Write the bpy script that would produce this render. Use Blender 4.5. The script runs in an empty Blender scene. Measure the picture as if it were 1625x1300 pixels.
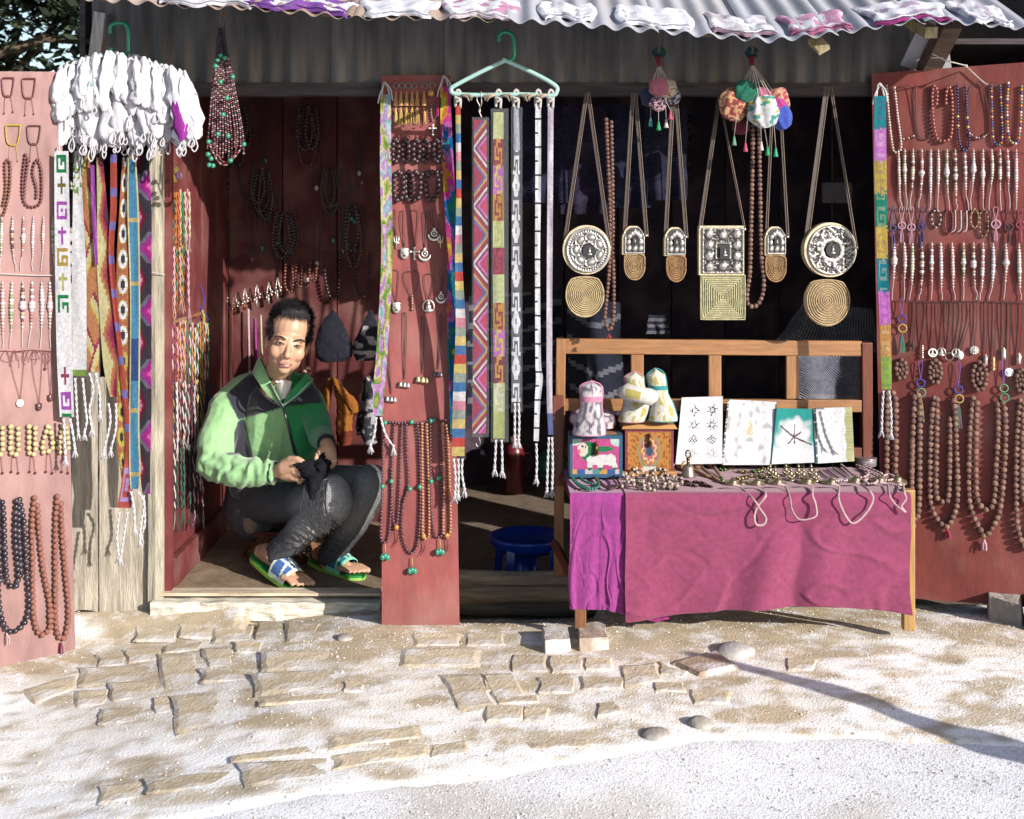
import bpy, math, random
import numpy as np
from mathutils import Vector, Matrix, noise
R = math.radians
random.seed(7)
sc = bpy.context.scene
COL = sc.collection

# ---------------------------------------------------------------- camera, sky, sun, exposure
F, CX, HZ, CAM_Z, D0 = 2000.0, 812.5, 336.0, 1.34, 4.4        # focal length in photo pixels, horizon row, eye height, distance to facade
cam_d = bpy.data.cameras.new('camera'); cam = bpy.data.objects.new('camera', cam_d); COL.objects.link(cam)
cam.location = (0, -D0, CAM_Z); cam.rotation_euler = (R(90), 0, 0)
cam_d.sensor_width = 36; cam_d.lens = 36*F/1625; cam_d.shift_y = -(650-HZ)/1625
cam_d.clip_start = .05; cam_d.clip_end = 600
cam_d.dof.use_dof = True; cam_d.dof.focus_distance = 4.3; cam_d.dof.aperture_fstop = 5.6
sc.camera = cam
SUN_AZ, SUN_EL = 46, 20.5                                       # degrees to the right of the camera side, height
w = bpy.data.worlds.new('World'); sc.world = w; w.use_nodes = True
nt = w.node_tree; bg = nt.nodes['Background']; sky = nt.nodes.new('ShaderNodeTexSky')
sky.sky_type = 'NISHITA'; sky.sun_disc = False; sky.sun_elevation = R(SUN_EL); sky.sun_rotation = R(180-SUN_AZ)
nt.links.new(sky.outputs[0], bg.inputs[0]); bg.inputs[1].default_value = .095
sd = bpy.data.lights.new('sun', 'SUN'); sun = bpy.data.objects.new('sun', sd); COL.objects.link(sun)
sd.energy = 4.8; sd.angle = R(.5); sd.color = (1, .95, .87)
tr = Vector((-math.sin(R(SUN_AZ))*math.cos(R(SUN_EL)), math.cos(R(SUN_AZ))*math.cos(R(SUN_EL)), -math.sin(R(SUN_EL))))
sun.rotation_euler = tr.to_track_quat('-Z', 'Y').to_euler(); sun.location = (4, -6, 5)
sc.view_settings.view_transform = 'Standard'; sc.view_settings.look = 'None'
sc.view_settings.gamma = 1; sc.view_settings.exposure = .96

# ---------------------------------------------------------------- helpers
def lin(v):
    v = v/255
    return v/12.92 if v < .04045 else ((v+.055)/1.055)**2.4
def K(r, g, b, q=.42):                                           # sRGB colour as it looks in full sun -> surface colour
    return (lin(r)*q, lin(g)*q, lin(b)*q)
class Plane:
    def __init__(s, o, n): s.o = Vector(o); s.n = Vector(n).normalized()
    def at(s, px, py, off=0.0):
        d = Vector(((px-CX)/F, 1, -(py-HZ)/F)); o = s.o + s.n*off; c = cam.location
        t = (o-c).dot(s.n)/d.dot(s.n)
        return c + d*t
def VP(d): return Plane((0, d-D0, 0), (0, -1, 0))
def P(px, py, d):
    return Vector(((px-CX)/F*d, d-D0, CAM_Z-(py-HZ)/F*d))
def plane3(a, b, c):
    n = (b-a).cross(c-a)
    if n.y > 0: n = -n
    return Plane(a, n)

_sph = {}
def sph_t(seg, rings):
    k = (seg, rings)
    if k not in _sph:
        v = [(0, 0, 1)]
        for i in range(1, rings):
            t = math.pi*i/rings
            for j in range(seg):
                a = 2*math.pi*j/seg; v.append((math.sin(t)*math.cos(a), math.sin(t)*math.sin(a), math.cos(t)))
        v.append((0, 0, -1)); f = []
        for j in range(seg): f.append((0, 1+j, 1+(j+1) % seg))
        for i in range(rings-2):
            b = 1+i*seg
            for j in range(seg): f.append((b+j, b+seg+j, b+seg+(j+1) % seg, b+(j+1) % seg))
        b = 1+(rings-2)*seg
        for j in range(seg): f.append((b+j, len(v)-1, b+(j+1) % seg))
        _sph[k] = (v, f)
    return _sph[k]
class MB:
    def __init__(s, c=(.5, .5, .5)): s.v = []; s.f = []; s.cl = []; s.c = c
    def add(s, vs, fs, c=None):
        b = len(s.v); s.v.extend([tuple(p) for p in vs]); c = c or s.c
        for f in fs: s.f.append(tuple(b+i for i in f)); s.cl.append(c)
        return s
    def sphere(s, p, r, c=None, seg=8, rings=5, M=None):
        v, f = sph_t(seg, rings)
        if isinstance(r, (int, float)): r = (r, r, r)
        if M is None: s.add([(p[0]+a*r[0], p[1]+b*r[1], p[2]+d*r[2]) for a, b, d in v], f, c)
        else: s.add([Vector(p)+M@Vector((a*r[0], b*r[1], d*r[2])) for a, b, d in v], f, c)
        return s
    def hexa(s, q, c=None):                                     # 8 corners: bottom 4 ccw, top 4 ccw
        s.add(q, [(3, 2, 1, 0), (4, 5, 6, 7), (0, 1, 5, 4), (1, 2, 6, 5), (2, 3, 7, 6), (3, 0, 4, 7)], c); return s
    def box(s, x0, x1, y0, y1, z0, z1, c=None):
        return s.hexa([(x0, y0, z0), (x1, y0, z0), (x1, y1, z0), (x0, y1, z0), (x0, y0, z1), (x1, y0, z1), (x1, y1, z1), (x0, y1, z1)], c)
    def tube(s, pts, r, n=6, c=None, cap=True, flat=1.0, up=None):
        pts = [Vector(p) for p in pts]; m = len(pts)
        if m < 2: return s
        rr = r if isinstance(r, (list, tuple)) else [r]*m
        vs = []; prev = None
        for i, p in enumerate(pts):
            t = (pts[min(i+1, m-1)]-pts[max(i-1, 0)])
            if t.length < 1e-9: t = Vector((0, 0, 1))
            t.normalize()
            if prev is None:
                a = up or (Vector((0, 1, 0)) if abs(t.y) < .9 else Vector((1, 0, 0)))
                u = (a-t*a.dot(t)).normalized()
            else:
                u = (prev-t*prev.dot(t)); u = u.normalized() if u.length > 1e-6 else prev
            prev = u; w_ = t.cross(u)
            for j in range(n):
                a = 2*math.pi*j/n; vs.append(p+(u*math.cos(a)*flat+w_*math.sin(a))*rr[i])
        fs = [(i*n+j, i*n+(j+1) % n, (i+1)*n+(j+1) % n, (i+1)*n+j) for i in range(m-1) for j in range(n)]
        if cap: fs.append(tuple(range(n))[::-1]); fs.append(tuple((m-1)*n+j for j in range(n)))
        s.add(vs, fs, c); return s
    def bar(s, a, b, wx, wy, c=None):                            # rectangular bar from a to b, half sizes wx (sideways), wy (depth)
        a = Vector(a); b = Vector(b); t = (b-a).normalized()
        u = Vector((0, 1, 0)); u = (u-t*u.dot(t)); u = u.normalized() if u.length > .1 else Vector((1, 0, 0)); v = t.cross(u)
        q = [p+u*sy*wy+v*sx*wx for p in (a, b) for sx, sy in ((-1, -1), (1, -1), (1, 1), (-1, 1))]
        return s.hexa(q, c)
    def lathe(s, o, prof, n=16, c=None, ax=None, cfn=None):      # prof: (radius, height) along axis
        M = Matrix.Identity(3) if ax is None else Vector((0, 0, 1)).rotation_difference(Vector(ax)).to_matrix()
        o = Vector(o); vs = []
        for r, h in prof:
            for j in range(n):
                a = 2*math.pi*j/n; vs.append(o+M@Vector((r*math.cos(a), r*math.sin(a), h)))
        b = len(s.v); s.v.extend([tuple(p) for p in vs])
        for i in range(len(prof)-1):
            for j in range(n):
                s.f.append((b+i*n+j, b+i*n+(j+1) % n, b+(i+1)*n+(j+1) % n, b+(i+1)*n+j)); s.cl.append(cfn(i, j) if cfn else (c or s.c))
        s.f.append(tuple(b+j for j in range(n))[::-1]); s.cl.append(c or s.c)
        s.f.append(tuple(b+(len(prof)-1)*n+j for j in range(n))); s.cl.append(c or s.c)
        return s
    def grid(s, nu, nv, fn, cfn=None, c=None):                   # fn(u,v) in 0..1 -> point; colours per cell
        b = len(s.v)
        for j in range(nv+1):
            for i in range(nu+1): s.v.append(tuple(fn(i/nu, j/nv)))
        for j in range(nv):
            for i in range(nu):
                s.f.append((b+j*(nu+1)+i, b+j*(nu+1)+i+1, b+(j+1)*(nu+1)+i+1, b+(j+1)*(nu+1)+i))
                s.cl.append(cfn((i+.5)/nu, (j+.5)/nv) if cfn else (c or s.c))
        return s
    def slab(s, nu, nv, fn, th, cfn=None, c=None):               # grid with thickness: th = vector offset to the back
        th = Vector(th); s.grid(nu, nv, fn, cfn, c)
        s.grid(nu, nv, lambda u, v: Vector(fn(1-u, v))+th, (lambda u, v: cfn(1-u, v)) if cfn else None, c)
        e = []
        for i in range(nu+1): e.append((i/nu, 0))
        for j in range(1, nv+1): e.append((1, j/nv))
        for i in range(nu-1, -1, -1): e.append((i/nu, 1))
        for j in range(nv-1, -1, -1): e.append((0, j/nv))
        b = len(s.v)
        for u, v in e:
            p = Vector(fn(u, v)); s.v.append(tuple(p)); s.v.append(tuple(p+th))
        for k in range(len(e)-1):
            s.f.append((b+2*k+1, b+2*k+3, b+2*k+2, b+2*k))
            s.cl.append(cfn(min(max(e[k][0], .01), .99), min(max(e[k][1], .01), .99)) if cfn else (c or s.c))
        return s
    def mesh(s, name, mat, smooth=False, origin=None):
        A = np.array(s.v, dtype=np.float32).reshape(-1, 3)
        if origin is None:
            lo = A.min(0); hi = A.max(0); origin = Vector(((lo[0]+hi[0])/2, (lo[1]+hi[1])/2, lo[2]))
        me = bpy.data.meshes.new(name)
        A = A-np.array(origin, dtype=np.float32)
        me.from_pydata(A.tolist(), [], s.f)
        pc = getattr(s, 'pc', None); at = me.color_attributes.new('Col', 'FLOAT_COLOR', 'POINT' if pc else 'CORNER')
        n = [len(f) for f in s.f]
        c = np.array([tuple(x)+(1,) for x in pc], dtype=np.float32) if pc else np.repeat(np.array([tuple(x[:3])+(1,) for x in s.cl], dtype=np.float32), n, axis=0)
        at.data.foreach_set('color', c.ravel())
        me.materials.append(mat)
        if smooth: me.polygons.foreach_set('use_smooth', [True]*len(me.polygons))
        me.update(); return me, Vector(origin)
W = {}
def mk(name, mb, mat, parent=None, smooth=False, origin=None, **props):
    me, o = mb.mesh(name, mat, smooth, origin)
    ob = bpy.data.objects.new(name, me); COL.objects.link(ob)
    W[ob.name] = o
    if parent is not None: ob.parent = parent; ob.location = o-W[parent.name]
    else: ob.location = o
    for k, v in props.items(): ob[k] = v
    return ob
def inst(name, me, pos, parent, rot=None, scale=None):
    ob = bpy.data.objects.new(name, me); COL.objects.link(ob); pos = Vector(pos); W[ob.name] = pos
    ob.parent = parent; ob.location = pos-W[parent.name]
    if rot: ob.rotation_euler = rot
    if scale: ob.scale = scale
    return ob
def thing(name, label, category, loc, group=None):
    ob = bpy.data.objects.new(name, None); COL.objects.link(ob); ob.location = loc; W[ob.name] = Vector(loc); ob.empty_display_size = .05
    ob['label'] = label; ob['category'] = category
    if group: ob['group'] = group
    return ob
def tag(ob, label, category, group=None):
    ob['label'] = label; ob['category'] = category
    if group: ob['group'] = group
    return ob
ORD = ['first', 'second', 'third', 'fourth', 'fifth', 'sixth', 'seventh', 'eighth', 'ninth', 'tenth', 'eleventh', 'twelfth', 'thirteenth', 'fourteenth', 'fifteenth', 'sixteenth', 'seventeenth', 'eighteenth']
def cat_rom(pts, n=8, closed=False):
    pts = [Vector(p) for p in pts]; m = len(pts); out = []
    rng = m if closed else m-1
    for i in range(rng):
        if closed: p0, p1, p2, p3 = pts[i-1], pts[i], pts[(i+1) % m], pts[(i+2) % m]
        else: p0, p1, p2, p3 = pts[max(i-1, 0)], pts[i], pts[i+1], pts[min(i+2, m-1)]
        for k in range(n):
            t = k/n; out.append(.5*((2*p1)+(p2-p0)*t+(2*p0-5*p1+4*p2-p3)*t*t+(3*p1-p0-3*p2+p3)*t*t*t))
    out.append(pts[0] if closed else pts[-1])
    return out
def resample(pts, step):
    out = [pts[0]]; acc = 0
    for a, b in zip(pts, pts[1:]):
        L = (b-a).length; t = step-acc
        while t <= L and L > 0: out.append(a.lerp(b, t/L)); t += step
        acc = (acc+L) % step if L > 0 else acc
    return out
def path(pl, pts, off=.006, n=8, closed=False):                   # pixel path on a plane -> smooth world path
    return cat_rom([pl.at(p[0], p[1], off+(p[2] if len(p) > 2 else 0)) for p in pts], n, closed)
def nz(p, s=1.0): return noise.noise(Vector(p)*s)
def jit(c, a=.15):
    k = 1+random.uniform(-a, a); return (c[0]*k, c[1]*k, c[2]*k)
def smooth01(a, b, x):
    t = min(max((x-a)/(b-a), 0), 1); return t*t*(3-2*t)

# ---------------------------------------------------------------- materials (all read the colour each piece carries in 'Col')
def mat(name, rough=.75, metal=0, scale=25, amt=.25, bump=.25, bscale=150, spec=.4, stretch=(1, 1, 1), dust=0, tint=(.55, .5, .45), bump2=None, sheen=0, coat=0):
    m = bpy.data.materials.new(name); m.use_nodes = True; t = m.node_tree; b = t.nodes['Principled BSDF']; L = t.links.new
    at = t.nodes.new('ShaderNodeAttribute'); at.attribute_name = 'Col'
    tc = t.nodes.new('ShaderNodeTexCoord'); mp = t.nodes.new('ShaderNodeMapping'); mp.inputs['Scale'].default_value = stretch
    L(tc.outputs['Object'], mp.inputs[0])
    n1 = t.nodes.new('ShaderNodeTexNoise'); n1.inputs['Scale'].default_value = scale; n1.inputs['Detail'].default_value = 6; n1.inputs['Roughness'].default_value = .65
    L(mp.outputs[0], n1.inputs[0])
    mr = t.nodes.new('ShaderNodeMapRange'); mr.inputs['From Min'].default_value = .3; mr.inputs['From Max'].default_value = .7
    mr.inputs['To Min'].default_value = 1-amt; mr.inputs['To Max'].default_value = 1+amt; L(n1.outputs[0], mr.inputs[0])
    mx = t.nodes.new('ShaderNodeVectorMath'); mx.operation = 'SCALE'; L(at.outputs['Color'], mx.inputs[0]); L(mr.outputs[0], mx.inputs['Scale'])
    out = mx.outputs[0]
    if dust:
        n3 = t.nodes.new('ShaderNodeTexNoise'); n3.inputs['Scale'].default_value = scale*.35; n3.inputs['Detail'].default_value = 8; L(tc.outputs['Object'], n3.inputs[0])
        m3 = t.nodes.new('ShaderNodeMapRange'); m3.inputs['From Min'].default_value = .48; m3.inputs['From Max'].default_value = .68; m3.inputs['To Max'].default_value = dust; L(n3.outputs[0], m3.inputs[0])
        mm = t.nodes.new('ShaderNodeMix'); mm.data_type = 'RGBA'; L(m3.outputs[0], mm.inputs[0]); L(out, mm.inputs[6]); mm.inputs[7].default_value = (*tint, 1); out = mm.outputs[2]
    L(out, b.inputs['Base Color'])
    b.inputs['Roughness'].default_value = rough; b.inputs['Metallic'].default_value = metal; b.inputs['Specular IOR Level'].default_value = spec
    if sheen: b.inputs['Sheen Weight'].default_value = sheen
    if coat: b.inputs['Coat Weight'].default_value = coat; b.inputs['Coat Roughness'].default_value = .2
    if bump:
        n2 = t.nodes.new('ShaderNodeTexNoise'); n2.inputs['Scale'].default_value = bscale; n2.inputs['Detail'].default_value = 4; L(mp.outputs[0], n2.inputs[0])
        bp = t.nodes.new('ShaderNodeBump'); bp.inputs['Strength'].default_value = bump; bp.inputs['Distance'].default_value = .004; L(n2.outputs[0], bp.inputs['Height'])
        last = bp
        if bump2:
            wv = t.nodes.new('ShaderNodeTexWave'); wv.inputs['Scale'].default_value = bump2[0]; wv.bands_direction = bump2[1]; wv.inputs['Distortion'].default_value = bump2[3]; L(tc.outputs['Object'], wv.inputs[0])
            b2 = t.nodes.new('ShaderNodeBump'); b2.inputs['Strength'].default_value = bump2[2]; b2.inputs['Distance'].default_value = .004; L(wv.outputs[1], b2.inputs['Height']); L(bp.outputs[0], b2.inputs['Normal']); last = b2
        L(last.outputs[0], b.inputs['Normal'])
    return m
M = dict(
    cloth=mat('woven_cloth', .9, 0, 60, .18, .3, 500, .2, sheen=.2),
    weave=mat('handwoven_wool', .95, 0, 90, .22, .5, 350, .1, bump2=(140, 'Z', .5, 1.5)),
    white=mat('white_cotton', .9, 0, 40, .12, .5, 120, .2),
    knit=mat('knitted_wool', 1, 0, 60, .3, .6, 200, .05, bump2=(70, 'DIAGONAL', .8, 3)),
    paint=mat('painted_board', .7, 0, 11, .3, .25, 70, .3, dust=.38, tint=K(200, 160, 150), stretch=(1, 1, .35)),
    wood=mat('weathered_wood', .85, 0, 14, .5, .8, 60, .2, stretch=(5, 5, .5), dust=.5, tint=K(205, 190, 170)),
    log=mat('split_log', .9, 0, 10, .5, .9, 40, .2, stretch=(.5, 5, 5)),
    varnish=mat('varnished_wood', .45, 0, 12, .3, .25, 60, .5, stretch=(.6, 6, 6)),
    varnish_v=mat('varnished_upright', .45, 0, 12, .3, .25, 60, .5, stretch=(6, 6, .6)),
    bead=mat('polished_bead', .32, 0, 120, .2, .05, 300, .5),
    seed=mat('rudraksha_seed', .7, 0, 220, .55, .9, 260, .4),
    metal=mat('aged_silver', .38, .75, 60, .25, .2, 300, .5),
    brass=mat('brass', .35, .85, 60, .25, .15, 250, .5),
    basket=mat('woven_basket', .75, 0, 90, .3, .5, 300, .3),
    leather=mat('leather_strap', .5, 0, 60, .3, .2, 300, .4),
    plastic=mat('glossy_plastic', .28, 0, 20, .06, .03, 60, .5),
    tin=mat('tin_sheet', .55, .25, 5, .55, .12, 30, .4, stretch=(3, 3, .4), dust=.35, tint=(.16, .13, .11)),
    rooftin=mat('roof_tin', .55, .2, 5, .15, .1, 30, .4, dust=.25, tint=K(200, 180, 165)),
    cord=mat('cord', .8, 0, 100, .2, .2, 500, .3),
    paper=mat('handmade_paper', .9, 0, 50, .05, .3, 200, .2),
    skin=mat('skin', .48, 0, 60, .08, .12, 300, .45),
    hair=mat('hair', .62, 0, 60, .3, .2, 400, .25),
    fleece=mat('fleece', .9, 0, 50, .12, .5, 260, .15, sheen=.35),
    denim=mat('denim', .85, 0, 160, .35, .4, 500, .2),
    rubber=mat('rubber_sole', .5, 0, 20, .1, .1, 100, .4),
    leaf=mat('leaf', .6, 0, 6, .4, 0, 60, .3),
    bark=mat('bark', .9, 0, 12, .4, .9, 30, .2),
    brick=mat('worn_brick', .92, 0, 26, .2, .9, 90, .15, dust=.75, tint=(.62, .60, .62)),
    stone=mat('stone', .9, 0, 20, .2, .7, 80, .15, dust=.35, tint=K(225, 222, 225, .8)),
    floor=mat('packed_earth_floor', .9, 0, 14, .3, .5, 60, .2, dust=.2, tint=K(170, 140, 110)),
)
# clear sleeve film
m = bpy.data.materials.new('clear_film'); m.use_nodes = True; t = m.node_tree; b = t.nodes['Principled BSDF']
tp = t.nodes.new('ShaderNodeBsdfTransparent'); ms = t.nodes.new('ShaderNodeMixShader')
b.inputs['Base Color'].default_value = (.35, .36, .4, 1); b.inputs['Roughness'].default_value = .12
ns = t.nodes.new('ShaderNodeTexNoise'); ns.inputs['Scale'].default_value = 30; bp = t.nodes.new('ShaderNodeBump'); bp.inputs['Strength'].default_value = .6
bp.inputs['Distance'].default_value = .01
t.links.new(ns.outputs[0], bp.inputs['Height']); t.links.new(bp.outputs[0], b.inputs['Normal'])
ms.inputs[0].default_value = .08; t.links.new(tp.outputs[0], ms.inputs[1]); t.links.new(b.outputs[0], ms.inputs[2]); t.links.new(ms.outputs[0], t.nodes['Material Output'].inputs[0]); M['film'] = m
m = bpy.data.materials.new('clear_glass'); m.use_nodes = True; b = m.node_tree.nodes['Principled BSDF']
b.inputs['Transmission Weight'].default_value = .9; b.inputs['Roughness'].default_value = .06; b.inputs['Base Color'].default_value = (.9, .85, .9, 1); M['glass'] = m
# ---------------------------------------------------------------- terrain
def road_edge(x):                                                 # y of the road's edge
    return np.interp(x, [-3, -.93, -.02, .46, .9, 1.3, 3], [-1.85, -1.60, -1.40, -1.21, -1.19, -1.24, -1.2])
def gz(x, y):
    z = -.095*smooth01(-.35, -1.45, x) - .03*smooth01(-.35, 0, y)*(1 if x > -.9 else .2)
    if x < -.9: z += .05*smooth01(-.3, 0, y)
    if -.2 < x < .3 and y > -.3: z -= .05*smooth01(-.3, -.05, y)
    z += .009*nz((x*1.6, y*1.6, 3)) + .003*nz((x*7, y*7, 9)) + .0013*nz((x*24, y*24, 1))
    e = road_edge(x); z -= .03*smooth01(.03, -.05, y-e+.02*nz((x*5, y*2, 8))+.008*nz((x*25, y*9, 8)))
    if y > .02: z = min(z, -.1)
    return z
def rz(x, y):
    z = -.095*smooth01(-.35, -1.45, x)-.007+.009*nz((x*1.6, y*1.6, 3))+.0016*nz((x*30, y*30, 2))-.02*smooth01(-1.2, -3, y)
    return z
def G(px, py, off=0):                                             # pixel -> point on the ground
    z = -.02
    for _ in range(8):
        d = (CAM_Z-z)*F/(py-HZ); x = (px-CX)/F*d; y = d-D0
        z = (gz(x, y) if y > road_edge(x) else rz(x, y))+off
    return Vector((x, y, z))
def axis(lo, hi, step, far):
    a = list(np.arange(lo, hi+1e-6, step)); s = step; p = hi; q = lo
    while p < far: s *= 1.5; p += s; q -= s; a.append(p); a.insert(0, q)
    return a
TAN = (.42, .34, .24); DUST = (.80, .765, .75); CLAY = (.30, .235, .165)
def mixc(a, b, t): return tuple(a[i]*(1-t)+b[i]*t for i in range(3))
def ground_col(x, y):
    t = smooth01(-.35, -.75, y+.12*nz((x*2, y*2, 0)))
    t = max(t, smooth01(-.12, .3, nz((x*3, y*5, 7))))
    t -= .85*smooth01(.0, .35, nz((x*5, y*8, 4)))
    t -= .5*smooth01(.05, .4, nz((x*17, y*24, 6)))
    if x < .9: t -= .35*smooth01(-1.25, -.9, y)*smooth01(-1.5, -1.1, x)
    if -.45 < x < 1.3 and y > -.45: t *= smooth01(-.1, -.55, y)*.6
    t = min(max(t, 0), 1); c = mixc(TAN, DUST, t)
    return mixc(c, CLAY, .6*smooth01(.25, .55, nz((x*14, y*18, 11))))
def sheet_mesh(xs, ys, zf, cf, mtl, name):
    mb = MB(); nx = len(xs)
    for y in ys:
        for x in xs: mb.v.append((x, y, zf(x, y)))
    for j in range(len(ys)-1):
        for i in range(nx-1):
            mb.f.append((j*nx+i, j*nx+i+1, (j+1)*nx+i+1, (j+1)*nx+i)); mb.cl.append((0, 0, 0))
    mb.pc = [cf(x, y) for y in ys for x in xs]
    return mk(name, mb, mtl, smooth=True, origin=Vector((0, 0, 0)), kind='structure')
def mat_ground(name, c2, sc1, lo, hi, bump, bs, mixmax=.8):
    m = mat(name, .95, 0, 8, .12, bump, bs, .1); t = m.node_tree; b = t.nodes['Principled BSDF']; L = t.links.new
    src = b.inputs['Base Color'].links[0].from_socket
    tc = t.nodes.new('ShaderNodeTexCoord'); n = t.nodes.new('ShaderNodeTexNoise'); n.inputs['Scale'].default_value = sc1; n.inputs['Detail'].default_value = 9; n.inputs['Roughness'].default_value = .7
    L(tc.outputs['Object'], n.inputs[0]); mr = t.nodes.new('ShaderNodeMapRange'); mr.inputs[1].default_value = lo; mr.inputs[2].default_value = hi; mr.inputs[4].default_value = mixmax; L(n.outputs[0], mr.inputs[0])
    mx = t.nodes.new('ShaderNodeMix'); mx.data_type = 'RGBA'; L(mr.outputs[0], mx.inputs[0]); L(src, mx.inputs[6]); mx.inputs[7].default_value = (*c2, 1); L(mx.outputs[2], b.inputs['Base Color'])
    return m
M['ground'] = mat_ground('dusty_earth', (.78, .77, .80), 9, .5, .66, .8, 150)
M['road'] = mat_ground('worn_asphalt', (.33, .30, .26), 95, .53, .64, .8, 210, .75)
ground = sheet_mesh(axis(-2.3, 2.3, .02, 150), axis(-2.0, .1, .02, 150), gz, ground_col, M['ground'], 'ground')
xs = axis(-2.6, 2.6, .04, 120); ys = [-4.4-s for s in (100, 40, 15, 5, 2)]+list(np.arange(-4.4, -1.04, .04))
def rzz(x, y): return rz(x, y)-.10*smooth01(.06, .14, y-road_edge(x))
road = sheet_mesh(xs, ys, rzz, lambda x, y: mixc((.72, .71, .74), (.50, .46, .42), .7*smooth01(.05, .4, nz((x*2.5, y*3.5, 4)))+.3*smooth01(-.1, .1, y-road_edge(x))), M['road'], 'road')

def brick(corners, h=.012, c=None, parent=None, name='brick', lift=0):
    q = [G(*p) for p in corners]; c = c or jit((.45, .37, .27), .14); ph = random.uniform(0, 9)
    cx = sum(q, Vector())/4
    if lift == 0: q = [cx+(k-cx)*1.09 for k in q]
    def fn(u, v):
        uu = min(max((u-.06)/.88, 0), 1); vv = min(max((v-.1)/.8, 0), 1)
        p = (q[3].lerp(q[2], uu)).lerp(q[0].lerp(q[1], uu), 1-vv)
        edge = min(u, 1-u, v*1.0, 1-v)
        out = (p-cx)*(.03 if edge < .01 else 0)
        z = h*(1.0 if edge > .01 else (-1.6 if lift else -.35))+(.004 if lift else .0016)*nz((p.x*25+ph, p.y*25, 0))
        rnd = .012*nz((u*3+ph, v*3, ph)); 
        return Vector((p.x+out.x+rnd, p.y+out.y+rnd*.5, (gz(cx.x, cx.y)*.5+gz(p.x, p.y)*.5 if lift == 0 else gz(cx.x, cx.y)+lift)+z))
    mb = MB(c); mb.grid(8, 5, fn)
    return mk(name, mb, M['brick'], parent, smooth=False)
Z1 = lambda l: [(x/2.031, 900+y/2.031) for x, y in l]
Z2 = lambda l: [(800+x/1.97, 900+y/1.97) for x, y in l]
bl = [Z1(l) for l in [
 [(440,195),(565,185),(565,240),(440,245)], [(580,180),(685,180),(690,235),(580,232)], [(695,200),(815,195),(810,238),(690,245)],
 [(830,190),(918,185),(912,230),(825,235)], [(925,185),(1030,185),(1003,245),(920,240)], [(315,285),(395,270),(400,315),(320,325)],
 [(402,270),(528,250),(518,300),(410,312)], [(530,258),(655,240),(640,268),(532,282)], [(518,292),(630,277),(640,398),(522,403)],
 [(660,268),(740,260),(748,322),(668,325)], [(752,245),(850,240),(840,278),(762,280)], [(848,282),(1065,270),(1070,322),(852,342)],
 [(652,332),(815,337),(815,360),(658,376)], [(822,352),(1085,330),(1090,385),(832,418)], [(272,328),(500,315),(498,358),(262,388)],
 [(90,395),(250,348),(238,395),(110,445)], [(355,378),(510,370),(485,420),(362,438)], [(332,462),(475,447),(468,498),(328,510)],
 [(250,402),(348,397),(338,443),(240,455)], [(562,427),(705,402),(710,500),(572,538)], [(842,437),(1095,402),(1090,428),(845,453)],
 [(1302,267),(1540,264),(1540,323),(1302,323)], [(1422,352),(1543,347),(1598,455),(1480,463)], [(1552,347),(1650,345),(1690,420),(1605,450)],
 [(1064,552),(1340,512),(1345,553),(1074,588)], [(1088,607),(1365,572),(1375,608),(1092,653)], [(768,612),(1035,567),(1048,598),(768,633)],
 [(770,642),(1060,612),(1065,668),(812,708)], [(482,692),(758,652),(788,693),(492,738)], [(332,712),(463,687),(473,738),(322,768)],
 [(495,425),(548,415),(545,470),(500,475)], [(1110,370),(1170,375),(1175,405),(1110,402)], [(1385,575),(1500,560),(1510,600),(1390,615)], [(1330,215),(1480,212),(1480,255),(1335,256)], [(1500,215),(1620,212),(1620,255),(1505,256)]]]
bl += [Z2(l) for l in [
 [(25,277),(130,277),(135,330),(30,330)], [(142,280),(235,277),(240,330),(147,333)], [(252,285),(335,285),(335,325),(250,325)],
 [(362,312),(472,302),(488,358),(377,383)], [(478,298),(575,330),(560,345),(492,338)], [(107,347),(215,347),(215,395),(112,398)],
 [(242,342),(365,347),(368,383),(242,388)], [(462,362),(555,362),(568,393),(472,390)], [(577,382),(708,387),(698,430),(592,430)],
 [(290,427),(340,422),(372,455),(290,473)], [(-60,430),(60,435),(55,480),(-60,488)], [(62,435),(140,440),(130,490),(58,482)],
 [(82,547),(265,537),(260,563),(87,568)], [(880,285),(980,290),(960,325),(885,325)],
 [(-60,350),(20,352),(22,395),(-58,392)], [(-20,412),(100,402),(110,425),(-20,430)]]]
for l in bl:
    q = [G(*p) for p in l]; far = len([1 for p in l if p[1] > 1150])
    brick(l, .0025 if far else .004, parent=ground)
brick([(1066, 1055), (1133, 1037), (1173, 1062), (1113, 1075)], .012, (.30, .22, .16), ground, 'brick')
tag(brick([(853, 1012), (902, 1008), (912, 1034), (866, 1040)], .03, K(226, 216, 208, .5), None, 'loose_brick', .006), 'pale dusty brick standing loose in front of the log doorway', 'brick')
tag(brick([(911, 1009), (962, 999), (970, 1033), (918, 1036)], .03, (.26, .2, .16), None, 'loose_brick', .006), 'brown brick lying tilted beside the left bench leg', 'brick')
tag(brick([(1562, 965), (1625, 972), (1624, 998), (1565, 985)], .05, K(215, 205, 195), None, 'loose_brick', .03), 'pale rounded brick under the right display board', 'brick')
tag(brick([(1628, 975), (1680, 980), (1680, 1012), (1626, 1003)], .05, K(190, 175, 165), None, 'loose_brick', .03), 'brick at the right picture edge under the display board', 'brick')
def rock(px, py, r, label, c=K(205, 195, 185), sq=.6):
    p = G(px, py); mb = MB(c); v, f = sph_t(14, 9); ph = random.uniform(0, 50)
    mb.add([(p.x+a*r*(1+.25*nz((a+ph, b, e))), p.y+b*r*(1+.25*nz((a, b+ph, e))), p.z+e*r*sq*(1+.2*nz((a, b, e+ph)))) for a, b, e in v], f)
    return tag(mk('rock', mb, M['stone'], smooth=True), label, 'rock')
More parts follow.
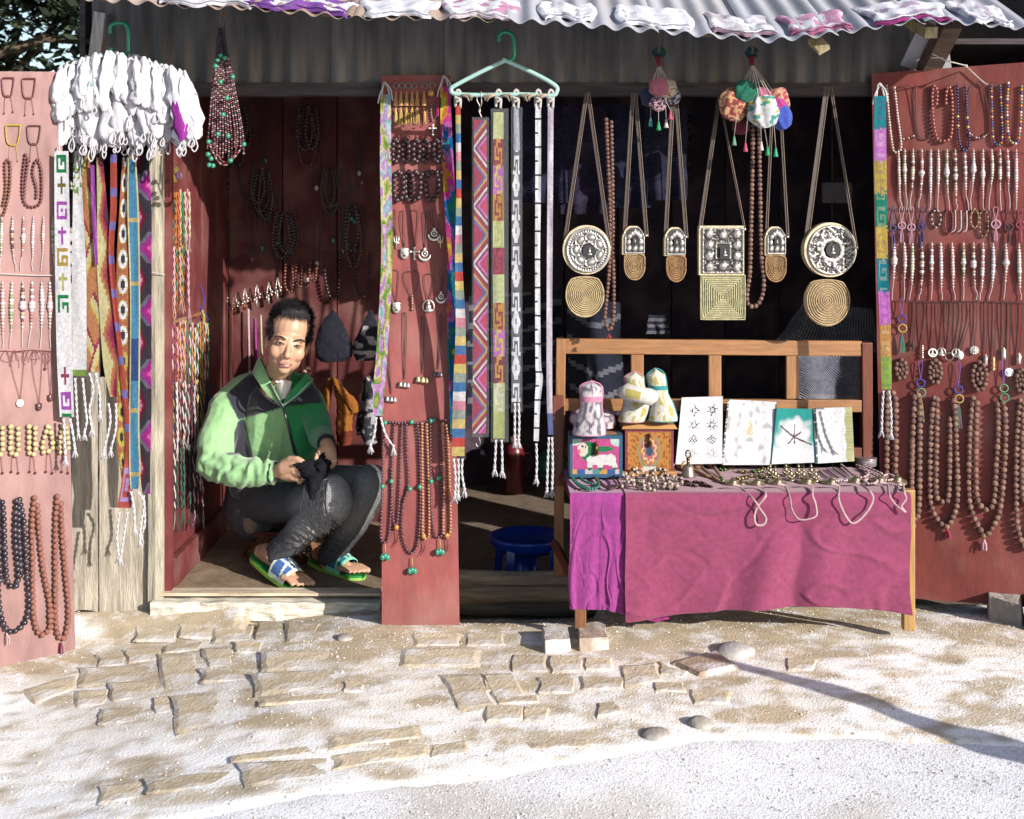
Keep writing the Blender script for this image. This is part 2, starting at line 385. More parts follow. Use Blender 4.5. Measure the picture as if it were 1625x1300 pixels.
rock(1112, 1150, .035, 'round pale cobble sunk in the dust below the bench'); rock(1040, 1165, .04, 'flat whitish stone left of the round cobble', sq=.3)
rock(1165, 1035, .06, 'large pale boulder top in front of the bench', K(225, 218, 215), .45); rock(547, 1013, .03, 'small rounded stone beside the door sill bricks', sq=.4)
# loose grit: pieces nobody could count
def grit(name, n, region, size, cols, parent=None):
    mb = MB()
    while n:
        x, y = region(); zz = gz(x, y) if y > road_edge(x) else rz(x, y); r = size*random.uniform(.4, 1)*(1.8 if random.random() < .04 else 1)
        a = random.uniform(0, 6.28); ca, sa = math.cos(a), math.sin(a)
        pts = [(ca*r, sa*r, 0), (-sa*r*.8, ca*r*.8, 0), (-ca*r, -sa*r, 0), (sa*r*.7, -ca*r*.7, 0), (0, 0, r*random.uniform(.5, .9))]
        mb.add([(x+p[0], y+p[1], zz+p[2]) for p in pts], [(0, 1, 4), (1, 2, 4), (2, 3, 4), (3, 0, 4)], jit(random.choice(cols), .2)); n -= 1
    return mk(name, mb, M['stone'], parent, origin=Vector((0, 0, 0)) if parent is None else None, kind='stuff')
def reg_road():
    while 1:
        x = random.uniform(-1.6, 1.7); y = random.uniform(-1.85, -1.15)
        if y < road_edge(x)-.01: return x, y
def reg_dirt():
    while 1:
        x = random.uniform(-1.8, 1.9); y = random.uniform(-1.6, .0)
        if y > road_edge(x) and (random.random() < .35 or (y > -.35 and x > -.3) or nz((x*3, y*3, 2)) > .25): return x, y
grit('road_gravel', 9000, reg_road, .0035, [(.5, .5, .53), (.6, .6, .62), (.3, .28, .27), (.42, .36, .3)])
grit('loose_grit', 6500, reg_dirt, .004, [(.5, .42, .32), (.62, .6, .6), (.3, .24, .17), (.4, .33, .24)])

# ---------------------------------------------------------------- the shop building
shop = thing('market_shop', 'wooden roadside souvenir shop with tin roof and open dark red interior', 'shop', (0, 0, 0))
RED = K(132, 58, 60, .39); SHADE_NAVY = (.026, .016, .032); GREYW = (.27, .24, .20); DARKW = (.045, .038, .042)
def wall(name, a, b, z0, z1, th, c, m=None, parent=shop, **kw):       # upright slab from a to b (x,y)
    a = Vector((a[0], a[1], 0)); b = Vector((b[0], b[1], 0)); t = (b-a).normalized(); n = Vector((t.y, -t.x, 0))*th
    z0 = Vector((0, 0, z0)); z1 = Vector((0, 0, z1))
    mb = MB(c); mb.hexa([a+z0, b+z0, b-n+z0, a-n+z0, a+z1, b+z1, b-n+z1, a-n+z1]); return mk(name, mb, M[m or 'paint'], parent, **kw)
LWX = -1.215
# interior walls are made of upright boards
def board_wall(a, b, z0, z1, n, c, name='wall_board'):
    a = Vector(a); b = Vector(b)
    for i in range(n):
        p = a.lerp(b, i/n+.002); q = a.lerp(b, (i+1)/n-.004/ (b-a).length); o = .0018*(i % 3)
        d = (b-a).normalized(); nn = Vector((d.y, -d.x))*o
        wall(name, p+nn, q+nn, z0, z1, .016, jit(c, .07))
SHADE_RED = tuple(x*.68 for x in RED)  # back wall red darkened to paint in the interior's shade
board_wall((LWX, 1.0), (-.28, 1.0), -.02, 2.0, 4, SHADE_RED)
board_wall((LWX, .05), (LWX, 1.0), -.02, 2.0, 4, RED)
board_wall((-.28, 1.02), (-.28, 2.0), -.06, 2.0, 4, SHADE_NAVY); board_wall((-.28, 2.0), (1.9, 2.0), -.06, 2.0, 8, SHADE_NAVY)  # right room walls coloured near navy to paint in deep shade
wall('side_wall', (1.9, 2.0), (1.9, .02), -.1, 2.2, .02, SHADE_NAVY)
wall('side_wall', (-1.5, 2.1), (-1.5, .03), -.12, 2.2, -.02, (.05, .042, .04), 'log')  # wood darkened to paint in shade behind the scarves
wall('back_wall', (-1.5, 2.12), (1.92, 2.12), -.1, 2.9, .02, GREYW, 'wood')
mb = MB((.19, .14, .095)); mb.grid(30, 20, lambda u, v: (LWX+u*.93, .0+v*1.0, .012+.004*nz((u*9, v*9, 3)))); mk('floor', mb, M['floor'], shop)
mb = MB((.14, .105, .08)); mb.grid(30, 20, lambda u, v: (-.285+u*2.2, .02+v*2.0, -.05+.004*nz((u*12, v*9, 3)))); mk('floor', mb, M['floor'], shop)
mb = MB(DARKW); mb.box(-1.5, 1.9, .04, 2.1, 1.93, 1.95); mk('ceiling', mb, M['log'], shop)
mb = MB(RED); mb.box(LWX+.002, LWX+.028, .06, .98, .012, .115); mk('skirting_board', mb, M['paint'], shop)
wall('door_jamb', (LWX+.03, .012), (LWX-.02, .012), .0, 1.78, .03, jit(RED), 'paint')
# front: planks and corner post on the left, sill, logs
def plank(x0, x1, z0, z1, y0=-.012, y1=.01, c=GREYW, name='plank', m='wood'):
    mb = MB(c); mb.grid(4, 30, lambda u, v: (x0+(x1-x0)*u+.003*nz((u*2, v*9, x0*9)), y0+.003*nz((x0*7+u*3, v*6, 1)), z0+(z1-z0)*v+(.012*nz((u*4+x0, 0, 5)) if v < .01 else 0)))
    mb.box(x0+.003, x1-.003, y0+.006, y1, z0+.012, z1); return mk(name, mb, M[m], shop)
X = lambda px, d=4.4: (px-CX)/F*d
Zp = lambda py, d=4.4: CAM_Z-(py-HZ)/F*d
plank(X(116), X(159)-.003, Zp(968), Zp(585)); plank(X(160), X(238), Zp(972), Zp(598), -.016); wall('added_dark_wall', (-1.5, .45), (LWX-.02, .45), -.1, 1.93, .02, (.02, .016, .025), 'log')  # wall at the end is added, dark, to keep the gap behind the scarves black
mb = MB((.26, .235, .19)); mb.grid(4, 60, lambda u, v: (X(240)+(X(264)-X(240))*u+.002*nz((0, v*12, u)), -.045+.012*abs(u-.5)+.003*nz((u*5, v*10, 2)), Zp(965)+(Zp(138)-Zp(965))*v)); mb.box(X(240)+.002, X(264)-.002, -.037, .03, Zp(965), Zp(138)); mk('corner_post', mb, M['wood'], shop)
mb = MB((.47, .44, .38)); mb.slab(60, 6, lambda u, v: (X(248)+(X(606)-X(248))*u, -.075+.008*nz((u*22, v*3, 0))+.02*(1-v)*abs(nz((u*9, 2, 0))), Zp(986, 4.33)+(.012+.05)*v*1.05+.004*nz((u*14, v*2, 5))), (0, .09, 0)); 
mk('door_sill', mb, M['log'], shop)
mb = MB((.44, .36, .27)); mb.box(X(252), X(605), -.045, .02, .0115, .021); mk('threshold', mb, M['log'], shop)
def log(x0, x1, z, y, r, c):
    pts = [Vector((x0+(x1-x0)*t, y+.006*nz((t*7, z*9, 1)), z+.006*nz((t*5, z*20, 2)))) for t in np.linspace(0, 1, 22)]
    mb = MB(c); mb.tube(pts, [r*(1+.14*nz((i*.4, z*9, 3))) for i in range(22)], 12)
    mb.v = [(a, b, e+.006*nz((a*9, b*60, e*90))) for a, b, e in mb.v]
    return mk('foundation_log', mb, M['log'], shop)
log(X(725), X(1400), Zp(917), .0, .026, (.20, .165, .125)); log(X(725), X(1400), Zp(940), -.02, .03, (.16, .125, .09)); log(X(722), X(1400), Zp(962), -.01, .026, (.08, .065, .05))
mb = MB(DARKW); mb.slab(60, 3, lambda u, v: (X(264)+(1.9-X(264))*u, -.03+.004*nz((u*30, v, 0)), Zp(153)+.045*v+.004*nz((u*20, v, 2))), (0, .06, 0)); mk('lintel_beam', mb, M['log'], shop)
# corrugated fascia above the opening
def corrugated(name, fn, nrm, width, length, c, m, per=.076, amp=.009, nl=8, th=.0015, parent=shop):
    n = int(width/per*10); nrm = Vector(nrm).normalized()
    mb = MB(c); mb.slab(n, nl, lambda u, v: Vector(fn(u, v))+nrm*amp*math.sin(2*math.pi*u*width/per), nrm*-th)
    return mk(name, mb, M[m], parent, smooth=True)
fx = [X(152), -1.0, -.62, -.24, .14, .52, .90, X(1466)]
for i in range(7):
    a, b = fx[i]-.006, fx[i+1]
    corrugated('fascia_sheet', lambda u, v, a=a, b=b, i=i: (a+(b-a)*u, -.022+.004*(i % 2)+.01*(1-v)*nz((u*3+i, 0, 0)), Zp(133)+.004*nz((u*6+i, 0, 3))+v*.56), (0, -1, 0), b-a, .5, jit((.082, .078, .080), .18), 'tin', amp=.007)
# rusty lower strip of the fascia, roof rafters and blocks
ekx = [60, 120, 300, 400, 560, 700, 870, 1000, 1100, 1220, 1330, 1450, 1540, 1640, 1700]
eky = [-8, -4, 10, 12, 28, 28, 35, 46, 54, 64, 52, 33, 36, 46, 52]
def eave(px): return np.interp(px, ekx, eky)
DE = 3.9
def roofpt(px, s, lift=0):                                        # s = metres up the slope
    p = P(px, eave(px), DE); sl = R(24)
    return Vector((p.x, p.y+s*math.cos(sl), p.z+s*math.sin(sl)))+Vector((0, -math.sin(sl), math.cos(sl)))*lift
RN = (0, -math.sin(R(24)), math.cos(R(24)))
cuts = [(112, 320, K(214, 190, 178)), (318, 560, K(205, 178, 160)), (556, 800, K(214, 190, 175)), (796, 1045, K(222, 222, 236)), (1040, 1200, K(224, 224, 238)), (1190, 1330, K(215, 220, 235)), (1325, 1470, K(222, 222, 238)), (1466, 1650, K(218, 220, 236))]
for i, (a, b, c) in enumerate(cuts):
    wd = (b-a)*DE/F
    corrugated('roof_sheet', lambda u, v, a=a, b=b, i=i: roofpt(a+(b-a)*u, v*3.0-.012*(i % 2), .003*(i % 2)), RN, wd, 3, c, 'rooftin', per=.074, amp=.0085, nl=14)
mb = MB((.16, .11, .08)); mb.tube([P(x, eave(x)-14, 4.06) for x in range(150, 1500, 50)], .012, 6); mk('purlin', mb, M['log'], shop)
for px in (172, 520, 820, 1120, 1420):
    mb = MB((.15, .11, .08)); mb.bar(Vector((X(px, 4.1), -.33, Zp(eave(px)-4, 4.1))), Vector((X(px, 4.1), .35, Zp(eave(px)-4, 4.1)+.3)), .016, .02); mk('rafter', mb, M['log'], shop)
mb = MB((.33, .31, .30)); mb.bar(P(160, 20, 4.36), P(148, 116, 4.38), .02, .012); mk('edge_board', mb, M['wood'], shop)
mb = MB(K(205, 190, 150)); mb.bar(P(1291, 62, 4.0), P(1308, 80, 3.96), .02, .01); mk('shim_board', mb, M['wood'], shop)
mb = MB(K(215, 200, 150)); mb.bar(P(1446, 34, 4.2), P(1478, 52, 4.0), .02, .018); mk('bracket_block', mb, M['wood'], shop)
mb = MB(K(225, 222, 235)); mb.bar(P(1486, 30, 4.25), P(1448, 108, 4.36), .045, .008); mb.bar(P(1488, 40, 4.3), P(1498, 112, 4.4), .025, .008); mk('flashing', mb, M['rooftin'], shop)
mb = MB((.10, .07, .055)); mb.bar(P(1510, 34, 4.1), P(1470, 116, 4.34), .03, .03); mk('roof_strut', mb, M['log'], shop)

# clothes drying on the roof
def garment(name, label, px0, px1, s0, s1, c, cat, hem=None, seed=0, sleeves=False):
    t_ = thing(name, label, cat, roofpt((px0+px1)/2, s0, .02), 'clothes drying on the tin roof')
    def f(u, v, k=0):
        w_ = 1+.1*math.sin(v*5+seed); px = (px0+px1)/2+(px1-px0)*(u-.5)*w_*(1+.2*v)
        hh = .011+.009*abs(nz((u*3+seed, v*3, seed)))+.003*nz((u*7, v*4+seed, 3))+.0035*math.cos(2*math.pi*(u*(px1-px0)*DE/F)/.074)
        hh *= min(1, .5+8*min(u, 1-u, v+.05))
        return roofpt(px, s0+(s1-s0)*v+.012*math.sin(u*9+seed)+.006*nz((u*12, seed, 0)), hh)
    def cf(u, v):
        if hem and v < .13: return hem
        g = nz((u*4+seed, v*4, seed*3)); k = 1+.1*g
        cc = c if not isinstance(c, list) else (c[0] if g > -.08 else c[1]); return tuple(x*k for x in cc)
    mb = MB(); mb.slab(36, 24, f, (0, .004, -.007), cf); mk('body', mb, M['white'], t_, smooth=True)
    if sleeves:
        for sg in (0, 1):
            a = px0 if sg == 0 else px1; b = a+(-34 if sg == 0 else 34)
            mb = MB(); mb.slab(8, 14, lambda u, v, a=a, b=b: roofpt(a+(b-a)*u, s0+.03+.02*u+(s1-s0)*.5*v, .016+.008*math.sin(v*6)), (0, .004, -.007), cf); mk('sleeve', mb, M['white'], t_, smooth=True)
    else:
        mb = MB(tuple(x*.8 for x in (c[0] if isinstance(c, list) else c))); mb.tube([f(u, .05)+Vector((0, -.004, .004)) for u in np.linspace(.03, .97, 24)], .003, 5); mk('hem_seam', mb, M['white'], t_)
WH = K(232, 232, 244, .5); PNK = K(215, 160, 195); PUR = K(140, 85, 180)
garment('washed_cloth', 'white crumpled washing on the left end of the tin roof', 258, 392, -.005, .16, [WH, K(190, 185, 200)], 'cloth', seed=1)
garment('washed_cloth', 'violet and white printed shirt drying above the dark bead bundle', 388, 545, -.004, .14, [PUR, WH], 'shirt', hem=PUR, seed=2)
garment('washed_cloth', 'plain white cloth with square corner drying on bare tin', 578, 684, -.002, .17, WH, 'cloth', seed=3)
garment('washed_cloth', 'white cloth with faint pink stain drying above the centre board', 710, 812, -.002, .2, [WH, PNK], 'cloth', hem=K(226, 214, 226), seed=4)
garment('washed_cloth', 'long white towel with rolled edge above the plastic hanger', 862, 944, .03, .2, WH, 'towel', seed=5)
garment('washed_cloth', 'wide white sheet drying beside the roof seam', 990, 1100, .022, .24, WH, 'sheet', seed=6)
garment('washed_cloth', 'white trousers with dark hem drying at the roof low point', 1138, 1236, .018, .22, [WH, K(214, 205, 218)], 'trousers', hem=K(170, 140, 160), seed=7)
garment('washed_cloth', 'pale pink short sleeved shirt drying on the white tin', 1262, 1350, .01, .2, [PNK, WH], 'shirt', hem=K(190, 110, 150), seed=8)
garment('washed_cloth', 'shirt with bright magenta waistband drying on the roof', 1392, 1510, .004, .2, [WH, K(205, 185, 215)], 'shirt', hem=K(170, 60, 140), seed=9)
garment('washed_cloth', 'narrow white cloth hanging over the right roof corner', 1540, 1610, -.005, .22, [WH, K(200, 190, 210)], 'cloth', seed=10)

# ---------------------------------------------------------------- trees behind, post outside the frame
def tree(name, label, base, h, crown_c, crown_r, n, lc, seed):
    random.seed(seed); t_ = thing(name, label, 'tree', base, 'dark trees behind the shop'); base = Vector(base)
    mb = MB((.09, .07, .05)); top = Vector(crown_c); mb.tube([base, base.lerp(top, .4)+Vector((.1, 0, 0)), base.lerp(top, .75), top], [.16, .13, .09, .04], 9)
    mk('trunk', mb, M['bark'], t_, smooth=True)
    for k in range(9):
        a = k*2.4; s_ = base.lerp(top, .35+.06*k); e = top+Vector((math.cos(a)*crown_r[0]*.75, math.sin(a)*crown_r[1]*.6, crown_r[2]*random.uniform(-.5, .6)))
        mb = MB((.08, .06, .045)); mb.tube([s_, s_.lerp(e, .5)+Vector((0, 0, .15)), e], [.06, .035, .012], 6); mk('limb', mb, M['bark'], t_)
    mb = MB(); cl = [Vector((random.gauss(0, .5), random.gauss(0, .5), random.gauss(0, .5))) for _ in range(70)]
    for i in range(n):
        q = random.choice(cl)+Vector((random.gauss(0, .12), random.gauss(0, .12), random.gauss(0, .12)))
        p = top+Vector((q.x*crown_r[0], q.y*crown_r[1], q.z*crown_r[2])); s_ = random.uniform(.035, .075)
        u = Vector((random.uniform(-1, 1), random.uniform(-1, 1), random.uniform(-.6, .6))).normalized(); v_ = u.cross(Vector((random.uniform(-1, 1), random.uniform(-1, 1), 1))).normalized()
        mb.add([p-u*s_, p+v_*s_*.5, p+u*s_, p-v_*s_*.5], [(0, 1, 2, 3)], jit(lc, .4))
    mk('crown', mb, M['leaf'], t_, origin=top, kind='stuff')
tree('tree', 'dark leafy tree behind the shop with sky showing through, upper left corner', (-4.6, 5.5, -.2), 4, (-4.3, 5.5, 3.0), (1.7, 1.3, 1.5), 30000, (.022, .032, .018), 3)
tree('tree', 'very dark tree beyond the right roof corner', (3.6, 3.6, -.2), 4, (3.4, 3.6, 2.4), (1.3, 1.1, 1.3), 16000, (.018, .026, .018), 5)
tree('tree', 'dense dark shrub tree filling the gap above the left display board', (-3.4, 4.2, -.2), 3, (-3.6, 4.4, 1.7), (1.3, .9, .8), 9000, (.025, .035, .02), 6)
random.seed(11)
mb = MB((.3, .25, .2)); mb.tube(cat_rom([Vector(q) for q in ((2.50, -2.35, -.15), (2.44, -2.36, .18), (2.50, -2.34, .38), (2.40, -2.37, .62), (2.44, -2.36, .80), (2.37, -2.36, .96))], 5), [.10, .10, .09, .075, .08, .10, .09, .06, .055, .075, .08, .06, .05, .045, .06, .07, .05, .04, .035, .045, .05, .035, .03, .03, .025, .02], 12); tag(mk('wooden_post', mb, M['log']), 'crooked wooden stump beyond the right picture edge, seen by its shadow on the dirt', 'post')
# ---------------------------------------------------------------- display boards
LP = plane3(P(-40, 115, 3.92), P(97, 115, 4.1), P(97, 115, 4.1)-Vector((0, 0, 1)))
RP = plane3(P(1383, 117, 4.34), P(1625, 100, 4.18), P(1383, 117, 4.34)-Vector((0, 0, 1)))
CP = plane3(P(605, 120, 4.33), P(715, 120, 4.33), P(606, 995, 4.1))
BW = Plane((0, .998-.018, 0), (0, -1, 0)); LW = Plane((LWX+.003, 0, 0), (1, 0, 0))
def board(name, label, pl, cor, c, th=.018, nseams=0):
    t_ = thing(name, label, 'display board', pl.at(*cor[0]), 'red display boards')
    q = [pl.at(*p) for p in cor]                                  # bl, br, tr, tl
    mb = MB(c); mb.slab(12, 30, lambda u, v: (q[0].lerp(q[1], u)).lerp(q[3].lerp(q[2], u), v)+pl.n*(.0015*nz((u*3, v*9, q[0].x))) , -pl.n*th)
    mk('panel', mb, M['paint'], t_); return t_
lb = board('display_board', 'faded red board hung with necklaces at the left edge, beside the white crossed scarf', LP, [(-60, 1066), (120, 1041), (96, 114), (-60, 113)], K(188, 146, 144, .40))
rb = board('display_board', 'wide dark red board full of bracelets and seed malas right of the bench', RP, [(1400, 946), (1720, 971), (1720, 92), (1383, 117)], K(146, 70, 66, .47))
cb = board('display_board', 'tall narrow red board leaning at the middle of the stall', CP, [(606, 995), (729, 993), (715, 119), (605, 120)], K(172, 92, 90))
t_ = lb
mb = MB(K(230, 220, 225)); mb.tube(path(LP, [(-5, 434), (60, 437), (115, 436)], .012)+[P(118, 436, 4.36), P(240, 432, 4.34), P(262, 436, 4.35)], .0016, 5); tag(mk('tie_string', mb, M['cord']), 'white string tied across the left board to the corner post', 'string')
mb = MB(K(225, 215, 210)); mb.tube([P(1480, 86, 4.1), P(1500, 96, 4.15), P(1532, 104, 4.18)]+path(RP, [(1536, 108), (1560, 130), (1568, 134)], .012), .0022, 5); mb.sphere(P(1533, 105, 4.18), .006)
mb.tube([P(1478, 92, 4.1), P(1497, 92, 4.12)], .002, 5); tag(mk('tie_string', mb, M['cord']), 'knotted white string tying the right board to the roof strut', 'string')

# ---------------------------------------------------------------- beads
_bm = {}
def bead_mesh(kind, c, r):
    k = (kind, tuple(round(x, 3) for x in c), round(r, 5))
    if k not in _bm:
        mb = MB(c); v, f = sph_t(8, 6) if kind != 'seed' else sph_t(10, 7)
        if kind == 'seed': mb.add([(a*r*(1+.22*noise.noise((a*3.5, b*3.5, e*3.5))), b*r*(1+.22*noise.noise((a*3.5+7, b*3.5, e*3.5))), e*r*(1+.2*noise.noise((a*3.5, b*3.5+5, e*3.5)))) for a, b, e in v], f)
        else: mb.sphere((0, 0, 0), r, seg=8, rings=6)
        _bm[k], _ = mb.mesh('bead', M['seed' if kind == 'seed' else 'bead'], True, Vector((0, 0, 0)))
    return _bm[k]
def bead_line(parent, pts, r, c, kind='bead', sep=False, gap=1.96, mb=None, seg=6, start=0):
    ps = resample(pts, r*gap)
    if sep:
        cs = c if isinstance(c, list) else [c]
        ms = [bead_mesh(kind, x, r) for x in cs]
        for i, p in enumerate(ps):
            inst('bead', ms[i % len(ms)] if len(ms) < 4 else random.choice(ms), p, parent, (random.uniform(0, 3), random.uniform(0, 3), 0), (1+random.uniform(-.07, .07),)*3)
        return ps
    own = mb is None; mb = mb or MB()
    for i, p in enumerate(ps):
        cc = c(i, len(ps)) if callable(c) else (c[(i+start) % len(c)] if isinstance(c, list) else jit(c, .2))
        rr = r
        if isinstance(cc, tuple) and len(cc) == 4: rr = r*cc[3]; cc = cc[:3]
        mb.sphere(p, (rr, rr, rr*.95), cc, seg, 4 if seg < 7 else 5)
    if own: mk('beads', mb, M['seed' if kind == 'seed' else 'bead'], parent, smooth=True)
    return ps
def tassel(mb, top, L, r, c, n=7, knot=True):
    top = Vector(top)
    if knot: mb.sphere(top, r*.7, c)
    for i in range(n):
        a = random.uniform(0, 6.28); q = top+Vector((math.cos(a)*r*1.3, math.sin(a)*r, -L*random.uniform(.85, 1)))
        mb.tube([top, top.lerp(q, .35)+Vector((math.cos(a)*r*.5, math.sin(a)*r*.5, 0)), q], [r*.35, r*.35, r*.3], 4, jit(c, .2))
def scl(pl, px, py): return (pl.at(px, py).y+D0)/F
def necklace(label, pl, loops, rpx, c, kind='bead', sep=False, off=None, name='bead_necklace', cat='necklace', group=None, tas=None, cord=None, extra=None, gap=1.96):
    px, py = loops[0][0][0], loops[0][0][1]; s = scl(pl, px, py); r = rpx*s; off = off if off is not None else r+.002
    t_ = thing(name, label, cat, pl.at(px, py, off), group); mb = None if sep else MB()
    for k, l in enumerate(loops): bead_line(t_, path(pl, l, off), r, c, kind, sep, gap, mb, start=k*3)
    if mb: mk('beads', mb, M['seed' if kind == 'seed' else 'bead'], t_, smooth=True)
    if cord:
        m2 = MB(cord[0])
        for l in cord[1]: m2.tube(path(pl, l, off), cord[2] if len(cord) > 2 else .0012, 5)
        mk('cord', m2, M['cord'], t_)
    for tt in tas or []:
        m2 = MB(); tassel(m2, pl.at(tt[0], tt[1], off), tt[2]*s, tt[3]*s, tt[4]); mk('tassel', m2, M['cord'], t_)
    for e in extra or []:
        m2 = MB(); pendant(m2, e[0], pl, e[1], e[2], e[3]*s, off+.002, e[4] if len(e) > 4 else None); mk('pendant', m2, M[e[5] if len(e) > 5 else 'metal'], t_, smooth=True)
    return t_
SILV = (.55, .53, .50); BRS = (.55, .42, .2)
def pendant(mb, kind, pl, px, py, s, off=.008, c=None):
    c = c or SILV; o = pl.at(px, py, off); n = pl.n; u = Vector((-n.y, n.x, 0)).normalized(); u = u if u.x > 0 else -u; z = Vector((0, 0, 1))
    q = lambda a, b, d=0: o+u*(a*s)+z*(b*s)+n*(d*s)
    Mx = Matrix((u, n, z)).transposed()
    if kind == 'disc': mb.sphere(q(0, 0), (s, s*.2, s), c, 12, 8, Mx)
    elif kind in ('peace', 'ring', 'cross_ring'):
        ring = [q(math.cos(a)*1, math.sin(a)*1) for a in np.linspace(0, 2*math.pi, 19)]; mb.tube(ring, s*.2, 6, c, False)
        if kind == 'peace': L_ = [((0, 1), (0, -1)), ((0, 0), (-.7, -.7)), ((0, 0), (.7, -.7))]
        elif kind == 'cross_ring': L_ = [((0, 1), (0, -1)), ((-1, 0), (1, 0))]
        else: L_ = []
        for a, b in L_: mb.tube([q(*a), q(*b)], s*.15, 5, c)
    elif kind == 'buddha':
        mb.sphere(q(0, -.55), (s*.9, s*.35, s*.35), c, 8, 6, Mx); mb.sphere(q(0, 0), (s*.5, s*.3, s*.6), c, 8, 6, Mx); mb.sphere(q(0, .7, .1), (s*.3, s*.25, s*.35), c, 8, 6, Mx); mb.sphere(q(0, 1.05), s*.13, c)
        mb.tube([q(math.cos(a)*1.0, .15+math.sin(a)*1.15, -.1) for a in np.linspace(-.6, 3.74, 14)], s*.12, 5, c)
    elif kind == 'moon':
        mb.tube([q(math.cos(a), math.sin(a)) for a in np.linspace(math.pi*.98, math.pi*2.02, 12)], [s*(.08+.22*math.sin(k*math.pi/11)) for k in range(12)], 6, c)
        mb.tube([q(math.cos(a)*.5, .15+math.sin(a)*.5) for a in np.linspace(0, 6.28, 12)], s*.14, 5, c); mb.sphere(q(0, .15), s*.22, c); mb.sphere(q(0, .95), (s*.3,)*3, c)
    elif kind == 'cross':
        mb.tube([q(0, 1.2), q(0, -1.3)], [s*.22, s*.3], 6, c); mb.tube([q(-.9, .35), q(.9, .35)], s*.25, 6, c)
        for a, b in ((0, 1.2), (-.9, .35), (.9, .35), (0, -1.3), (0, .3)): mb.sphere(q(a, b), s*.34, c)
    elif kind == 'stick':
        for k in range(6): mb.sphere(q(0, 1.5-k*.6), s*(.36 if k % 2 else .26), c)
        mb.tube([q(0, 1.6), q(0, -2)], [s*.2, s*.08], 6, c)
    elif kind == 'trident':
        mb.tube([q(0, 1.6), q(0, -1.4)], s*.13, 5, c); mb.tube([q(-.6, 1.4), q(-.5, .3), q(0, 0), q(.5, .3), q(.6, 1.4)], s*.15, 5, c); mb.tube([q(-.7, -.1), q(.7, -.1)], s*.15, 5, c)
    elif kind == 'plate':
        mb.hexa([q(-.5, -1.3, -.1), q(.5, -1.3, -.1), q(.5, -1.3, .1), q(-.5, -1.3, .1), q(-.5, 1.2, -.1), q(.5, 1.2, -.1), q(.5, 1.2, .1), q(-.5, 1.2, .1)], c)
        for k in range(4): mb.sphere(q(0, .9-k*.6, .12), s*.25, jit(c, .3))
        mb.sphere(q(0, 1.4), s*.3, c)
    elif kind == 'flower':
        for k in range(10): a = k*.628; mb.sphere(q(math.cos(a)*.75, math.sin(a)*.75), (s*.3, s*.15, s*.3), c, 6, 4, Mx)
        mb.sphere(q(0, 0, .1), (s*.6, s*.2, s*.6), c, 8, 5, Mx)
    elif kind == 'mask':
        mb.sphere(q(0, 0), (s*.8, s*.45, s), c, 10, 8, Mx); mb.sphere(q(0, .75), (s*.9, s*.4, s*.35), c, 8, 5, Mx)
        for a in (-.3, .3): mb.sphere(q(a, .1, .38), s*.14, (.05, .05, .05))
        mb.sphere(q(0, -.35, .42), (s*.35, s*.1, s*.15), (.08, .07, .06), 6, 4, Mx); mb.sphere(q(0, 0, .45), s*.16, c)
    elif kind == 'bell':
        for k, (a, b) in enumerate(((-.9, .1), (0, 0), (.8, -.1))):
            mb.lathe(q(a, b-.6), [(s*.62, 0), (s*.5, s*.35), (s*.4, s*.9), (s*.12, s*1.15)], 8, jit(c, .25)); mb.sphere(q(a, b-.65), s*.15, c)
    elif kind == 'drop': mb.sphere(q(0, 0), (s*.7, s*.5, s), c, 8, 6, Mx)
def cord_pendant(label, pl, x0, x1, y0, px, py, s, kind, cc=(.04, .03, .03), pc=None, group=None, m='metal', wide=.0012, off=.006):
    t_ = thing('pendant_necklace', label, 'necklace', pl.at(px, py, off), group)
    m2 = MB(cc); sz = scl(pl, px, py)
    m2.tube(path(pl, [(px, py-s*1.1), (x0, (y0*2+py)/3), (x0, y0+1), ((x0+x1)/2, y0-1), (x1, y0+1), (x1, (y0*2+py)/3), (px+.5, py-s*1.1)], off, 5), wide, 5); mk('cord', m2, M['cord'], t_)
    m2 = MB(); pendant(m2, kind, pl, px, py, s*sz, off+.002, pc); mk('pendant', m2, M[m], t_, smooth=True); return t_

WOOD = [K(120, 85, 80), K(135, 98, 88), K(108, 74, 70)]; RUD = [K(150, 112, 98), K(128, 92, 84), K(165, 125, 108)]; DARKB = [K(70, 62, 74), K(58, 50, 62), K(82, 74, 84)]
# ---------------------------------------------------------------- right board
g = 'malas of seed beads on the right board'
G7 = 'necklaces along the top of the right board'
necklace('cream pearl necklace, first from the left on the top row of the right board', RP, [[(1407, 136), (1411, 190), (1417, 236), (1423, 241), (1430, 232), (1424, 180), (1419, 136)]], 2.3, K(240, 215, 205), group=G7)
necklace('black cord choker with pale bead bar, second on the top row of the right board', RP, [[(1434, 221), (1442, 219), (1452, 215)]], 2, [K(230, 200, 195), K(120, 60, 60)], cord=((.05, .04, .04), [[(1434, 220), (1428, 180), (1429, 140), (1437, 136), (1445, 140), (1452, 180), (1457, 214), (1452, 216)]]), group=G7)
necklace('thin dark necklace with loose drop, third on the top row of the right board', RP, [[(1453, 137), (1454, 180), (1459, 215), (1468, 221), (1475, 214), (1474, 170), (1473, 138)]], 1.2, K(110, 75, 85), group=G7)
necklace('large reddish brown bead necklace on the top row of the right board', RP, [[(1486, 165), (1487, 145), (1481, 137), (1479, 160), (1481, 195), (1487, 220), (1497, 224), (1508, 218), (1511, 190), (1510, 150), (1505, 137), (1501, 150), (1501, 165)]], 3.1, K(175, 98, 90), group=G7)
necklace('navy blue bead necklace with two yellow beads, top row of the right board', RP, [[(1519, 136), (1520, 190), (1522, 225), (1530, 239), (1538, 230), (1535, 190), (1532, 138)]], 2.5, lambda i, n: K(225, 215, 130) if i in (10, 13, n-11, n-14) else K(45, 45, 105), group=G7)
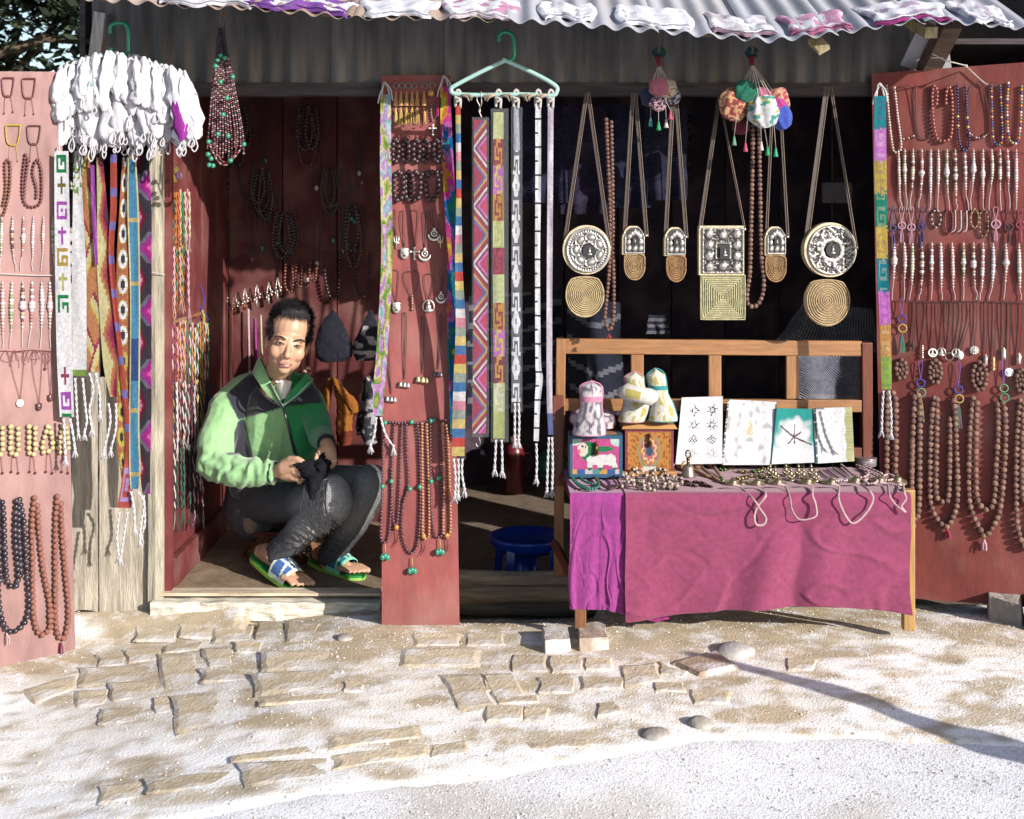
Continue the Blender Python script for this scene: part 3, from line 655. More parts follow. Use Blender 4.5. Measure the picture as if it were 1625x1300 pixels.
necklace('black cord choker with silver bead bar beside the navy bead necklace', RP, [[(1539, 212), (1550, 219), (1563, 216), (1569, 208)]], 2, [K(225, 210, 215), K(200, 150, 150), K(60, 50, 60)], cord=((.05, .04, .05), [[(1539, 212), (1537, 170), (1543, 140), (1549, 132), (1558, 132), (1563, 150), (1569, 180), (1570, 208)]]), group=G7)
MULT = [K(60, 70, 160), K(60, 130, 120), K(210, 140, 60), K(70, 60, 140), K(225, 205, 150), K(150, 50, 90), K(40, 110, 160)]
necklace('multicoloured blue and green bead necklace, top row of the right board', RP, [[(1573, 136), (1574, 180), (1576, 220), (1583, 230), (1590, 222), (1589, 180), (1587, 134)]], 2.3, MULT, group=G7)
necklace('multicoloured necklace with orange and white beads at the right end of the top row', RP, [[(1600, 132), (1598, 170), (1600, 215), (1607, 227), (1616, 222), (1620, 180), (1621, 134)]], 2.6, [K(240, 225, 220), K(60, 70, 150), K(220, 160, 60), K(130, 160, 120), K(225, 180, 160)], group=G7)
mb = MB(K(120, 80, 85))
for y in (238, 333, 477): mb.tube(path(RP, [(1410, y), (1470, y+3), (1540, y+2), (1640, y+5)], .004), .0009, 4)
tag(mk('hanging_string', mb, M['cord']), 'thin strings pinned across the right board that carry the bracelet rows', 'string')
PAL = [[K(240, 225, 220), K(225, 205, 200), K(235, 190, 190)], [K(240, 240, 240), K(205, 150, 150)], [K(235, 225, 210), K(160, 175, 130), K(230, 230, 220)], [K(228, 205, 215), K(240, 235, 240)], [K(215, 190, 165), K(240, 230, 225), K(120, 80, 90)]]
def bracelet_row(pl, xs, y0, y1, where, group, rmax=2.6):
    rmax *= 1.3
    for k, x in enumerate(xs):
        pal = PAL[(k*7+int(y0)) % len(PAL)]; dx = random.uniform(-5, 6); ym = y0+(y1-y0)*random.uniform(.62, .85); knot = random.random() < .3; s = scl(pl, x, y0)
        t_ = thing('bead_bracelet', '%s pale bead bracelet in the %s' % (ORD[k], where), 'bracelet', pl.at(x, y0, .006), group)
        pa = path(pl, [(x, y0), (x+random.uniform(-1, 1), (y0+ym)/2), (x+dx*.4, ym)], .007); mb = MB(); ps = resample(pa, 1.7*rmax*.75*s)
        for i, p in enumerate(ps):
            f_ = i/max(1, len(ps)-1); r = rmax*s*(.55+.5*math.sin(math.pi*min(1, f_*1.1)))*random.uniform(.85, 1.1); c = jit(pal[(i//random.choice((1, 1, 2))) % len(pal)], .12)
            if knot and abs(f_-.5) < .5/len(ps)*1.1: r *= 1.5; c = K(235, 220, 225)
            mb.sphere(p, (r, r*.9, r*.9), c, 6, 4)
        mk('beads', mb, M['bead'], t_, smooth=True)
        mb = MB(K(235, 215, 220)); mb.tube(path(pl, [(x, y0-4), (x, y0+3), (x, (y0+ym)/2), (x+dx*.4, ym), (x+dx, (ym+y1)/2), (x+dx+random.uniform(-2, 2), y1)], .006), .0014, 5); mk('cord', mb, M['cord'], t_)
bracelet_row(RP, [1426, 1436, 1449, 1463, 1477, 1489, 1503, 1516, 1531, 1545, 1560, 1574, 1587, 1599, 1613], 240, 334, 'upper bracelet row of the right board, from left', 'bracelets in rows on the right board')
bracelet_row(RP, [1419, 1435, 1448, 1463, 1479, 1493, 1511, 1529, 1545, 1560, 1576, 1596, 1617], 388, 476, 'lower bracelet row of the right board, from left', 'bracelets in rows on the right board', 2.9)
g3 = 'charms in the middle rows of the right board'
PK = K(232, 180, 205)
def charm(label, x, y0, y, s, c, kind='cross_ring', tasl=22):
    t_ = thing('woven_charm', label, 'charm', RP.at(x, y0, .006), g3); z = scl(RP, x, y)
    mb = MB(c); mb.tube(path(RP, [(x, y-s), (x-4, y0), (x+4, y0), (x, y-s)], .007, 4), .0012, 5); mk('cord', mb, M['cord'], t_)
    mb = MB(); pendant(mb, kind, RP, x, y, s*z, .008, c); mk('ring', mb, M['cord'], t_, smooth=True)
    if tasl: mb = MB(); tassel(mb, RP.at(x, y+s, .008), tasl*z, 2*z, c, 6); mk('tassel', mb, M['cord'], t_)
charm('pink peace sign charm, leftmost in the charm row of the right board', 1431, 331, 358, 5.5, PK, 'peace'); charm('second pink peace sign charm in the charm row of the right board', 1446, 331, 361, 5.5, PK, 'peace')
charm('blue peace sign charm with pink cord on the right board', 1463, 331, 359, 5.5, K(80, 75, 150), 'cross_ring', 30); charm('blue and yellow double knot charm at the left edge of the charm row', 1417, 331, 362, 4.5, K(100, 110, 170), 'ring', 30)
charm('large pink peace sign charm in the right half of the charm row', 1580, 331, 356, 6.5, PK, 'peace', 22); charm('dark peace sign charm with black tassel on the right board', 1601, 334, 361, 6, K(110, 80, 90), 'peace', 20); charm('red peace sign charm at the right end of the charm row', 1619, 333, 357, 6, K(190, 90, 110), 'peace', 24)
for lab, x0, x1, y0, y1, c in (('dark bead loop bracelet in the charm row of the right board', 1479, 1492, 332, 361, [K(60, 50, 60), K(225, 205, 195)]), ('dark red bead loop bracelet beside the dark loop', 1500, 1511, 333, 371, [K(150, 60, 80)]), ('tan bead loop bracelet in the charm row', 1541, 1552, 332, 362, [K(205, 175, 130), K(150, 120, 80)]), ('brown and tan bead loop bracelet beside the tan loop', 1555, 1567, 333, 376, [K(180, 150, 110), K(80, 55, 45)])):
    xm = (x0+x1)/2; necklace(lab, RP, [[(xm, y0), (x0, y0+8), (x0, y1-8), (xm, y1), (x1, y1-8), (x1, y0+8), (xm+.5, y0)]], 1.9, c, name='bead_bracelet', cat='bracelet', group=g3)
for k, x in enumerate((1516, 1525, 1534)):
    mb = MB(K(232, 220, 215)); mb.tube(path(RP, [(x, 334), (x, 362), (x-5, 368)], .008), .0022, 6); tag(mk('bone_stick', mb, M['bead']), '%s cream stick charm hanging between the bead loops of the right board' % ORD[k], 'charm', g3)
# pendants on cords
g5 = 'pendants on cords on the right board'
DK = (.035, .028, .028)
for (lab, x0, x1, px, py, s, kind, pc) in (
    ('black arrow pendant on black cord at the left of the pendant row', 1449, 1453, 1449, 548, 5, 'cross', (.03, .03, .03)),
    ('beaded silver stick pendant in the pendant row', 1461, 1471, 1464, 558, 6, 'stick', None), ('white oval peace pendant in the pendant row', 1477, 1484, 1480, 560, 6, 'peace', (.75, .73, .7)),
    ('small silver skull pendant in the pendant row', 1490, 1499, 1494, 560, 6, 'buddha', None), ('dark beaded ring pendant in the pendant row', 1503, 1511, 1506, 566, 6, 'ring', (.12, .1, .1)),
    ('silver oval pendant crossing the fish pendant', 1518, 1526, 1517, 560, 6, 'peace', None), ('white bone fish pendant in the pendant row', 1532, 1539, 1524, 564, 7, 'drop', (.7, .68, .62)),
    ('silver turtle pendant in the pendant row', 1545, 1550, 1546, 556, 7, 'flower', None), ('dark engraved plate pendant', 1562, 1567, 1564, 572, 6, 'plate', (.25, .22, .2)),
    ('golden bone stick pendant', 1574, 1580, 1577, 577, 6, 'stick', (.55, .42, .2)), ('grey rectangular plate pendant', 1589, 1595, 1593, 562, 6, 'plate', (.5, .48, .4)),
    ('white sun pendant low on the right board', 1603, 1604, 1601, 591, 7, 'flower', (.75, .73, .7)), ('silver feather pendant at the right end of the pendant row', 1612, 1622, 1617, 570, 6, 'plate', None)):
    cord_pendant(lab, RP, x0, x1, 480, px, py, s, kind, DK, pc, g5, 'bead' if pc else 'metal')
MT = [K(120, 180, 140), K(90, 90, 190), K(215, 190, 110), K(200, 120, 190), K(90, 170, 130)]
def knot_charm(label, x, y0, y, L):
    t_ = thing('knotted_charm', label, 'charm', RP.at(x, y0, .01), 'knotted charms with tassels on the right board'); z = scl(RP, x, y); c1, c2 = random.sample(MT, 2)
    mb = MB(K(150, 110, 200)); mb.tube(path(RP, [(x, y), (x-3, y0), (x+3, y0), (x, y)], .012, 4), .0012, 5); mk('cord', mb, M['cord'], t_)
    mb = MB(); pendant(mb, 'ring', RP, x, y+6, 6*z, .013, c1); pendant(mb, 'ring', RP, x+1, y+21, 6.2*z, .013, c2); mk('rings', mb, M['cord'], t_, smooth=True)
    mb = MB()
    for k in range(7): mb.tube(path(RP, [(x, y+29), (x+(k-3)*.9, y+40), (x+(k-3)*1.7+random.uniform(-1, 1), y+L)], .012, 3), .0015, 4, random.choice(MT))
    mk('tassel', mb, M['cord'], t_)
knot_charm('double ring knotted charm hanging high beside the long scarf', 1431, 477, 500, 60); knot_charm('green double ring knotted charm between the seed malas', 1461, 575, 602, 68); knot_charm('blue ringed knotted charm between the seed malas', 1521, 578, 612, 68); knot_charm('yellow and green ringed knotted charm over the widest seed mala', 1593, 572, 610, 58)
for lab, cx, cy, w_, h_ in (('small cluster bracelet of rudraksha seeds, leftmost on the right board', 1430, 586, 8, 15), ('rudraksha seed bracelet beside the green knotted charm', 1484, 590, 9, 18), ('large rudraksha seed bracelet in the middle of the right board', 1554, 597, 11, 22), ('rudraksha seed bracelet cut by the right picture edge', 1621, 605, 8, 18)):
    l = [(cx+w_*math.sin(a), cy-h_*math.cos(a)) for a in np.linspace(0, 6.0, 12)]; l2 = [(cx+.35*w_*math.sin(a), cy-.5*h_*math.cos(a)) for a in np.linspace(0, 5.5, 8)]
    necklace(lab, RP, [l, l2], 4, RUD[1:2]+RUD[:1], 'seed', True, .012, 'seed_bracelet', 'bracelet', 'rudraksha seed bracelets')
# seed malas
necklace('long seed mala hanging behind the right end of the bench', RP, [[(1408, 625), (1407, 700), (1407, 800), (1412, 850), (1418, 800), (1421, 720), (1421, 640), (1416, 622)]], 4.9, RUD, 'seed', True, .013, 'seed_mala', 'prayer beads', g)
necklace('seed mala with its right strand passing the bench corner post', RP, [[(1451, 630), (1448, 700), (1447, 790), (1453, 825), (1458, 800), (1459, 720), (1459, 640), (1455, 626)], [(1447, 700), (1446, 790), (1449, 840)]], 4.9, RUD, 'seed', True, .013, 'seed_mala', 'prayer beads', g)
necklace('double seed mala with short crimson tassel on the right board', RP, [[(1482, 632), (1477, 680), (1475, 780), (1480, 810), (1492, 830), (1503, 835), (1512, 820), (1519, 790), (1517, 700), (1514, 640), (1508, 630)], [(1487, 634), (1486, 700), (1485, 780), (1490, 792), (1499, 797), (1505, 785), (1507, 700), (1507, 660)]], 4.7, RUD, 'seed', True, .013, 'seed_mala', 'prayer beads', g, tas=[(1503, 842, 13, 4, K(180, 50, 90))])
necklace('widest double seed mala with pink tassel on the right board', RP, [[(1544, 632), (1539, 680), (1537, 780), (1543, 815), (1555, 840), (1563, 851), (1574, 838), (1586, 810), (1592, 760), (1595, 700), (1594, 650), (1588, 636)], [(1550, 640), (1548, 700), (1549, 780), (1556, 803), (1567, 808), (1577, 795), (1580, 740), (1583, 690), (1583, 640)]], 4.9, RUD, 'seed', True, .013, 'seed_mala', 'prayer beads', g, tas=[(1562, 858, 16, 3, K(235, 195, 215))])
necklace('seed mala running out of the right picture edge', RP, [[(1618, 636), (1613, 700), (1612, 780), (1615, 840), (1628, 870), (1642, 850), (1648, 760), (1646, 680), (1640, 636)], [(1624, 640), (1622, 720), (1623, 790), (1632, 800)]], 4.9, RUD, 'seed', True, .013, 'seed_mala', 'prayer beads', g)

# ---------------------------------------------------------------- left board
gl = 'small loop bracelets on the left board'
for lab, x0, x1, y0, y1, c in (('dark square cord bracelet in the top left corner of the left board', 3, 22, 124, 153, K(120, 50, 60)), ('dark square cord bracelet beside the shadow of the hanging pouches', 35, 56, 125, 156, K(125, 55, 60)), ('yellow cord loop bracelet on the left board', 9, 32, 199, 230, K(200, 170, 60)), ('brown cord loop bracelet right of the yellow one', 43, 64, 200, 229, K(105, 60, 60))):
    t_ = thing('cord_bracelet', lab, 'bracelet', LP.at(x0, y0, .006), gl); xm = (x0+x1)/2
    mb = MB(c); mb.tube(path(LP, [(x0, y0+2), (x0+2, y1-6), (xm-4, y1), (xm+4, y1), (x1-3, y1-6), (x1, y0+2), (x1-3, y0), (x0+3, y0), (x0, y0+2)], .006, 4), .0026, 6); mk('loop', mb, M['bead'], t_)
    mb = MB(jit(c)); mb.tube(path(LP, [(xm-6, y1+26), (xm-4, y1+1), (xm+4, y1+1), (xm+8, y1+24)], .005), .0008, 4); mb.sphere(LP.at(xm-6, y1+27, .005), .003); mb.sphere(LP.at(xm+8, y1+25, .005), .003); mk('cord', mb, M['cord'], t_)
gm = 'wooden bead necklaces on the left board'
necklace('brown bead necklace running off the left picture edge', LP, [[(-6, 340), (4, 342), (9, 330), (15, 300), (16, 262), (12, 254), (8, 262), (9, 300), (4, 330)]], 2.9, [K(140, 85, 60), K(125, 75, 65)], group=gm)
necklace('long dark brown bead necklace looped in an open U on the left board', LP, [[(40, 246), (36, 280), (36, 310), (42, 326), (55, 328), (65, 318), (66, 280), (62, 258), (56, 256), (52, 275), (58, 300), (57, 318)], [(40, 246), (44, 256), (40, 290), (38, 315)]], 2.9, K(125, 70, 72), group=gm)
bracelet_row(LP, [3, 20, 37, 53, 69, 84], 347, 430, 'upper bracelet row of the left board, from left', 'bracelets in rows on the left board', 2.5)
bracelet_row(LP, [4, 19, 36, 51, 66, 79], 450, 552, 'lower bracelet row of the left board, from left', 'bracelets in rows on the left board', 3.2)
gp = 'pendants on thin cords on the left board'
mb = MB(K(140, 70, 80)); mb.tube(path(LP, [(-10, 556), (20, 558), (50, 556), (84, 558)], .005), .0012, 4)
for i in range(14): x = random.uniform(5, 80); mb.tube(path(LP, [(x, 556), (x+random.uniform(-8, 8), 570), (x+random.uniform(-5, 9), 560+random.uniform(5, 26))], .006), .0008, 4)
tag(mk('hanging_string', mb, M['cord']), 'tangled red string pinned across the left board above the pendants', 'string')
cord_pendant('round white disc pendant on a thin red cord', LP, 19, 37, 560, 32, 640, 6, 'disc', K(130, 60, 70), (.75, .72, .72), gp, 'bead', .0008)
cord_pendant('small brown carved pendant on the left board', LP, 52, 66, 560, 62, 646, 6, 'mask', K(130, 60, 70), K(110, 65, 65), gp, 'bead', .0008)
cord_pendant('reddish brown round pendant beside the crossed scarf', LP, 77, 82, 560, 80, 632, 5.5, 'mask', K(130, 60, 70), K(120, 60, 60), gp, 'bead', .0008)
cord_pendant('thin plain cord with tiny drop on the left board', LP, 68, 72, 560, 72, 585, 3, 'drop', K(130, 60, 70), K(120, 60, 60), gp, 'bead', .0008)
TANB = [K(232, 214, 165), K(222, 200, 150)]
for k, (xa, xb) in enumerate(((-8, 4), (17, 29), (46, 56), (72, 83), (97, 108))):
    t_ = thing('wooden_bracelet', '%s pale wooden bead bracelet from the left above the black mala' % ORD[k], 'bracelet', LP.at(xa, 674, .01), 'pale wooden bead bracelets'); tl = (0, 0, 0, 4, 3)[k]
    pa = path(LP, [(xa+tl, 677), (xa-tl*.7, 700), (xa-tl, 717), ((xa+xb)/2, 722 if tl == 0 else 716), (xb, 717-tl), (xb, 700), (xb-tl, 677)], .012)
    bead_line(t_, pa, 4.3*scl(LP, 50, 700), TANB, 'bead', True)
    mb = MB(K(150, 60, 80)); mb.tube(path(LP, [(xa+1, 748), (xa+3, 723), (xb-3, 723), (xb, 750)], .006), .0009, 4)
    for q in ((xa+1, 749), (xb, 751)): mb.sphere(LP.at(*q, .006), .0042, K(120, 50, 70))
    mk('cord', mb, M['cord'], t_)
necklace('long black bead mala with pale thread tassel on the left board', LP, [[(31, 793), (38, 830), (42, 900), (46, 960), (38, 990), (20, 1003), (8, 995), (0, 970), (-4, 920)], [(26, 795), (24, 850), (29, 920), (20, 930), (12, 922), (8, 880), (6, 820), (3, 792)], [(30, 797), (30, 850), (33, 905), (27, 925)], [(-3, 794), (-2, 850), (1, 925)]], 4.6, DARKB, 'bead', True, .013, 'bead_mala', 'prayer beads', None, tas=[(11, 1006, 18, 3, K(225, 195, 190))])
necklace('brown seed mala left of the tasselled one', LP, [[(55, 790), (51, 830), (52, 900), (53, 970), (60, 1002), (72, 1006), (82, 985), (78, 950), (68, 900), (62, 840), (59, 795)]], 4.4, K(175, 115, 100), 'seed', True, .013, 'seed_mala', 'prayer beads', 'brown seed malas on the left board')
necklace('brown seed mala with long crimson tassel at the board edge', LP, [[(91, 788), (88, 840), (88, 900), (88, 960), (90, 1000), (98, 1014), (105, 1004), (109, 970), (103, 900), (99, 850), (96, 792)], [(79, 960), (80, 990), (84, 1000)]], 4.4, K(170, 110, 96), 'seed', True, .013, 'seed_mala', 'prayer beads', 'brown seed malas on the left board', tas=[(97, 1021, 20, 2.6, K(150, 50, 95))])

# ---------------------------------------------------------------- centre board
gc = 'key charms on the centre board'
mb = MB(K(160, 160, 165))
mb.tube(path(CP, [(612, 132), (640, 133), (660, 132), (690, 127), (707, 124)], .008), .0012, 5)
for x in (628, 638, 648, 657, 674, 686): pendant(mb, 'ring', CP, x, 136, 4.4*CP.at(x, 136).y*0+.0095, .008, K(170, 170, 175))
tag(mk('wire', mb, M['metal'], smooth=True), 'thin wire with metal rings across the top of the centre board', 'wire')
for k, x in enumerate((628, 636, 645, 654, 662, 673)):
    t_ = thing('key_charm', '%s yellow silk key charm from the left at the top of the centre board' % ORD[k], 'charm', CP.at(x, 150, .008), gc); s = scl(CP, x, 150)
    mb = MB(K(225, 165, 120)); mb.lathe(CP.at(x, 168, .012), [(.0085, 0), (.007, .02), (.004, .03), (.002, .05)], 8, jit(K(225, 170, 110), .15)); mk('body', mb, M['cloth'], t_)
    mb = MB(); tassel(mb, CP.at(x, 172, .012), 26*s, 2.2*s, K(225, 195, 110), 8); mb.sphere(CP.at(x, 204-(k % 3)*3, .012), .003, K(150, 120, 90)); mk('tassel', mb, M['cord'], t_)
necklace('golden ball charm beside the yellow key charms', CP, [[(684, 148), (685, 152)]], 6, K(220, 165, 90), name='ball_charm', cat='charm', tas=[(695, 160, 26, 2.5, K(190, 60, 120))], cord=(K(190, 60, 120), [[(690, 140), (695, 150), (696, 160)]]), group=gc)
necklace('silver link key chain below the golden ball charm', CP, [[(685, 166), (684, 180), (687, 194)]], 2.2, K(140, 130, 125), name='key_chain', cat='charm', extra=[('cross', 687, 206, 6)])
for r0, y0, y1, cols in (('upper', 222, 258, (628, 644, 661, 676, 693, 706)), ('lower', 273, 318, (633, 649, 660, 686))):
    for k, x in enumerate(cols):
        w_ = 4.5 if r0 == 'upper' else (7, 5, 7, 9)[k]
        l = [(x, y0), (x-w_, y0+9), (x-w_, y1-9), (x-2, y1), (x+w_-1, y1-8), (x+w_, y0+9), (x+1.5, y0+1)]
        necklace('%s dark wooden bead bracelet in the %s bracelet row of the centre board' % (ORD[k], r0), CP, [l], 4.2, [K(88, 62, 66), K(72, 52, 58)], 'bead', True, .013, 'wooden_bracelet', 'bracelet', 'dark bead bracelets on the centre board')
necklace('short dark bead strand draped to the scarf on the centre board', CP, [[(670, 277), (680, 274), (692, 273), (708, 275)]], 4, [K(80, 58, 62)], 'bead', True, .013, 'wooden_bracelet', 'bracelet', 'dark bead bracelets on the centre board')
gq = 'pendants on cords on the centre board'
DKc = (.05, .03, .03)
for lab, x0, x1, y0, px, py, s, kind, pc in (
    ('silver mask pendant in the upper pendant row of the centre board', 636, 641, 336, 642, 403, 9, 'mask', None), ('silver cross pendant on a wide V cord', 652, 663, 335, 658, 402, 7, 'cross', None),
    ('silver crescent pendant in the upper row of the centre board', 672, 677, 337, 674, 404, 9, 'moon', None), ('brass anchor pendant beside the crescent', 683, 687, 334, 689, 372, 9, 'moon', None),
    ('red tasselled hairpin pendant at the upper left of the centre board', 625, 628, 334, 629, 385, 7, 'trident', None), ('red cord pin beside the rainbow scarf', 696, 700, 340, 699, 384, 7, 'trident', (.6, .5, .35)),
    ('silver face pendant in the second row of the centre board', 621, 632, 430, 629, 489, 9, 'mask', None), ('brown stick pendant on a wide V cord', 642, 664, 432, 654, 480, 7, 'stick', (.25, .17, .14)),
    ('silver seated figure pendant in the second row', 674, 687, 436, 680, 488, 9, 'buddha', None), ('silver crescent pendant touching the rainbow scarf', 700, 703, 436, 700, 472, 8, 'moon', None),
    ('cluster of small bells on long cords low at the left', 613, 617, 505, 621, 633, 7, 'bell', (.3, .27, .27)), ('cluster of grey bells in the centre of the board', 640, 645, 498, 642, 610, 7, 'bell', (.35, .33, .32)),
    ('gold plated bell cluster on tangled cords', 669, 673, 505, 671, 602, 8, 'bell', (.45, .38, .22)), ('dark single bell beside the rainbow scarf', 698, 701, 500, 695, 593, 6, 'bell', (.15, .13, .14))):
    cord_pendant(lab, CP, x0, x1, y0, px, py, s, kind, DKc, pc, gq, 'metal')
gb = 'thin bead malas low on the centre board'
PUB = [K(105, 62, 80), K(120, 78, 92)]; GRN = K(70, 170, 140); TB = [K(215, 155, 115), K(200, 135, 100)]
def cmala(lab, l, c, greens=(), tas=None, ball=None):
    ex = []
    t_ = necklace(lab, CP, [l], 2.55, c, off=.009, group=gb, name='bead_mala', cat='prayer beads')
    for q in greens: mb = MB(GRN); mb.sphere(CP.at(q[0], q[1], .012), .0085, GRN); mk('turquoise_bead', mb, M['bead'], t_, smooth=True)
    if ball: mb = MB(K(220, 160, 90)); mb.sphere(CP.at(*ball, .012), .009); mb.tube(path(CP, [(ball[0], ball[1]+4), (ball[0]+1, ball[1]+18), (ball[0]-5, ball[1]+32)], .01), .0012, 4, K(130, 50, 60)); mb.tube(path(CP, [(ball[0], ball[1]+4), (ball[0]+2, ball[1]+18), (ball[0]-1, ball[1]+26)], .01), .0012, 4, K(130, 50, 60)); mk('guru_bead', mb, M['bead'], t_, smooth=True)
    if tas:
        mb = MB(K(215, 190, 130)); mb.tube([CP.at(*tas, .011), CP.at(tas[0]+1, tas[1]+14, .013)], .0015, 5)
        for dx in (-4, 0, 4): mb.sphere(CP.at(tas[0]+dx, tas[1]+20+abs(dx)*.4, .014), (.0085, .0085, .011), GRN)
        mk('turquoise_drops', mb, M['bead'], t_, smooth=True)
cmala('dark bead mala with turquoise drops, leftmost low on the centre board', [(609, 674), (608, 720), (606, 800), (604, 850), (610, 861), (617, 850), (621, 790), (623, 720), (626, 672)], PUB, [(607, 772), (621, 764)], (611, 863))
cmala('dark mala with round wooden guru bead on the centre board', [(638, 676), (636, 720), (633, 800), (629, 834), (624, 824), (622, 790), (621, 740)], PUB, (), None, (629, 837))
cmala('longest dark mala with turquoise drops in the middle of the centre board', [(645, 674), (646, 720), (648, 770), (640, 800), (638, 840), (643, 865), (652, 878), (662, 866), (666, 830), (667, 770), (665, 700), (662, 672)], PUB, [(650, 776), (666, 773)], (654, 885))
cmala('tan bead mala with wooden guru bead right of the middle', [(670, 672), (670, 740), (671, 800), (671, 848), (678, 854), (681, 840), (680, 760), (677, 672)], TB, (), None, (672, 851))
cmala('dark bead mala with turquoise drops on the right of the centre board', [(683, 672), (683, 740), (684, 800), (689, 845), (696, 852), (702, 840), (700, 760), (697, 672)], PUB, [(684, 764), (696, 759), (684, 668)], (698, 855))
cmala('tan bead mala at the right edge of the centre board', [(702, 672), (704, 740), (704, 800), (704, 845), (710, 853), (715, 838), (714, 780), (711, 700), (708, 674)], TB, (), None, (709, 850))
cmala('thin dark bead strand laid across the nails of the centre board', [(608, 672), (622, 670), (634, 672), (648, 670), (662, 672), (680, 668), (700, 668), (711, 666)], PUB, [(611, 671), (653, 670), (688, 667)])

# ---------------------------------------------------------------- woven scarves
S_ = ["0000000", "0111110", "0100000", "0101110", "0101010", "0100010", "0111110", "0000000"]
CR = ["00000", "00100", "00100", "01110", "00100", "00100", "00100", "00000"]
SK = ["0011100", "0010000", "0110000", "0101110", "0101010", "0100010", "0111010", "0000010", "0001110"]
def cell(bm, u, r): w_ = len(bm[0]); return bm[int(r) % len(bm)][min(int(u*w_), w_-1)] == '1'
def tri(u): return abs(2*u-1)
def rings(u, r, P_, cols, side=0, k=1.0):
    d = abs(((r+P_/2) % P_)-P_/2)/(P_/2); x = abs(u-side)*(1 if side in (0, 1) else 2)
    v = max(d*1.0, 0)+x*k; n = len(cols)
    return cols[min(int(v*n/(1+k)*1.05), n-1)]
def scarf(label, pl, cl, pat, ncol=8, off=.006, cell_m=.006, tass=(), sleeve=None, group=None, name='woven_scarf', wav=.004, m='weave', th=.003, twist=0, catg='scarf'):
    t_ = thing(name, label, catg, pl.at(cl[0][0], cl[0][1], off), group)
    pts = cat_rom([(c[0], c[1], c[2]) for c in cl], 10); s = scl(pl, cl[0][0], cl[0][1])
    L_ = [0]
    for a, b in zip(pts, pts[1:]): L_.append(L_[-1]+math.hypot(b[0]-a[0], b[1]-a[1])*s)
    nr = max(4, int(L_[-1]/cell_m)); ph = random.uniform(0, 9)
    def cen(v):
        d = v*L_[-1]; i = 0
        x = np.interp(d, L_, [p[0] for p in pts]); y = np.interp(d, L_, [p[1] for p in pts]); h = np.interp(d, L_, [p[2] for p in pts]); return x, y, h
    def fn(u, v):
        x, y, h = cen(v); z = wav*nz((v*4+ph, ph, 0))+.002*nz((v*14, u*2, ph))+.5*wav*math.sin(u*3.1)*math.sin(v*9+ph)
        return pl.at(x+(u*2-1)*h, y+.6*nz((u*3, v*9, ph)), off+z)
    def cf(u, v): return jit(pat(u, v*nr, nr), .07)
    mb = MB(); mb.slab(ncol, nr, fn, -pl.n*th, cf); mk('band', mb, M[m], t_, smooth=False)
    for ti, tp in enumerate(tass):
        mb = MB(K(234, 230, 238)); pa = path(pl, tp, off+.006, 6); rr = .0034
        for ph2 in (0, 3.14):
            mb.tube([p+Vector((math.cos(i*.9+ph2)*.0022, math.sin(i*.9+ph2)*.0022, 0)) for i, p in enumerate(resample(pa, .006))], rr*.75, 5)
        e = pa[-1]; mb.sphere(e, .0055)
        for k in range(9):
            a = k*.7; mb.tube([e, e+Vector((math.cos(a)*.009+random.uniform(-.003, .003), math.sin(a)*.006, -.022-random.uniform(0, .01)))], [.002, .0014], 4)
        mk('tassel_cord', mb, M['white'], t_, smooth=True)
    if sleeve:
        mb = MB((.5, .5, .52)); x0, x1, y0, y1, y2 = sleeve
        mb.slab(3, 40, lambda u, v: pl.at((x0+(x1-x0)*u)*min(1, 1)+(0 if v > .04 else 0), y0+(y1-y0)*v, off+.008+.003*nz((u*3, v*12, x0))), -pl.n*.016); mk('clear_sleeve', mb, M['film'], t_, smooth=True)
    return t_
gs = 'woven scarves hanging at the left post'; VL = VP(4.18)
Wt = K(232, 232, 240, .5); PU = K(175, 90, 190); GN = K(40, 140, 85); GD = K(190, 160, 80); BK = (.03, .025, .03)
seq = [('k', GN), ('c', K(120, 110, 50)), ('k', PU), ('c', PU), ('k', GD), ('c', K(190, 190, 120)), ('k', GN), ('x', None), ('x', None), ('c', K(160, 70, 110)), ('k', PU)]
def pat_cross(u, r, n):
    a = (r/n)*len(seq)*1.02; i = int(a) % len(seq); f_ = a-int(a); k, c = seq[i]
    if k == 'k': return c if S_[min(int(f_*8), 7)][min(int((u if i % 2 else u)*7), 6)] == '1' else Wt
    if k == 'c': return c if CR[min(int(f_*8), 7)][min(int(u*5), 4)] == '1' else Wt
    return Wt
scarf('white scarf with coloured crosses and square spirals over the left board', VP(4.06), [(97, 240, 11), (99, 400, 12), (102, 560, 12), (106, 662, 11)], pat_cross, 14, .01, .0115, [[(101, 664), (103, 700), (104, 726)], [(111, 664), (116, 690), (119, 712)]], group=gs)
scarf('plain white scarf with pale green ends beside the crossed scarf', VL, [(124, 240, 8), (123, 300, 7), (125, 420, 11), (126, 500, 11), (126, 597, 11)], lambda u, r, n: K(140, 170, 90) if (r/n > .97 or (r/n < .2 and nz((u*5, r*.3, 0)) > .1)) else Wt, 8, .02, .007, [[(119, 600), (122, 650), (124, 685)], [(131, 600), (136, 650), (138, 668), (134, 686)]], group=gs)
MG = K(165, 60, 95); CRM = K(225, 215, 165); OR = K(200, 140, 100); YL = K(215, 200, 100)
scarf('cream scarf with crimson zigzag between white and brown ones', VL, [(138, 245, 6), (138, 330, 8), (143, 450, 13), (146, 540, 11), (148, 590, 9)], lambda u, r, n: (lambda v: MG if v < 3.2 else (CRM if v < 9 else (YL if v < 11 else OR)))(abs((r % 26)-13)*.9+0 if False else ((r+tri(u)*0+18*u) % 26 if int((r+18*u)/26) % 2 == 0 else (r-18*u) % 26)), 10, .012, .007, [[(142, 592), (148, 620), (142, 650), (146, 680)], [(152, 592), (158, 625), (159, 655)]], group=gs)
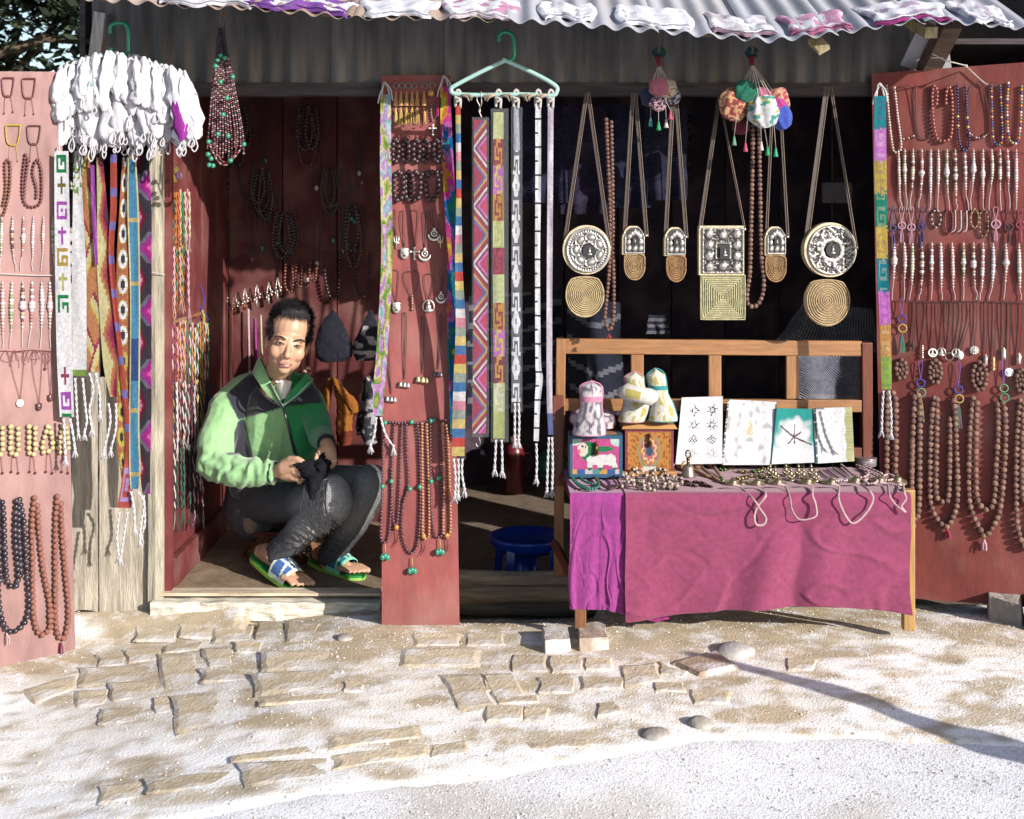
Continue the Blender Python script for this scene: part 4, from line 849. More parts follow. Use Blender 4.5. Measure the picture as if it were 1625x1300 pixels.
scarf('narrow violet cord scarf crossing the zigzag scarf', VL, [(146, 262, 3), (149, 340, 3), (153, 420, 2)], lambda u, r, n: PU, 4, .028, .012, group=gs)
scarf('brown scarf with black stepped diamonds and yellow edges', VL, [(158, 250, 5), (162, 330, 8), (168, 420, 14), (172, 500, 14), (177, 580, 13), (181, 630, 6)], lambda u, r, n: rings(u, r, 30, [BK, K(120, 50, 80), MG, K(190, 105, 90), OR, CRM], .9, 1), 10, .014, .0065, [[(172, 640), (175, 670), (165, 715)], [(184, 640), (184, 680), (176, 712)]], group=gs)
scarf('thin red and blue banded scarf ending in a spiral motif', VL, [(180, 245, 5), (180, 330, 5), (177, 420, 4), (195, 600, 4), (204, 700, 5), (203, 750, 8), (197, 806, 11)], lambda u, r, n: (K(130, 120, 190) if r/n < .85 and int(r) % 16 < 4 else K(185, 85, 75)) if r/n < .87 else (K(190, 160, 220) if S_[min(int((r/n-.87)/.13*8), 7)][min(int(u*7), 6)] == '1' else K(195, 95, 85)), 8, .022, .007, [[(190, 812), (186, 850), (188, 880)], [(203, 812), (197, 850), (192, 884)]], group=gs)
scarf('yellow scarf with a column of black stepped crosses', VL, [(199, 250, 5), (196, 340, 7), (195, 420, 10), (195, 520, 10), (195, 620, 10), (193, 700, 8), (198, 760, 5)], lambda u, r, n: (lambda d: BK if d < .28 else (Wt if d < .55 and r/n < .6 else (YL if d < .62 else K(190, 120, 90))))(math.hypot((u-.5)*1.6, (((r+7) % 14)-7)/9)), 9, .016, .006, group=gs)
BL = K(85, 150, 190)
scarf('sky blue scarf with pale ragged edges', VL, [(209, 245, 6), (211, 330, 9), (214, 450, 8), (214, 560, 8), (213, 680, 8), (214, 740, 9), (214, 776, 7)], lambda u, r, n: (CRM if (u < .15 or u > .86) else (K(60, 90, 150) if .55 < r/n < .68 else (K(200, 180, 120) if int(r) % 30 < 2 else BL))), 8, .024, .007, [[(208, 780), (213, 810), (214, 836)], [(219, 780), (229, 800), (224, 830), (222, 856)]], group=gs)
DB = (.025, .02, .03)
scarf('black scarf with magenta and crimson stepped hexagons by the corner post', VP(4.24), [(226, 245, 9), (229, 330, 11), (230, 500, 10), (230, 640, 10), (230, 740, 8), (232, 784, 6)], lambda u, r, n: rings(u, r+(12 if 0 else 0), 17, [K(225, 120, 190), K(190, 50, 150), K(160, 60, 160), K(120, 120, 140), DB, DB], 1, 1) if int((r+8.5)/17) % 2 else rings(u, r, 17, [K(235, 150, 190), K(150, 40, 90), K(110, 35, 60), DB, DB, DB], .15, 1.2), 10, .008, .0062, [[(228, 786), (230, 830), (224, 850)]], group=gs)
# centre scarves
gcs = 'woven scarves at the centre hanger and board'
RB = [K(40, 140, 60), K(225, 205, 80), K(225, 140, 70), K(215, 70, 160), K(30, 110, 190), K(50, 150, 120), K(80, 90, 190)]
def rainbow(u, r, n, sgn=1, lo=0):
    a = (r/n)*3.2; e = nz((int(u*6)*.3, int(r/3)*.35, lo*5))*1.6; v = (abs(((r+lo*9) % 40)-20)/20*2.4+u*sgn*2.2+e+a)
    return [RB[0], RB[1], RB[2], RB[3], K(200, 120, 200), RB[4], RB[5], RB[4]][int(v*1.4) % 8]
def pastel(u, r, n):
    v = nz((int(u*9)*.21, r*.085, 3))*3.4+r/n*2.5+.25*random.random()
    return [K(225, 225, 190), K(200, 190, 110), K(120, 170, 80), K(215, 160, 220), K(232, 215, 238), K(150, 210, 215), K(205, 150, 220)][int(v*1.7+20) % 7]
scarf('pastel tie dyed scarf along the left edge of the centre board', CP, [(612, 150, 8), (612, 260, 9), (614, 380, 9), (612, 460, 9), (606, 560, 9), (601, 620, 9), (600, 660, 8)], pastel, 9, .016, .006, [[(597, 662), (594, 690), (588, 706)], [(604, 662), (612, 690), (624, 708)]], group=gcs)
scarf('bright rainbow scarf with stepped diamonds on the right edge of the centre board', CP, [(706, 138, 7), (708, 200, 9), (713, 300, 9), (718, 400, 9), (718, 500, 9), (720, 600, 8), (721, 690, 6)], lambda u, r, n: rainbow(u, r, n, 1, 1), 9, .02, .006, group=gcs)
VC = VP(4.1)
BANDS = [K(210, 90, 85), K(225, 205, 130), K(165, 175, 165), K(80, 130, 185), K(235, 230, 235), K(220, 150, 170), K(165, 175, 165), K(230, 205, 140), K(90, 130, 190)]
scarf('long striped scarf of pastel crossbands left of the hanger', VC, [(727, 168, 4), (728, 300, 4), (728, 420, 6), (731, 520, 8), (729, 620, 10), (727, 724, 10)], lambda u, r, n: BANDS[int(r/5) % 9], 8, .004, .006, [[(720, 728), (723, 760), (722, 784)], [(727, 728), (728, 755), (727, 780)], [(734, 728), (733, 750), (737, 776)]], group=gcs)
HR = K(170, 50, 90)
def zigp(u, r, n):
    P_ = 36; ph = (r % P_)/P_; t_ = abs(ph*2-1); v = t_*9-u*5*(1 if int(r/P_) % 2 == 0 else 1)
    cols = [K(205, 70, 110), K(215, 130, 220), K(150, 55, 70), K(235, 232, 240), K(150, 55, 70), K(185, 50, 90), K(215, 175, 80), K(95, 110, 190), K(180, 50, 90)]
    return cols[int(min(max(v+3, 0), 8.9))]
scarf('magenta and white zigzag scarf in a clear sleeve', VC, [(762, 190, 10), (763, 400, 11), (762, 560, 11), (760, 688, 11)], zigp, 11, .0, .0052, sleeve=(749, 776, 186, 694, 0), group=gcs)
def blocks(u, r, n):
    i = int(r/n*12) % 12; f_ = (r/n*12) % 1
    a = [(K(215, 220, 160), None), (K(150, 45, 60), K(220, 150, 70)), (K(205, 110, 200), YL), (K(205, 150, 50), K(150, 60, 60)), (K(215, 220, 160), K(190, 200, 130)), (K(180, 50, 90), K(140, 35, 60)), (K(205, 215, 160), None), (K(205, 150, 50), K(150, 60, 60)), (K(205, 110, 200), YL), (K(130, 40, 60), K(215, 160, 60)), (K(205, 215, 160), K(230, 230, 220)), (K(190, 200, 120), None)][i]
    return a[1] if a[1] and SK[min(int(f_*9), 8)][min(int(u*7), 6)] == '1' else a[0]
scarf('scarf of coloured blocks with step motifs in a clear sleeve', VC, [(791, 178, 8), (791, 400, 9), (792, 560, 9), (792, 696, 9)], blocks, 14, .0, .0058, [[(787, 698), (786, 725), (785, 742)], [(796, 698), (797, 725), (797, 744)]], sleeve=(779, 807, 172, 702, 0), group=gcs)
LGY = K(150, 150, 165)
def bw(u, r, n):
    i = int(r/n*13) % 2; f_ = (r/n*13) % 1
    if r/n < .15: return K(190, 195, 210)
    if i: return Wt if abs(u-.5)*2 < 1-abs(f_-.5)*1.3 and not (abs(u-.5) < .1 and abs(f_-.5) < .12) else K(110, 110, 125)
    return Wt if cell(["0000000", "0111110", "0100010", "0101010", "0001010", "1111011"], u, f_*6) else K(110, 110, 125)
scarf('grey and white scarf with stepped motifs at the middle of the hanger', VC, [(819, 168, 4), (820, 240, 5), (819, 300, 6), (819, 420, 7), (819, 560, 7), (819, 638, 7)], bw, 14, .0, .006, [[(817, 640), (817, 670), (817, 698)], [(823, 640), (824, 670), (823, 698)]], sleeve=(811, 829, 170, 655, 0), group=gcs)
scarf('thin white scarf with small black ticks on the hanger', VC, [(854, 165, 4.5), (854, 300, 4.5), (853, 420, 4), (854, 570, 4.5), (856, 600, 5.5), (853, 640, 4.5), (851, 700, 4)], lambda u, r, n: K(90, 85, 95) if int(r) % 7 == 0 and (u < .5 or int(r/7) % 2) else Wt, 6, .0, .0065, [[(851, 704), (852, 735), (851, 756)]], group=gcs)
scarf('thin lavender white scarf at the right end of the hanger', VC, [(874, 170, 4.5), (873, 320, 4.5), (872, 480, 4.5), (872, 620, 4.5), (874, 690, 4)], lambda u, r, n: mixc(Wt, K(200, 175, 205), .5+.5*nz((r*.1, 0, 0))) if r/n < .93 else K(110, 120, 170), 6, .0, .01, [[(871, 694), (869, 740), (868, 775)], [(876, 694), (877, 740), (876, 775)]], group=gcs)
scarf('long tie dyed scarf in turquoise, violet and yellow hanging left of the right board', VP(4.12), [(1397, 153, 9), (1397, 260, 10), (1400, 400, 9), (1405, 520, 9), (1407, 618, 8)], lambda u, r, n: (lambda t: mixc([K(40, 150, 165), K(205, 130, 215), K(195, 175, 90), K(40, 140, 120), K(205, 180, 90), K(30, 130, 150), K(210, 125, 215), K(205, 150, 90), K(150, 185, 80)][min(int(t*9), 8)], K(235, 230, 200) if int(t*9) % 2 else K(120, 60, 150), .28 if cell(S_, u, r*.55) else 0))(min(r/n+.02*nz((int(u*6)*.5, int(r), 1)), .999)), 12, .0, .006, [[(1402, 620), (1400, 650), (1399, 680)], [(1411, 620), (1414, 655), (1414, 684)]], group='woven scarves at the right board')
for lab, pl, x, y, c_ in (('white cord loop that ties the pastel scarf to the nail', CP, 612, 148, 0), ('white cord loop that ties the rainbow scarf to the nail', CP, 706, 138, 0), ('white cord loop that ties the long scarf to the right board', VP(4.14), 1397, 150, 0)):
    mb = MB(K(225, 222, 228)); mb.tube(path(pl, [(x-6, y+4), (x-4, y-14), (x+1, y-16), (x+6, y+3)], .012, 6), .003, 6); mb.tube(path(pl, [(x-3, y-12), (x-9, y+2), (x-12, y+16)], .014, 6), .003, 6); mb.tube(path(pl, [(x+1, y-15), (x+8, y-6), (x+11, y+12)], .014, 6), .003, 6); mb.sphere(pl.at(x, y-15, .012), .006)
    tag(mk('cord_loop', mb, M['white'], smooth=True), lab, 'cord', 'cord loops of the scarves')

# ---------------------------------------------------------------- hangers
def hanger(name, label, pl, hook, body, c1, c2, r):
    t_ = thing(name, label, 'clothes hanger', pl.at(*body[0]), 'plastic clothes hangers')
    mb = MB(c1); mb.tube(path(pl, hook, 0, 8), r*.9, 8); mk('hook', mb, M['plastic'], t_, smooth=True)
    mb = MB(c2); mb.tube(path(pl, body, 0, 6), r, 8); mk('shoulder_frame', mb, M['plastic'], t_, smooth=True)
TQ = K(30, 170, 130)
hanger('plastic_hanger', 'pale mint plastic hanger with green hook holding the scarves', VP(4.1), [(792, 66), (793, 55), (803, 51), (814, 57), (816, 72), (816, 88), (812, 95), (802, 96)], [(802, 96), (762, 115), (722, 136), (716, 142), (722, 149), (760, 151), (830, 150), (874, 152), (883, 146), (881, 136), (850, 118), (802, 96), (800, 96)], TQ, K(190, 232, 228), .0075)
hanger('plastic_hanger', 'green plastic hanger hook rising from the bunch of white pouches', VP(4.16), [(176, 54), (176, 42), (186, 37), (200, 39), (204, 52), (204, 70), (202, 84), (180, 86), (176, 76)], [(190, 88), (150, 95), (110, 110), (85, 126), (90, 135), (140, 130), (240, 130), (290, 134), (296, 128), (270, 112), (230, 95), (190, 88)], TQ, TQ, .008)
for k, (x, d_) in enumerate(((186, 4.16), (803, 4.1), (1046, 4.18), (1194, 4.15))):
    mb = MB(K(150, 120, 100)); y1 = (44, 56, 78, 80)[k]; mb.tube([P(x-3, eave(x)-6, 4.12), P(x, (eave(x)+y1)/2, d_), P(x+1, y1, d_)], .0015, 5); mb.tube([P(x+4, eave(x)-6, 4.12), P(x+1, y1, d_)], .0012, 5)
    tag(mk('hanging_string', mb, M['cord']), ('brown string holding the green hanger at the left', 'brown string holding the mint hanger under the eave', 'string holding the smaller pouch cluster', 'string holding the larger pouch cluster')[k], 'string')
# knots of scarf cords on the hanger
for x, d_ in ((727, 1), (791, 2), (819, 1), (854, 1), (874, 1)):
    mb = MB(K(222, 215, 212)); pl = VP(4.1)
    mb.tube(path(pl, [(x-4, 170), (x-4, 150), (x, 143), (x+4, 150), (x+3, 172)], 0, 6), .005, 6)
    mb.tube(path(pl, [(x-3, 155, .01), (x+3, 158, .012), (x-3, 162, .01)], .004, 5), .0045, 6)
    for sg in ((-1, 1) if d_ == 2 else (-1 if x in (854, 874) else 1,)):
        p = pl.at(x+sg*4, 151, .01); 
        for k in range(7): mb.tube([p, p+Vector((sg*(.015+.004*k), -.004*(k % 3), .004-.005*(k % 4))), p+Vector((sg*(.022+.002*k), -.003*(k % 3), -.012-.003*(k % 4)))], .0018, 4, jit(K(205, 190, 170), .1))
    tag(mk('cord_knot', mb, M['white'], smooth=True), 'knotted white cord on the mint hanger holding the %s' % {727: 'striped scarf', 791: 'block pattern scarf', 819: 'grey stepped scarf', 854: 'black ticked scarf', 874: 'lavender scarf'}[x], 'cord', 'cord knots on the mint hanger')
mb = MB(K(160, 150, 150)); mb.tube(path(VP(4.1), [(757, 152), (757, 160), (761, 168), (762, 178)], .004), .002, 6); mb.tube(path(VP(4.1), [(763, 146), (764, 165), (760, 175), (764, 186)], .006), .002, 6); tag(mk('wire_hook', mb, M['metal']), 'bent wire hook carrying the magenta scarf sleeve', 'hook')
mb = MB(K(150, 145, 150)); mb.tube(path(VP(4.1), [(760, 694), (762, 704), (758, 709), (755, 704)], .0), .0018, 6); tag(mk('wire_hook', mb, M['metal']), 'small wire hook dangling under the magenta scarf sleeve', 'hook')

# white pouches bunched on the left hanger
random.seed(21)
def pouch(x0, y0, x1, y1, w_, c, d, lab=None, loops=True):
    t_ = thing('cloth_pouch', lab or 'crumpled white cloth pouch in the dense bunch on the green hanger', 'pouch', P(x0, y0, d), 'white cloth pouches bunched on the green hanger')
    ph = random.uniform(0, 50); a = P(x0, y0, d); b = P(x1, y1, d-.02); ax = (b-a); L_ = ax.length; ax.normalize(); sd = Vector((ax.z, 0, -ax.x))
    mb = MB(c); n = 16; prof = [(.12, 0), (.4, .1), (.6, .22), (.75, .38), (.9, .55), (1, .72), (.95, .86), (.6, .96), (.2, 1)]; vs = []
    for r, h in prof:
        for j in range(n):
            an = 2*math.pi*j/n; k = r*(1+.9*nz((math.cos(an)*1.5+ph, math.sin(an)*1.5, h*4)))*(1+.34*math.cos(an*4+ph+h*4))*(1+.14*math.sin(h*19+ph))
            vs.append(a+ax*h*L_+sd*math.cos(an)*k*w_+Vector((0, 1, 0))*math.sin(an)*k*w_*.55)
    mb.add(vs, [(i*n+j, i*n+(j+1) % n, (i+1)*n+(j+1) % n, (i+1)*n+j) for i in range(len(prof)-1) for j in range(n)]+[tuple(range(n))[::-1], tuple((len(prof)-1)*n+j for j in range(n))])
    if random.random() < .3:
        k = random.randrange(len(mb.cl)-20)
        for q in range(k, k+5): mb.cl[q] = random.choice([K(190, 130, 190), K(120, 140, 170), K(170, 170, 150), K(150, 190, 170)])
    mk('bag', mb, M['white'], t_, smooth=True)
    for k in range(1 if loops else 0):
        mb = MB(jit(K(232, 228, 236), .05)); o = b+sd*random.uniform(-.5, .5)*w_-Vector((0, random.uniform(0, .03), 0)); h = random.uniform(.018, .045); ww = random.uniform(.004, .011)
        mb.tube(cat_rom([o, o+Vector((-ww, 0, -h*.6)), o+Vector((0, 0, -h)), o+Vector((ww, 0, -h*.55)), o+Vector((.003, 0, .004))], 5), .0026, 5); mk('drawstring_loop', mb, M['white'], t_, smooth=True)
WP = K(236, 234, 244, .48)
for i in range(150):
    u = (i*.618) % 1; x0 = 84+206*u+random.uniform(-4, 4); y0 = 79+36*abs(u-.47)**1.25*2.1+random.uniform(-2, 8); low = i % 5 > 1
    x1 = 190+(x0-190)*(1.16 if low else 1.08)+random.uniform(-9, 9); y1 = random.uniform(208, 244)-22*abs(u-.5) if low else y0+random.uniform(55, 95)
    pouch(190+(x0-190)*(1.04 if low else 1), y0+(random.uniform(25, 60) if low and i % 2 else 0), x1, y1, random.uniform(.016, .028), jit(WP, .09), 4.11+.07*random.random()-.03*(not low), loops=low or random.random() < .1)
pouch(276, 138, 290, 226, .016, K(160, 50, 160), 4.07, 'single purple pouch at the right end of the white bunch')
pouch(284, 132, 302, 222, .018, K(215, 215, 232), 4.1, 'grey white sequinned pouch right of the purple pouch')
# ---------------------------------------------------------------- hanging pouches with tassels
random.seed(31)
VB = VP(4.2)
def small_pouch(label, px, py, r, c, d, knot, tass, flat=.5, pat=None, group='drawstring pouches in hanging clusters', tilt=0, asp=1.0):
    t_ = thing('drawstring_pouch', label, 'pouch', P(px, py, d), group); s = d/F; o = P(px, py, d); ph = random.uniform(0, 30); mb = MB(c); n = 44
    def prof(h): return (0.16+.25*smooth01(0, .12, h))+(.62*math.sin(math.pi*min(1, (h*.9+.08)))**.8 if h < .98 else 0)
    Mt = Matrix.Rotation(tilt, 3, 'Y'); b = len(mb.v); hs = list(np.linspace(0, 1, 22))
    for h in hs:
        for j in range(n):
            a = 2*math.pi*j/n; k = prof(h)*(1 if h < 1 else .3)*(1+.16*math.cos(a*7+ph+h*2)*(1-h*.6)+.07*math.cos(a*13+ph)*(1-h)+.28*nz((math.cos(a)*1.3+ph, math.sin(a)*1.3, h*2.5)))
            mb.v.append(tuple(o+Mt@Vector((math.cos(a)*k*r*s*asp, math.sin(a)*k*r*s*flat, (1-2*h)*r*s*1.02))))
    for i in range(len(hs)-1):
        for j in range(n):
            mb.f.append((b+i*n+j, b+i*n+(j+1) % n, b+(i+1)*n+(j+1) % n, b+(i+1)*n+j)); mb.cl.append(jit(pat(j/n, (hs[i]+hs[i+1])/2) if pat else c, .1))
    mb.f.append(tuple(b+j for j in range(n))); mb.cl.append(c); mb.f.append(tuple(b+(len(hs)-1)*n+j for j in range(n))[::-1]); mb.cl.append(c)
    mk('bag', mb, M['cloth'], t_, smooth=True)
    if knot:
        mb = MB(K(215, 210, 205)); top = o+Mt@Vector((0, 0, r*s))
        kp = P(*knot, d); mb.tube([kp+Vector((-.002, 0, 0)), kp.lerp(top, .6)+Vector((-.003, -.004, 0)), top+Vector((-.006, -.008, -.004))], .0014, 4); mb.tube([kp+Vector((.003, 0, 0)), kp.lerp(top, .6)+Vector((.005, -.004, 0)), top+Vector((.007, -.008, -.006))], .0014, 4); mk('drawstring', mb, M['cord'], t_)
    for tx, ty, tc in tass:
        mb = MB(tc); p = P(tx, ty, d-.02); mb.tube([top if knot else o, P(tx, ty, d-.02)], .001, 4, K(220, 215, 205)); mb.lathe(p-Vector((0, 0, 15*s)), [(.0085, 0), (.0075, .006), (.004, .022), (.003, .03)], 9, tc); mk('tassel', mb, M['cord'], t_, smooth=True)
TE = K(60, 160, 150); PKT = K(205, 90, 120); WT_ = K(225, 210, 205); GT = K(50, 170, 110)
k1 = (1046, 104)
small_pouch('dark blue brocade pouch at the back of the smaller cluster', 1032, 155, 15, K(60, 70, 105), 4.24, k1, [(1032, 186, TE)], tilt=.2)
small_pouch('dusty pink pouch at the front of the smaller cluster', 1046, 138, 15, K(200, 120, 140), 4.18, k1, [(1064, 175, PKT)], tilt=-.5, asp=1.0)
small_pouch('white and gold pouch in the smaller cluster', 1060, 142, 14, K(215, 200, 170), 4.2, k1, [(1057, 188, WT_)], tilt=-.4, pat=lambda u, h: K(190, 150, 90) if nz((u*12, h*9, 0)) > .1 else K(225, 215, 210))
small_pouch('slate and white pouch on the right of the smaller cluster', 1066, 152, 14, K(110, 115, 140), 4.22, k1, [], tilt=-.3, pat=lambda u, h: K(210, 205, 215) if nz((u*10, h*7, 4)) > .15 else K(85, 90, 125))
small_pouch('small patterned pouch low in the smaller cluster', 1045, 165, 12, K(190, 140, 150), 4.19, k1, [(1045, 192, GT)], pat=lambda u, h: K(60, 50, 80) if nz((u*14, h*9, 2)) > .05 else K(205, 160, 170))
k2 = (1194, 104)
small_pouch('gold and crimson brocade pouch at the left of the larger cluster', 1166, 166, 26, K(215, 150, 110), 4.17, k2, [(1165, 216, K(120, 170, 150))], tilt=.35, asp=.95, pat=lambda u, h: K(225, 175, 130) if nz((u*16, h*12, 1)) > .0 else K(165, 75, 80))
small_pouch('emerald green pouch crossing the brocade pouch', 1183, 145, 17, K(30, 120, 100), 4.15, k2, [(1183, 226, PKT)], tilt=.5)
small_pouch('white brocade pouch with teal and yellow flower', 1212, 178, 25, K(225, 228, 235), 4.14, k2, [(1208, 224, WT_)], tilt=-.25, asp=.9, pat=lambda u, h: K(70, 160, 150) if nz((u*8, h*6, 6)) > .2 else (K(200, 190, 110) if nz((u*8, h*6, 2)) > .28 else K(228, 230, 236)))
small_pouch('pink pouch behind the white one in the larger cluster', 1208, 158, 18, K(215, 110, 160), 4.17, k2, [(1218, 232, GT)], tilt=-.3)
small_pouch('royal blue and magenta pouch at the right of the larger cluster', 1236, 182, 25, K(70, 90, 190), 4.16, k2, [(1231, 234, K(70, 180, 140))], tilt=-.45, asp=.75, pat=lambda u, h: K(190, 60, 150) if h < .35 else K(70, 95, 200))
small_pouch('orange patterned pouch at the back of the larger cluster', 1233, 162, 20, K(215, 160, 140), 4.22, k2, [], tilt=-.5, pat=lambda u, h: K(190, 90, 100) if nz((u*12, h*8, 9)) > 0 else K(220, 175, 150))
small_pouch('dark crimson pouch hanging low under the brocade pouch', 1176, 202, 12, K(120, 40, 60), 4.2, None, [], tilt=0)
for (x, y), lab in ((k1, 'teal and crimson ribbon knot at the top of the smaller pouch cluster'), (k2, 'teal and red ribbon knot at the top of the larger pouch cluster')):
    mb = MB(); 
    for i in range(16): a = random.uniform(0, 6.28); p = P(x+math.cos(a)*7, y-20+math.sin(a)*6, 4.17); mb.sphere(p, (.012, .008, .009), random.choice([K(20, 70, 80), K(30, 60, 90), K(20, 90, 80)]), 6, 4)
    mb.tube([P(x-2, y-14, 4.17), P(x, y+2, 4.17)], [.014, .007], 8, K(130, 30, 50)); mb.tube([P(x, y-22, 4.17), P(x, y-32, 4.16)], .004, 5, K(160, 110, 80))
    tag(mk('ribbon_knot', mb, M['cloth'], smooth=True), lab, 'ribbon', 'ribbon knots')
# ---------------------------------------------------------------- amulet boxes with relief plates and woven back flaps
def relief(mb, o, hw, hh, shape, hf, cf, n=44, th=.012, tx=0.0):
    o = Vector(o); M3 = Matrix.Rotation(tx, 3, 'Z')
    def mapuv(u, v):                                             # -1..1
        if shape == 'disc': return u*math.sqrt(max(0, 1-v*v/2)), v*math.sqrt(max(0, 1-u*u/2))
        if shape == 'rect': return u, v
        if shape == 'arch':
            w_ = 1 if v < .15 else math.sqrt(max(0, 1-((v-.15)/.9)**2))*.95+.05*(1-v); return u*w_, v
        if shape == 'shield':
            w_ = (.92 if v > -.1 else .92*math.sqrt(max(0, 1-((v+.1)/.95)**2)))+.06*(v < .6); return u*max(w_, .02), v
        if shape == 'flap':
            x, y = u*math.sqrt(max(0, 1-v*v/2)), v*math.sqrt(max(0, 1-u*u/2)); return x, (y if y < .72 else .72+(y-.72)*.35)
    def fn(a, b):
        x, y = mapuv(a*2-1, b*2-1); edge = min(a, 1-a, b, 1-b) < .001
        return o+M3@Vector((x*hw, -(hf(x, y)) if not edge else 0, y*hh))
    mb.grid(n, n, fn, lambda a, b: cf(*mapuv(a*2-1, b*2-1)))
    e = [(i/n, 0) for i in range(n)]+[(1, i/n) for i in range(n)]+[(1-i/n, 1) for i in range(n)]+[(0, 1-i/n) for i in range(n)]
    b = len(mb.v); c = cf(.99, 0)
    for a in e: p = fn(*a); mb.v.append(tuple(p)); mb.v.append(tuple(p+M3@Vector((0, th, 0))))
    m_ = len(e)
    for k in range(m_): q = (k+1) % m_; mb.f.append((b+2*k+1, b+2*q+1, b+2*q, b+2*k)); mb.cl.append(c)
    mb.f.append(tuple(b+2*k+1 for k in range(m_))[::-1]); mb.cl.append(c)
def patina(h, hmax): t = smooth01(.1, .75, h/hmax); return mixc((.045, .042, .042), (.34, .325, .31), t)
STRAP = (.035, .022, .018)
def bag(label, d, face, shape, straps, flap, hf, hmax, flapshape, ang=0.0, cat='amulet box', grp=None, bow=.0, window=None):
    cx, cy, hw, hh = face; s = d/F; t_ = thing('amulet_box', label, cat, P(cx, cy+hh, d), 'silver fronted amulet boxes on straps'); o = P(cx, cy, d)
    mb = MB(); relief(mb, o+Vector((0, -.002, 0)), hw*s*.95, hh*s*.95, shape, hf, lambda x, y: patina(hf(x, y), hmax), 56 if hw > 25 else 36, .004, ang); mk('silver_front', mb, M['metal'], t_, smooth=True)
    mb = MB((.36, .30, .2)); relief(mb, o+Vector((-.004, .0005, .001)), hw*s*1.03, hh*s*1.03, shape, lambda x, y: 0.0, lambda x, y: (.36, .30, .2), 20, .032, ang); mk('case', mb, M['leather'], t_, smooth=False)
    if window:
        wx, wy, wr, kind = window; mb = MB((.02, .02, .025)); p = P(cx+wx, cy+wy, d)+Vector((0, -.004-hmax, 0))
        if kind == 'round': mb.lathe(p, [(wr*s, 0), (wr*s, .002)], 20, ax=(0, -1, 0))
        else: mb.box(p.x-wr*s*.75, p.x+wr*s*.75, p.y-.002, p.y+.002, p.z-wr*s, p.z+wr*s)
        mk('window', mb, M['plastic'], t_)
        mb = MB((.3, .29, .27)); pl = VP(d); q = p+Vector((0, -.003, 0)); k = wr*s*.45
        mb.sphere(q-Vector((0, 0, k*.9)), (k, k*.3, k*.4), None, 8, 5); mb.sphere(q, (k*.5, k*.3, k*.8), None, 8, 5); mb.sphere(q+Vector((0, 0, k)), k*.33, None, 8, 5); mk('seated_figure', mb, M['metal'], t_, smooth=True)
    for sx0, sy0, sx1, sy1, wd in straps:
        mb = MB(STRAP); a = P(sx0, sy0, d+.05); b = P(sx1, sy1, d+.012); mb.bar(a, b, wd*s, .0016)
        mb.bar(a+Vector((wd*s*.9, -.003, 0)), b+Vector((wd*s*.9, -.003, 0)), .0007, .002, K(175, 150, 125)); mk('strap', mb, M['leather'], t_)
    for sx0, sy0, sx1, sy1, wd in straps: mb = MB((.6, .58, .52)); mb.sphere(P(sx1, sy1-2, d-.004), .004); mk('rivet', mb, M['metal'], t_, smooth=True)
    if flap:
        fx_, fy_, fw, fh, col = flap
        def ff(x, y):
            x += .035*nz((x*2.5, y*2.5, fx_)); y += .035*nz((x*2.5+9, y*2.5, fy_))
            q = math.hypot(x, y*1.05) if flapshape == 'flap' else (max(abs(x), abs(y)) if flapshape == 'rect' else math.hypot(x*1.05, y*.95)); return .006*(1-q*q*.6)*(bow+.4)+.0022*math.sin(q*(64 if fw > 25 else 40))
        mb = MB(); relief(mb, P(fx_, fy_, d+.004), fw*s, fh*s, flapshape, ff, lambda x, y: jit(mixc(tuple(k*.5 for k in col), col, smooth01(-.4, .6, math.sin((max(abs(x), abs(y)) if flapshape == 'rect' else math.hypot(x, y*1.05))*(64 if fw > 25 else 40)))), .12), 84 if fw > 25 else 44, .008, ang*.5); mk('woven_flap', mb, M['basket'], t_, smooth=True)
        mb = MB(tuple(k*.9 for k in col)); pts = []
        for a in np.linspace(0, 2*math.pi, 33):
            x, y = math.cos(a), math.sin(a)
            if flapshape == 'rect': k = max(abs(x), abs(y)); x, y = x/k, y/k
            elif flapshape == 'flap': y = y if y < .72 else .72+(y-.72)*.35
            else: y2 = y; x = x if y < 0 else (1 if x > 0 else -1)*min(1, abs(x)*1.6); x *= .94
            pts.append(P(fx_+x*fw, fy_-y*fh, d+.002))
        mb.tube(pts, .0028, 6); mk('flap_rim', mb, M['basket'], t_, smooth=True)
def h_round(x, y):
    r = math.hypot(x, y); a = math.atan2(y, x); h = .001
    if r > .9: h += .004
    elif r > .8: h += .0022*(1+math.cos(a*48))*.7
    elif r > .75: h += .003
    elif r > .36:
        k = a*7/(2*math.pi); f_ = abs((k % 1)-.5)*2; rr = (r-.56)/.2; q = f_*f_*.8+rr*rr; h += .0045*smooth01(1.05, .9, q)-.003*smooth01(.75, .6, q)+.004*smooth01(.35, .1, q)
    elif r > .3: h += .004
    return h+.0006*nz((x*30, y*30, 0))
def h_round2(x, y):
    r = math.hypot(x, y); a = math.atan2(y, x); h = .001
    if r > .92: h += .004
    elif r > .5: h += .0058*smooth01(-.05, .4, nz((x*6+3, y*6, 5)))+.003*smooth01(0, .3, nz((x*14, y*14, 2)))
    elif r > .44: h += .0035
    elif r > .33: h += .002+.003*(math.cos(a*36) > 0)
    return h
def h_sq(x, y):
    h = .001
    if max(abs(x), abs(y)) > .93: return .005
    if max(abs(x), abs(y)) < .36: return .005 if max(abs(x), abs(y)) > .3 else .001
    for px in (-.66, 0, .66):
        for py in (-.72, -.24, .24, .72) if px else (-.68, .68):
            d_ = math.hypot((x-px)*1.0, y-py); h = max(h, .001+.0085*math.sqrt(max(0, 1-(d_/.2)**2)))
    return h+.002*smooth01(0, .3, nz((x*11, y*11, 8)))
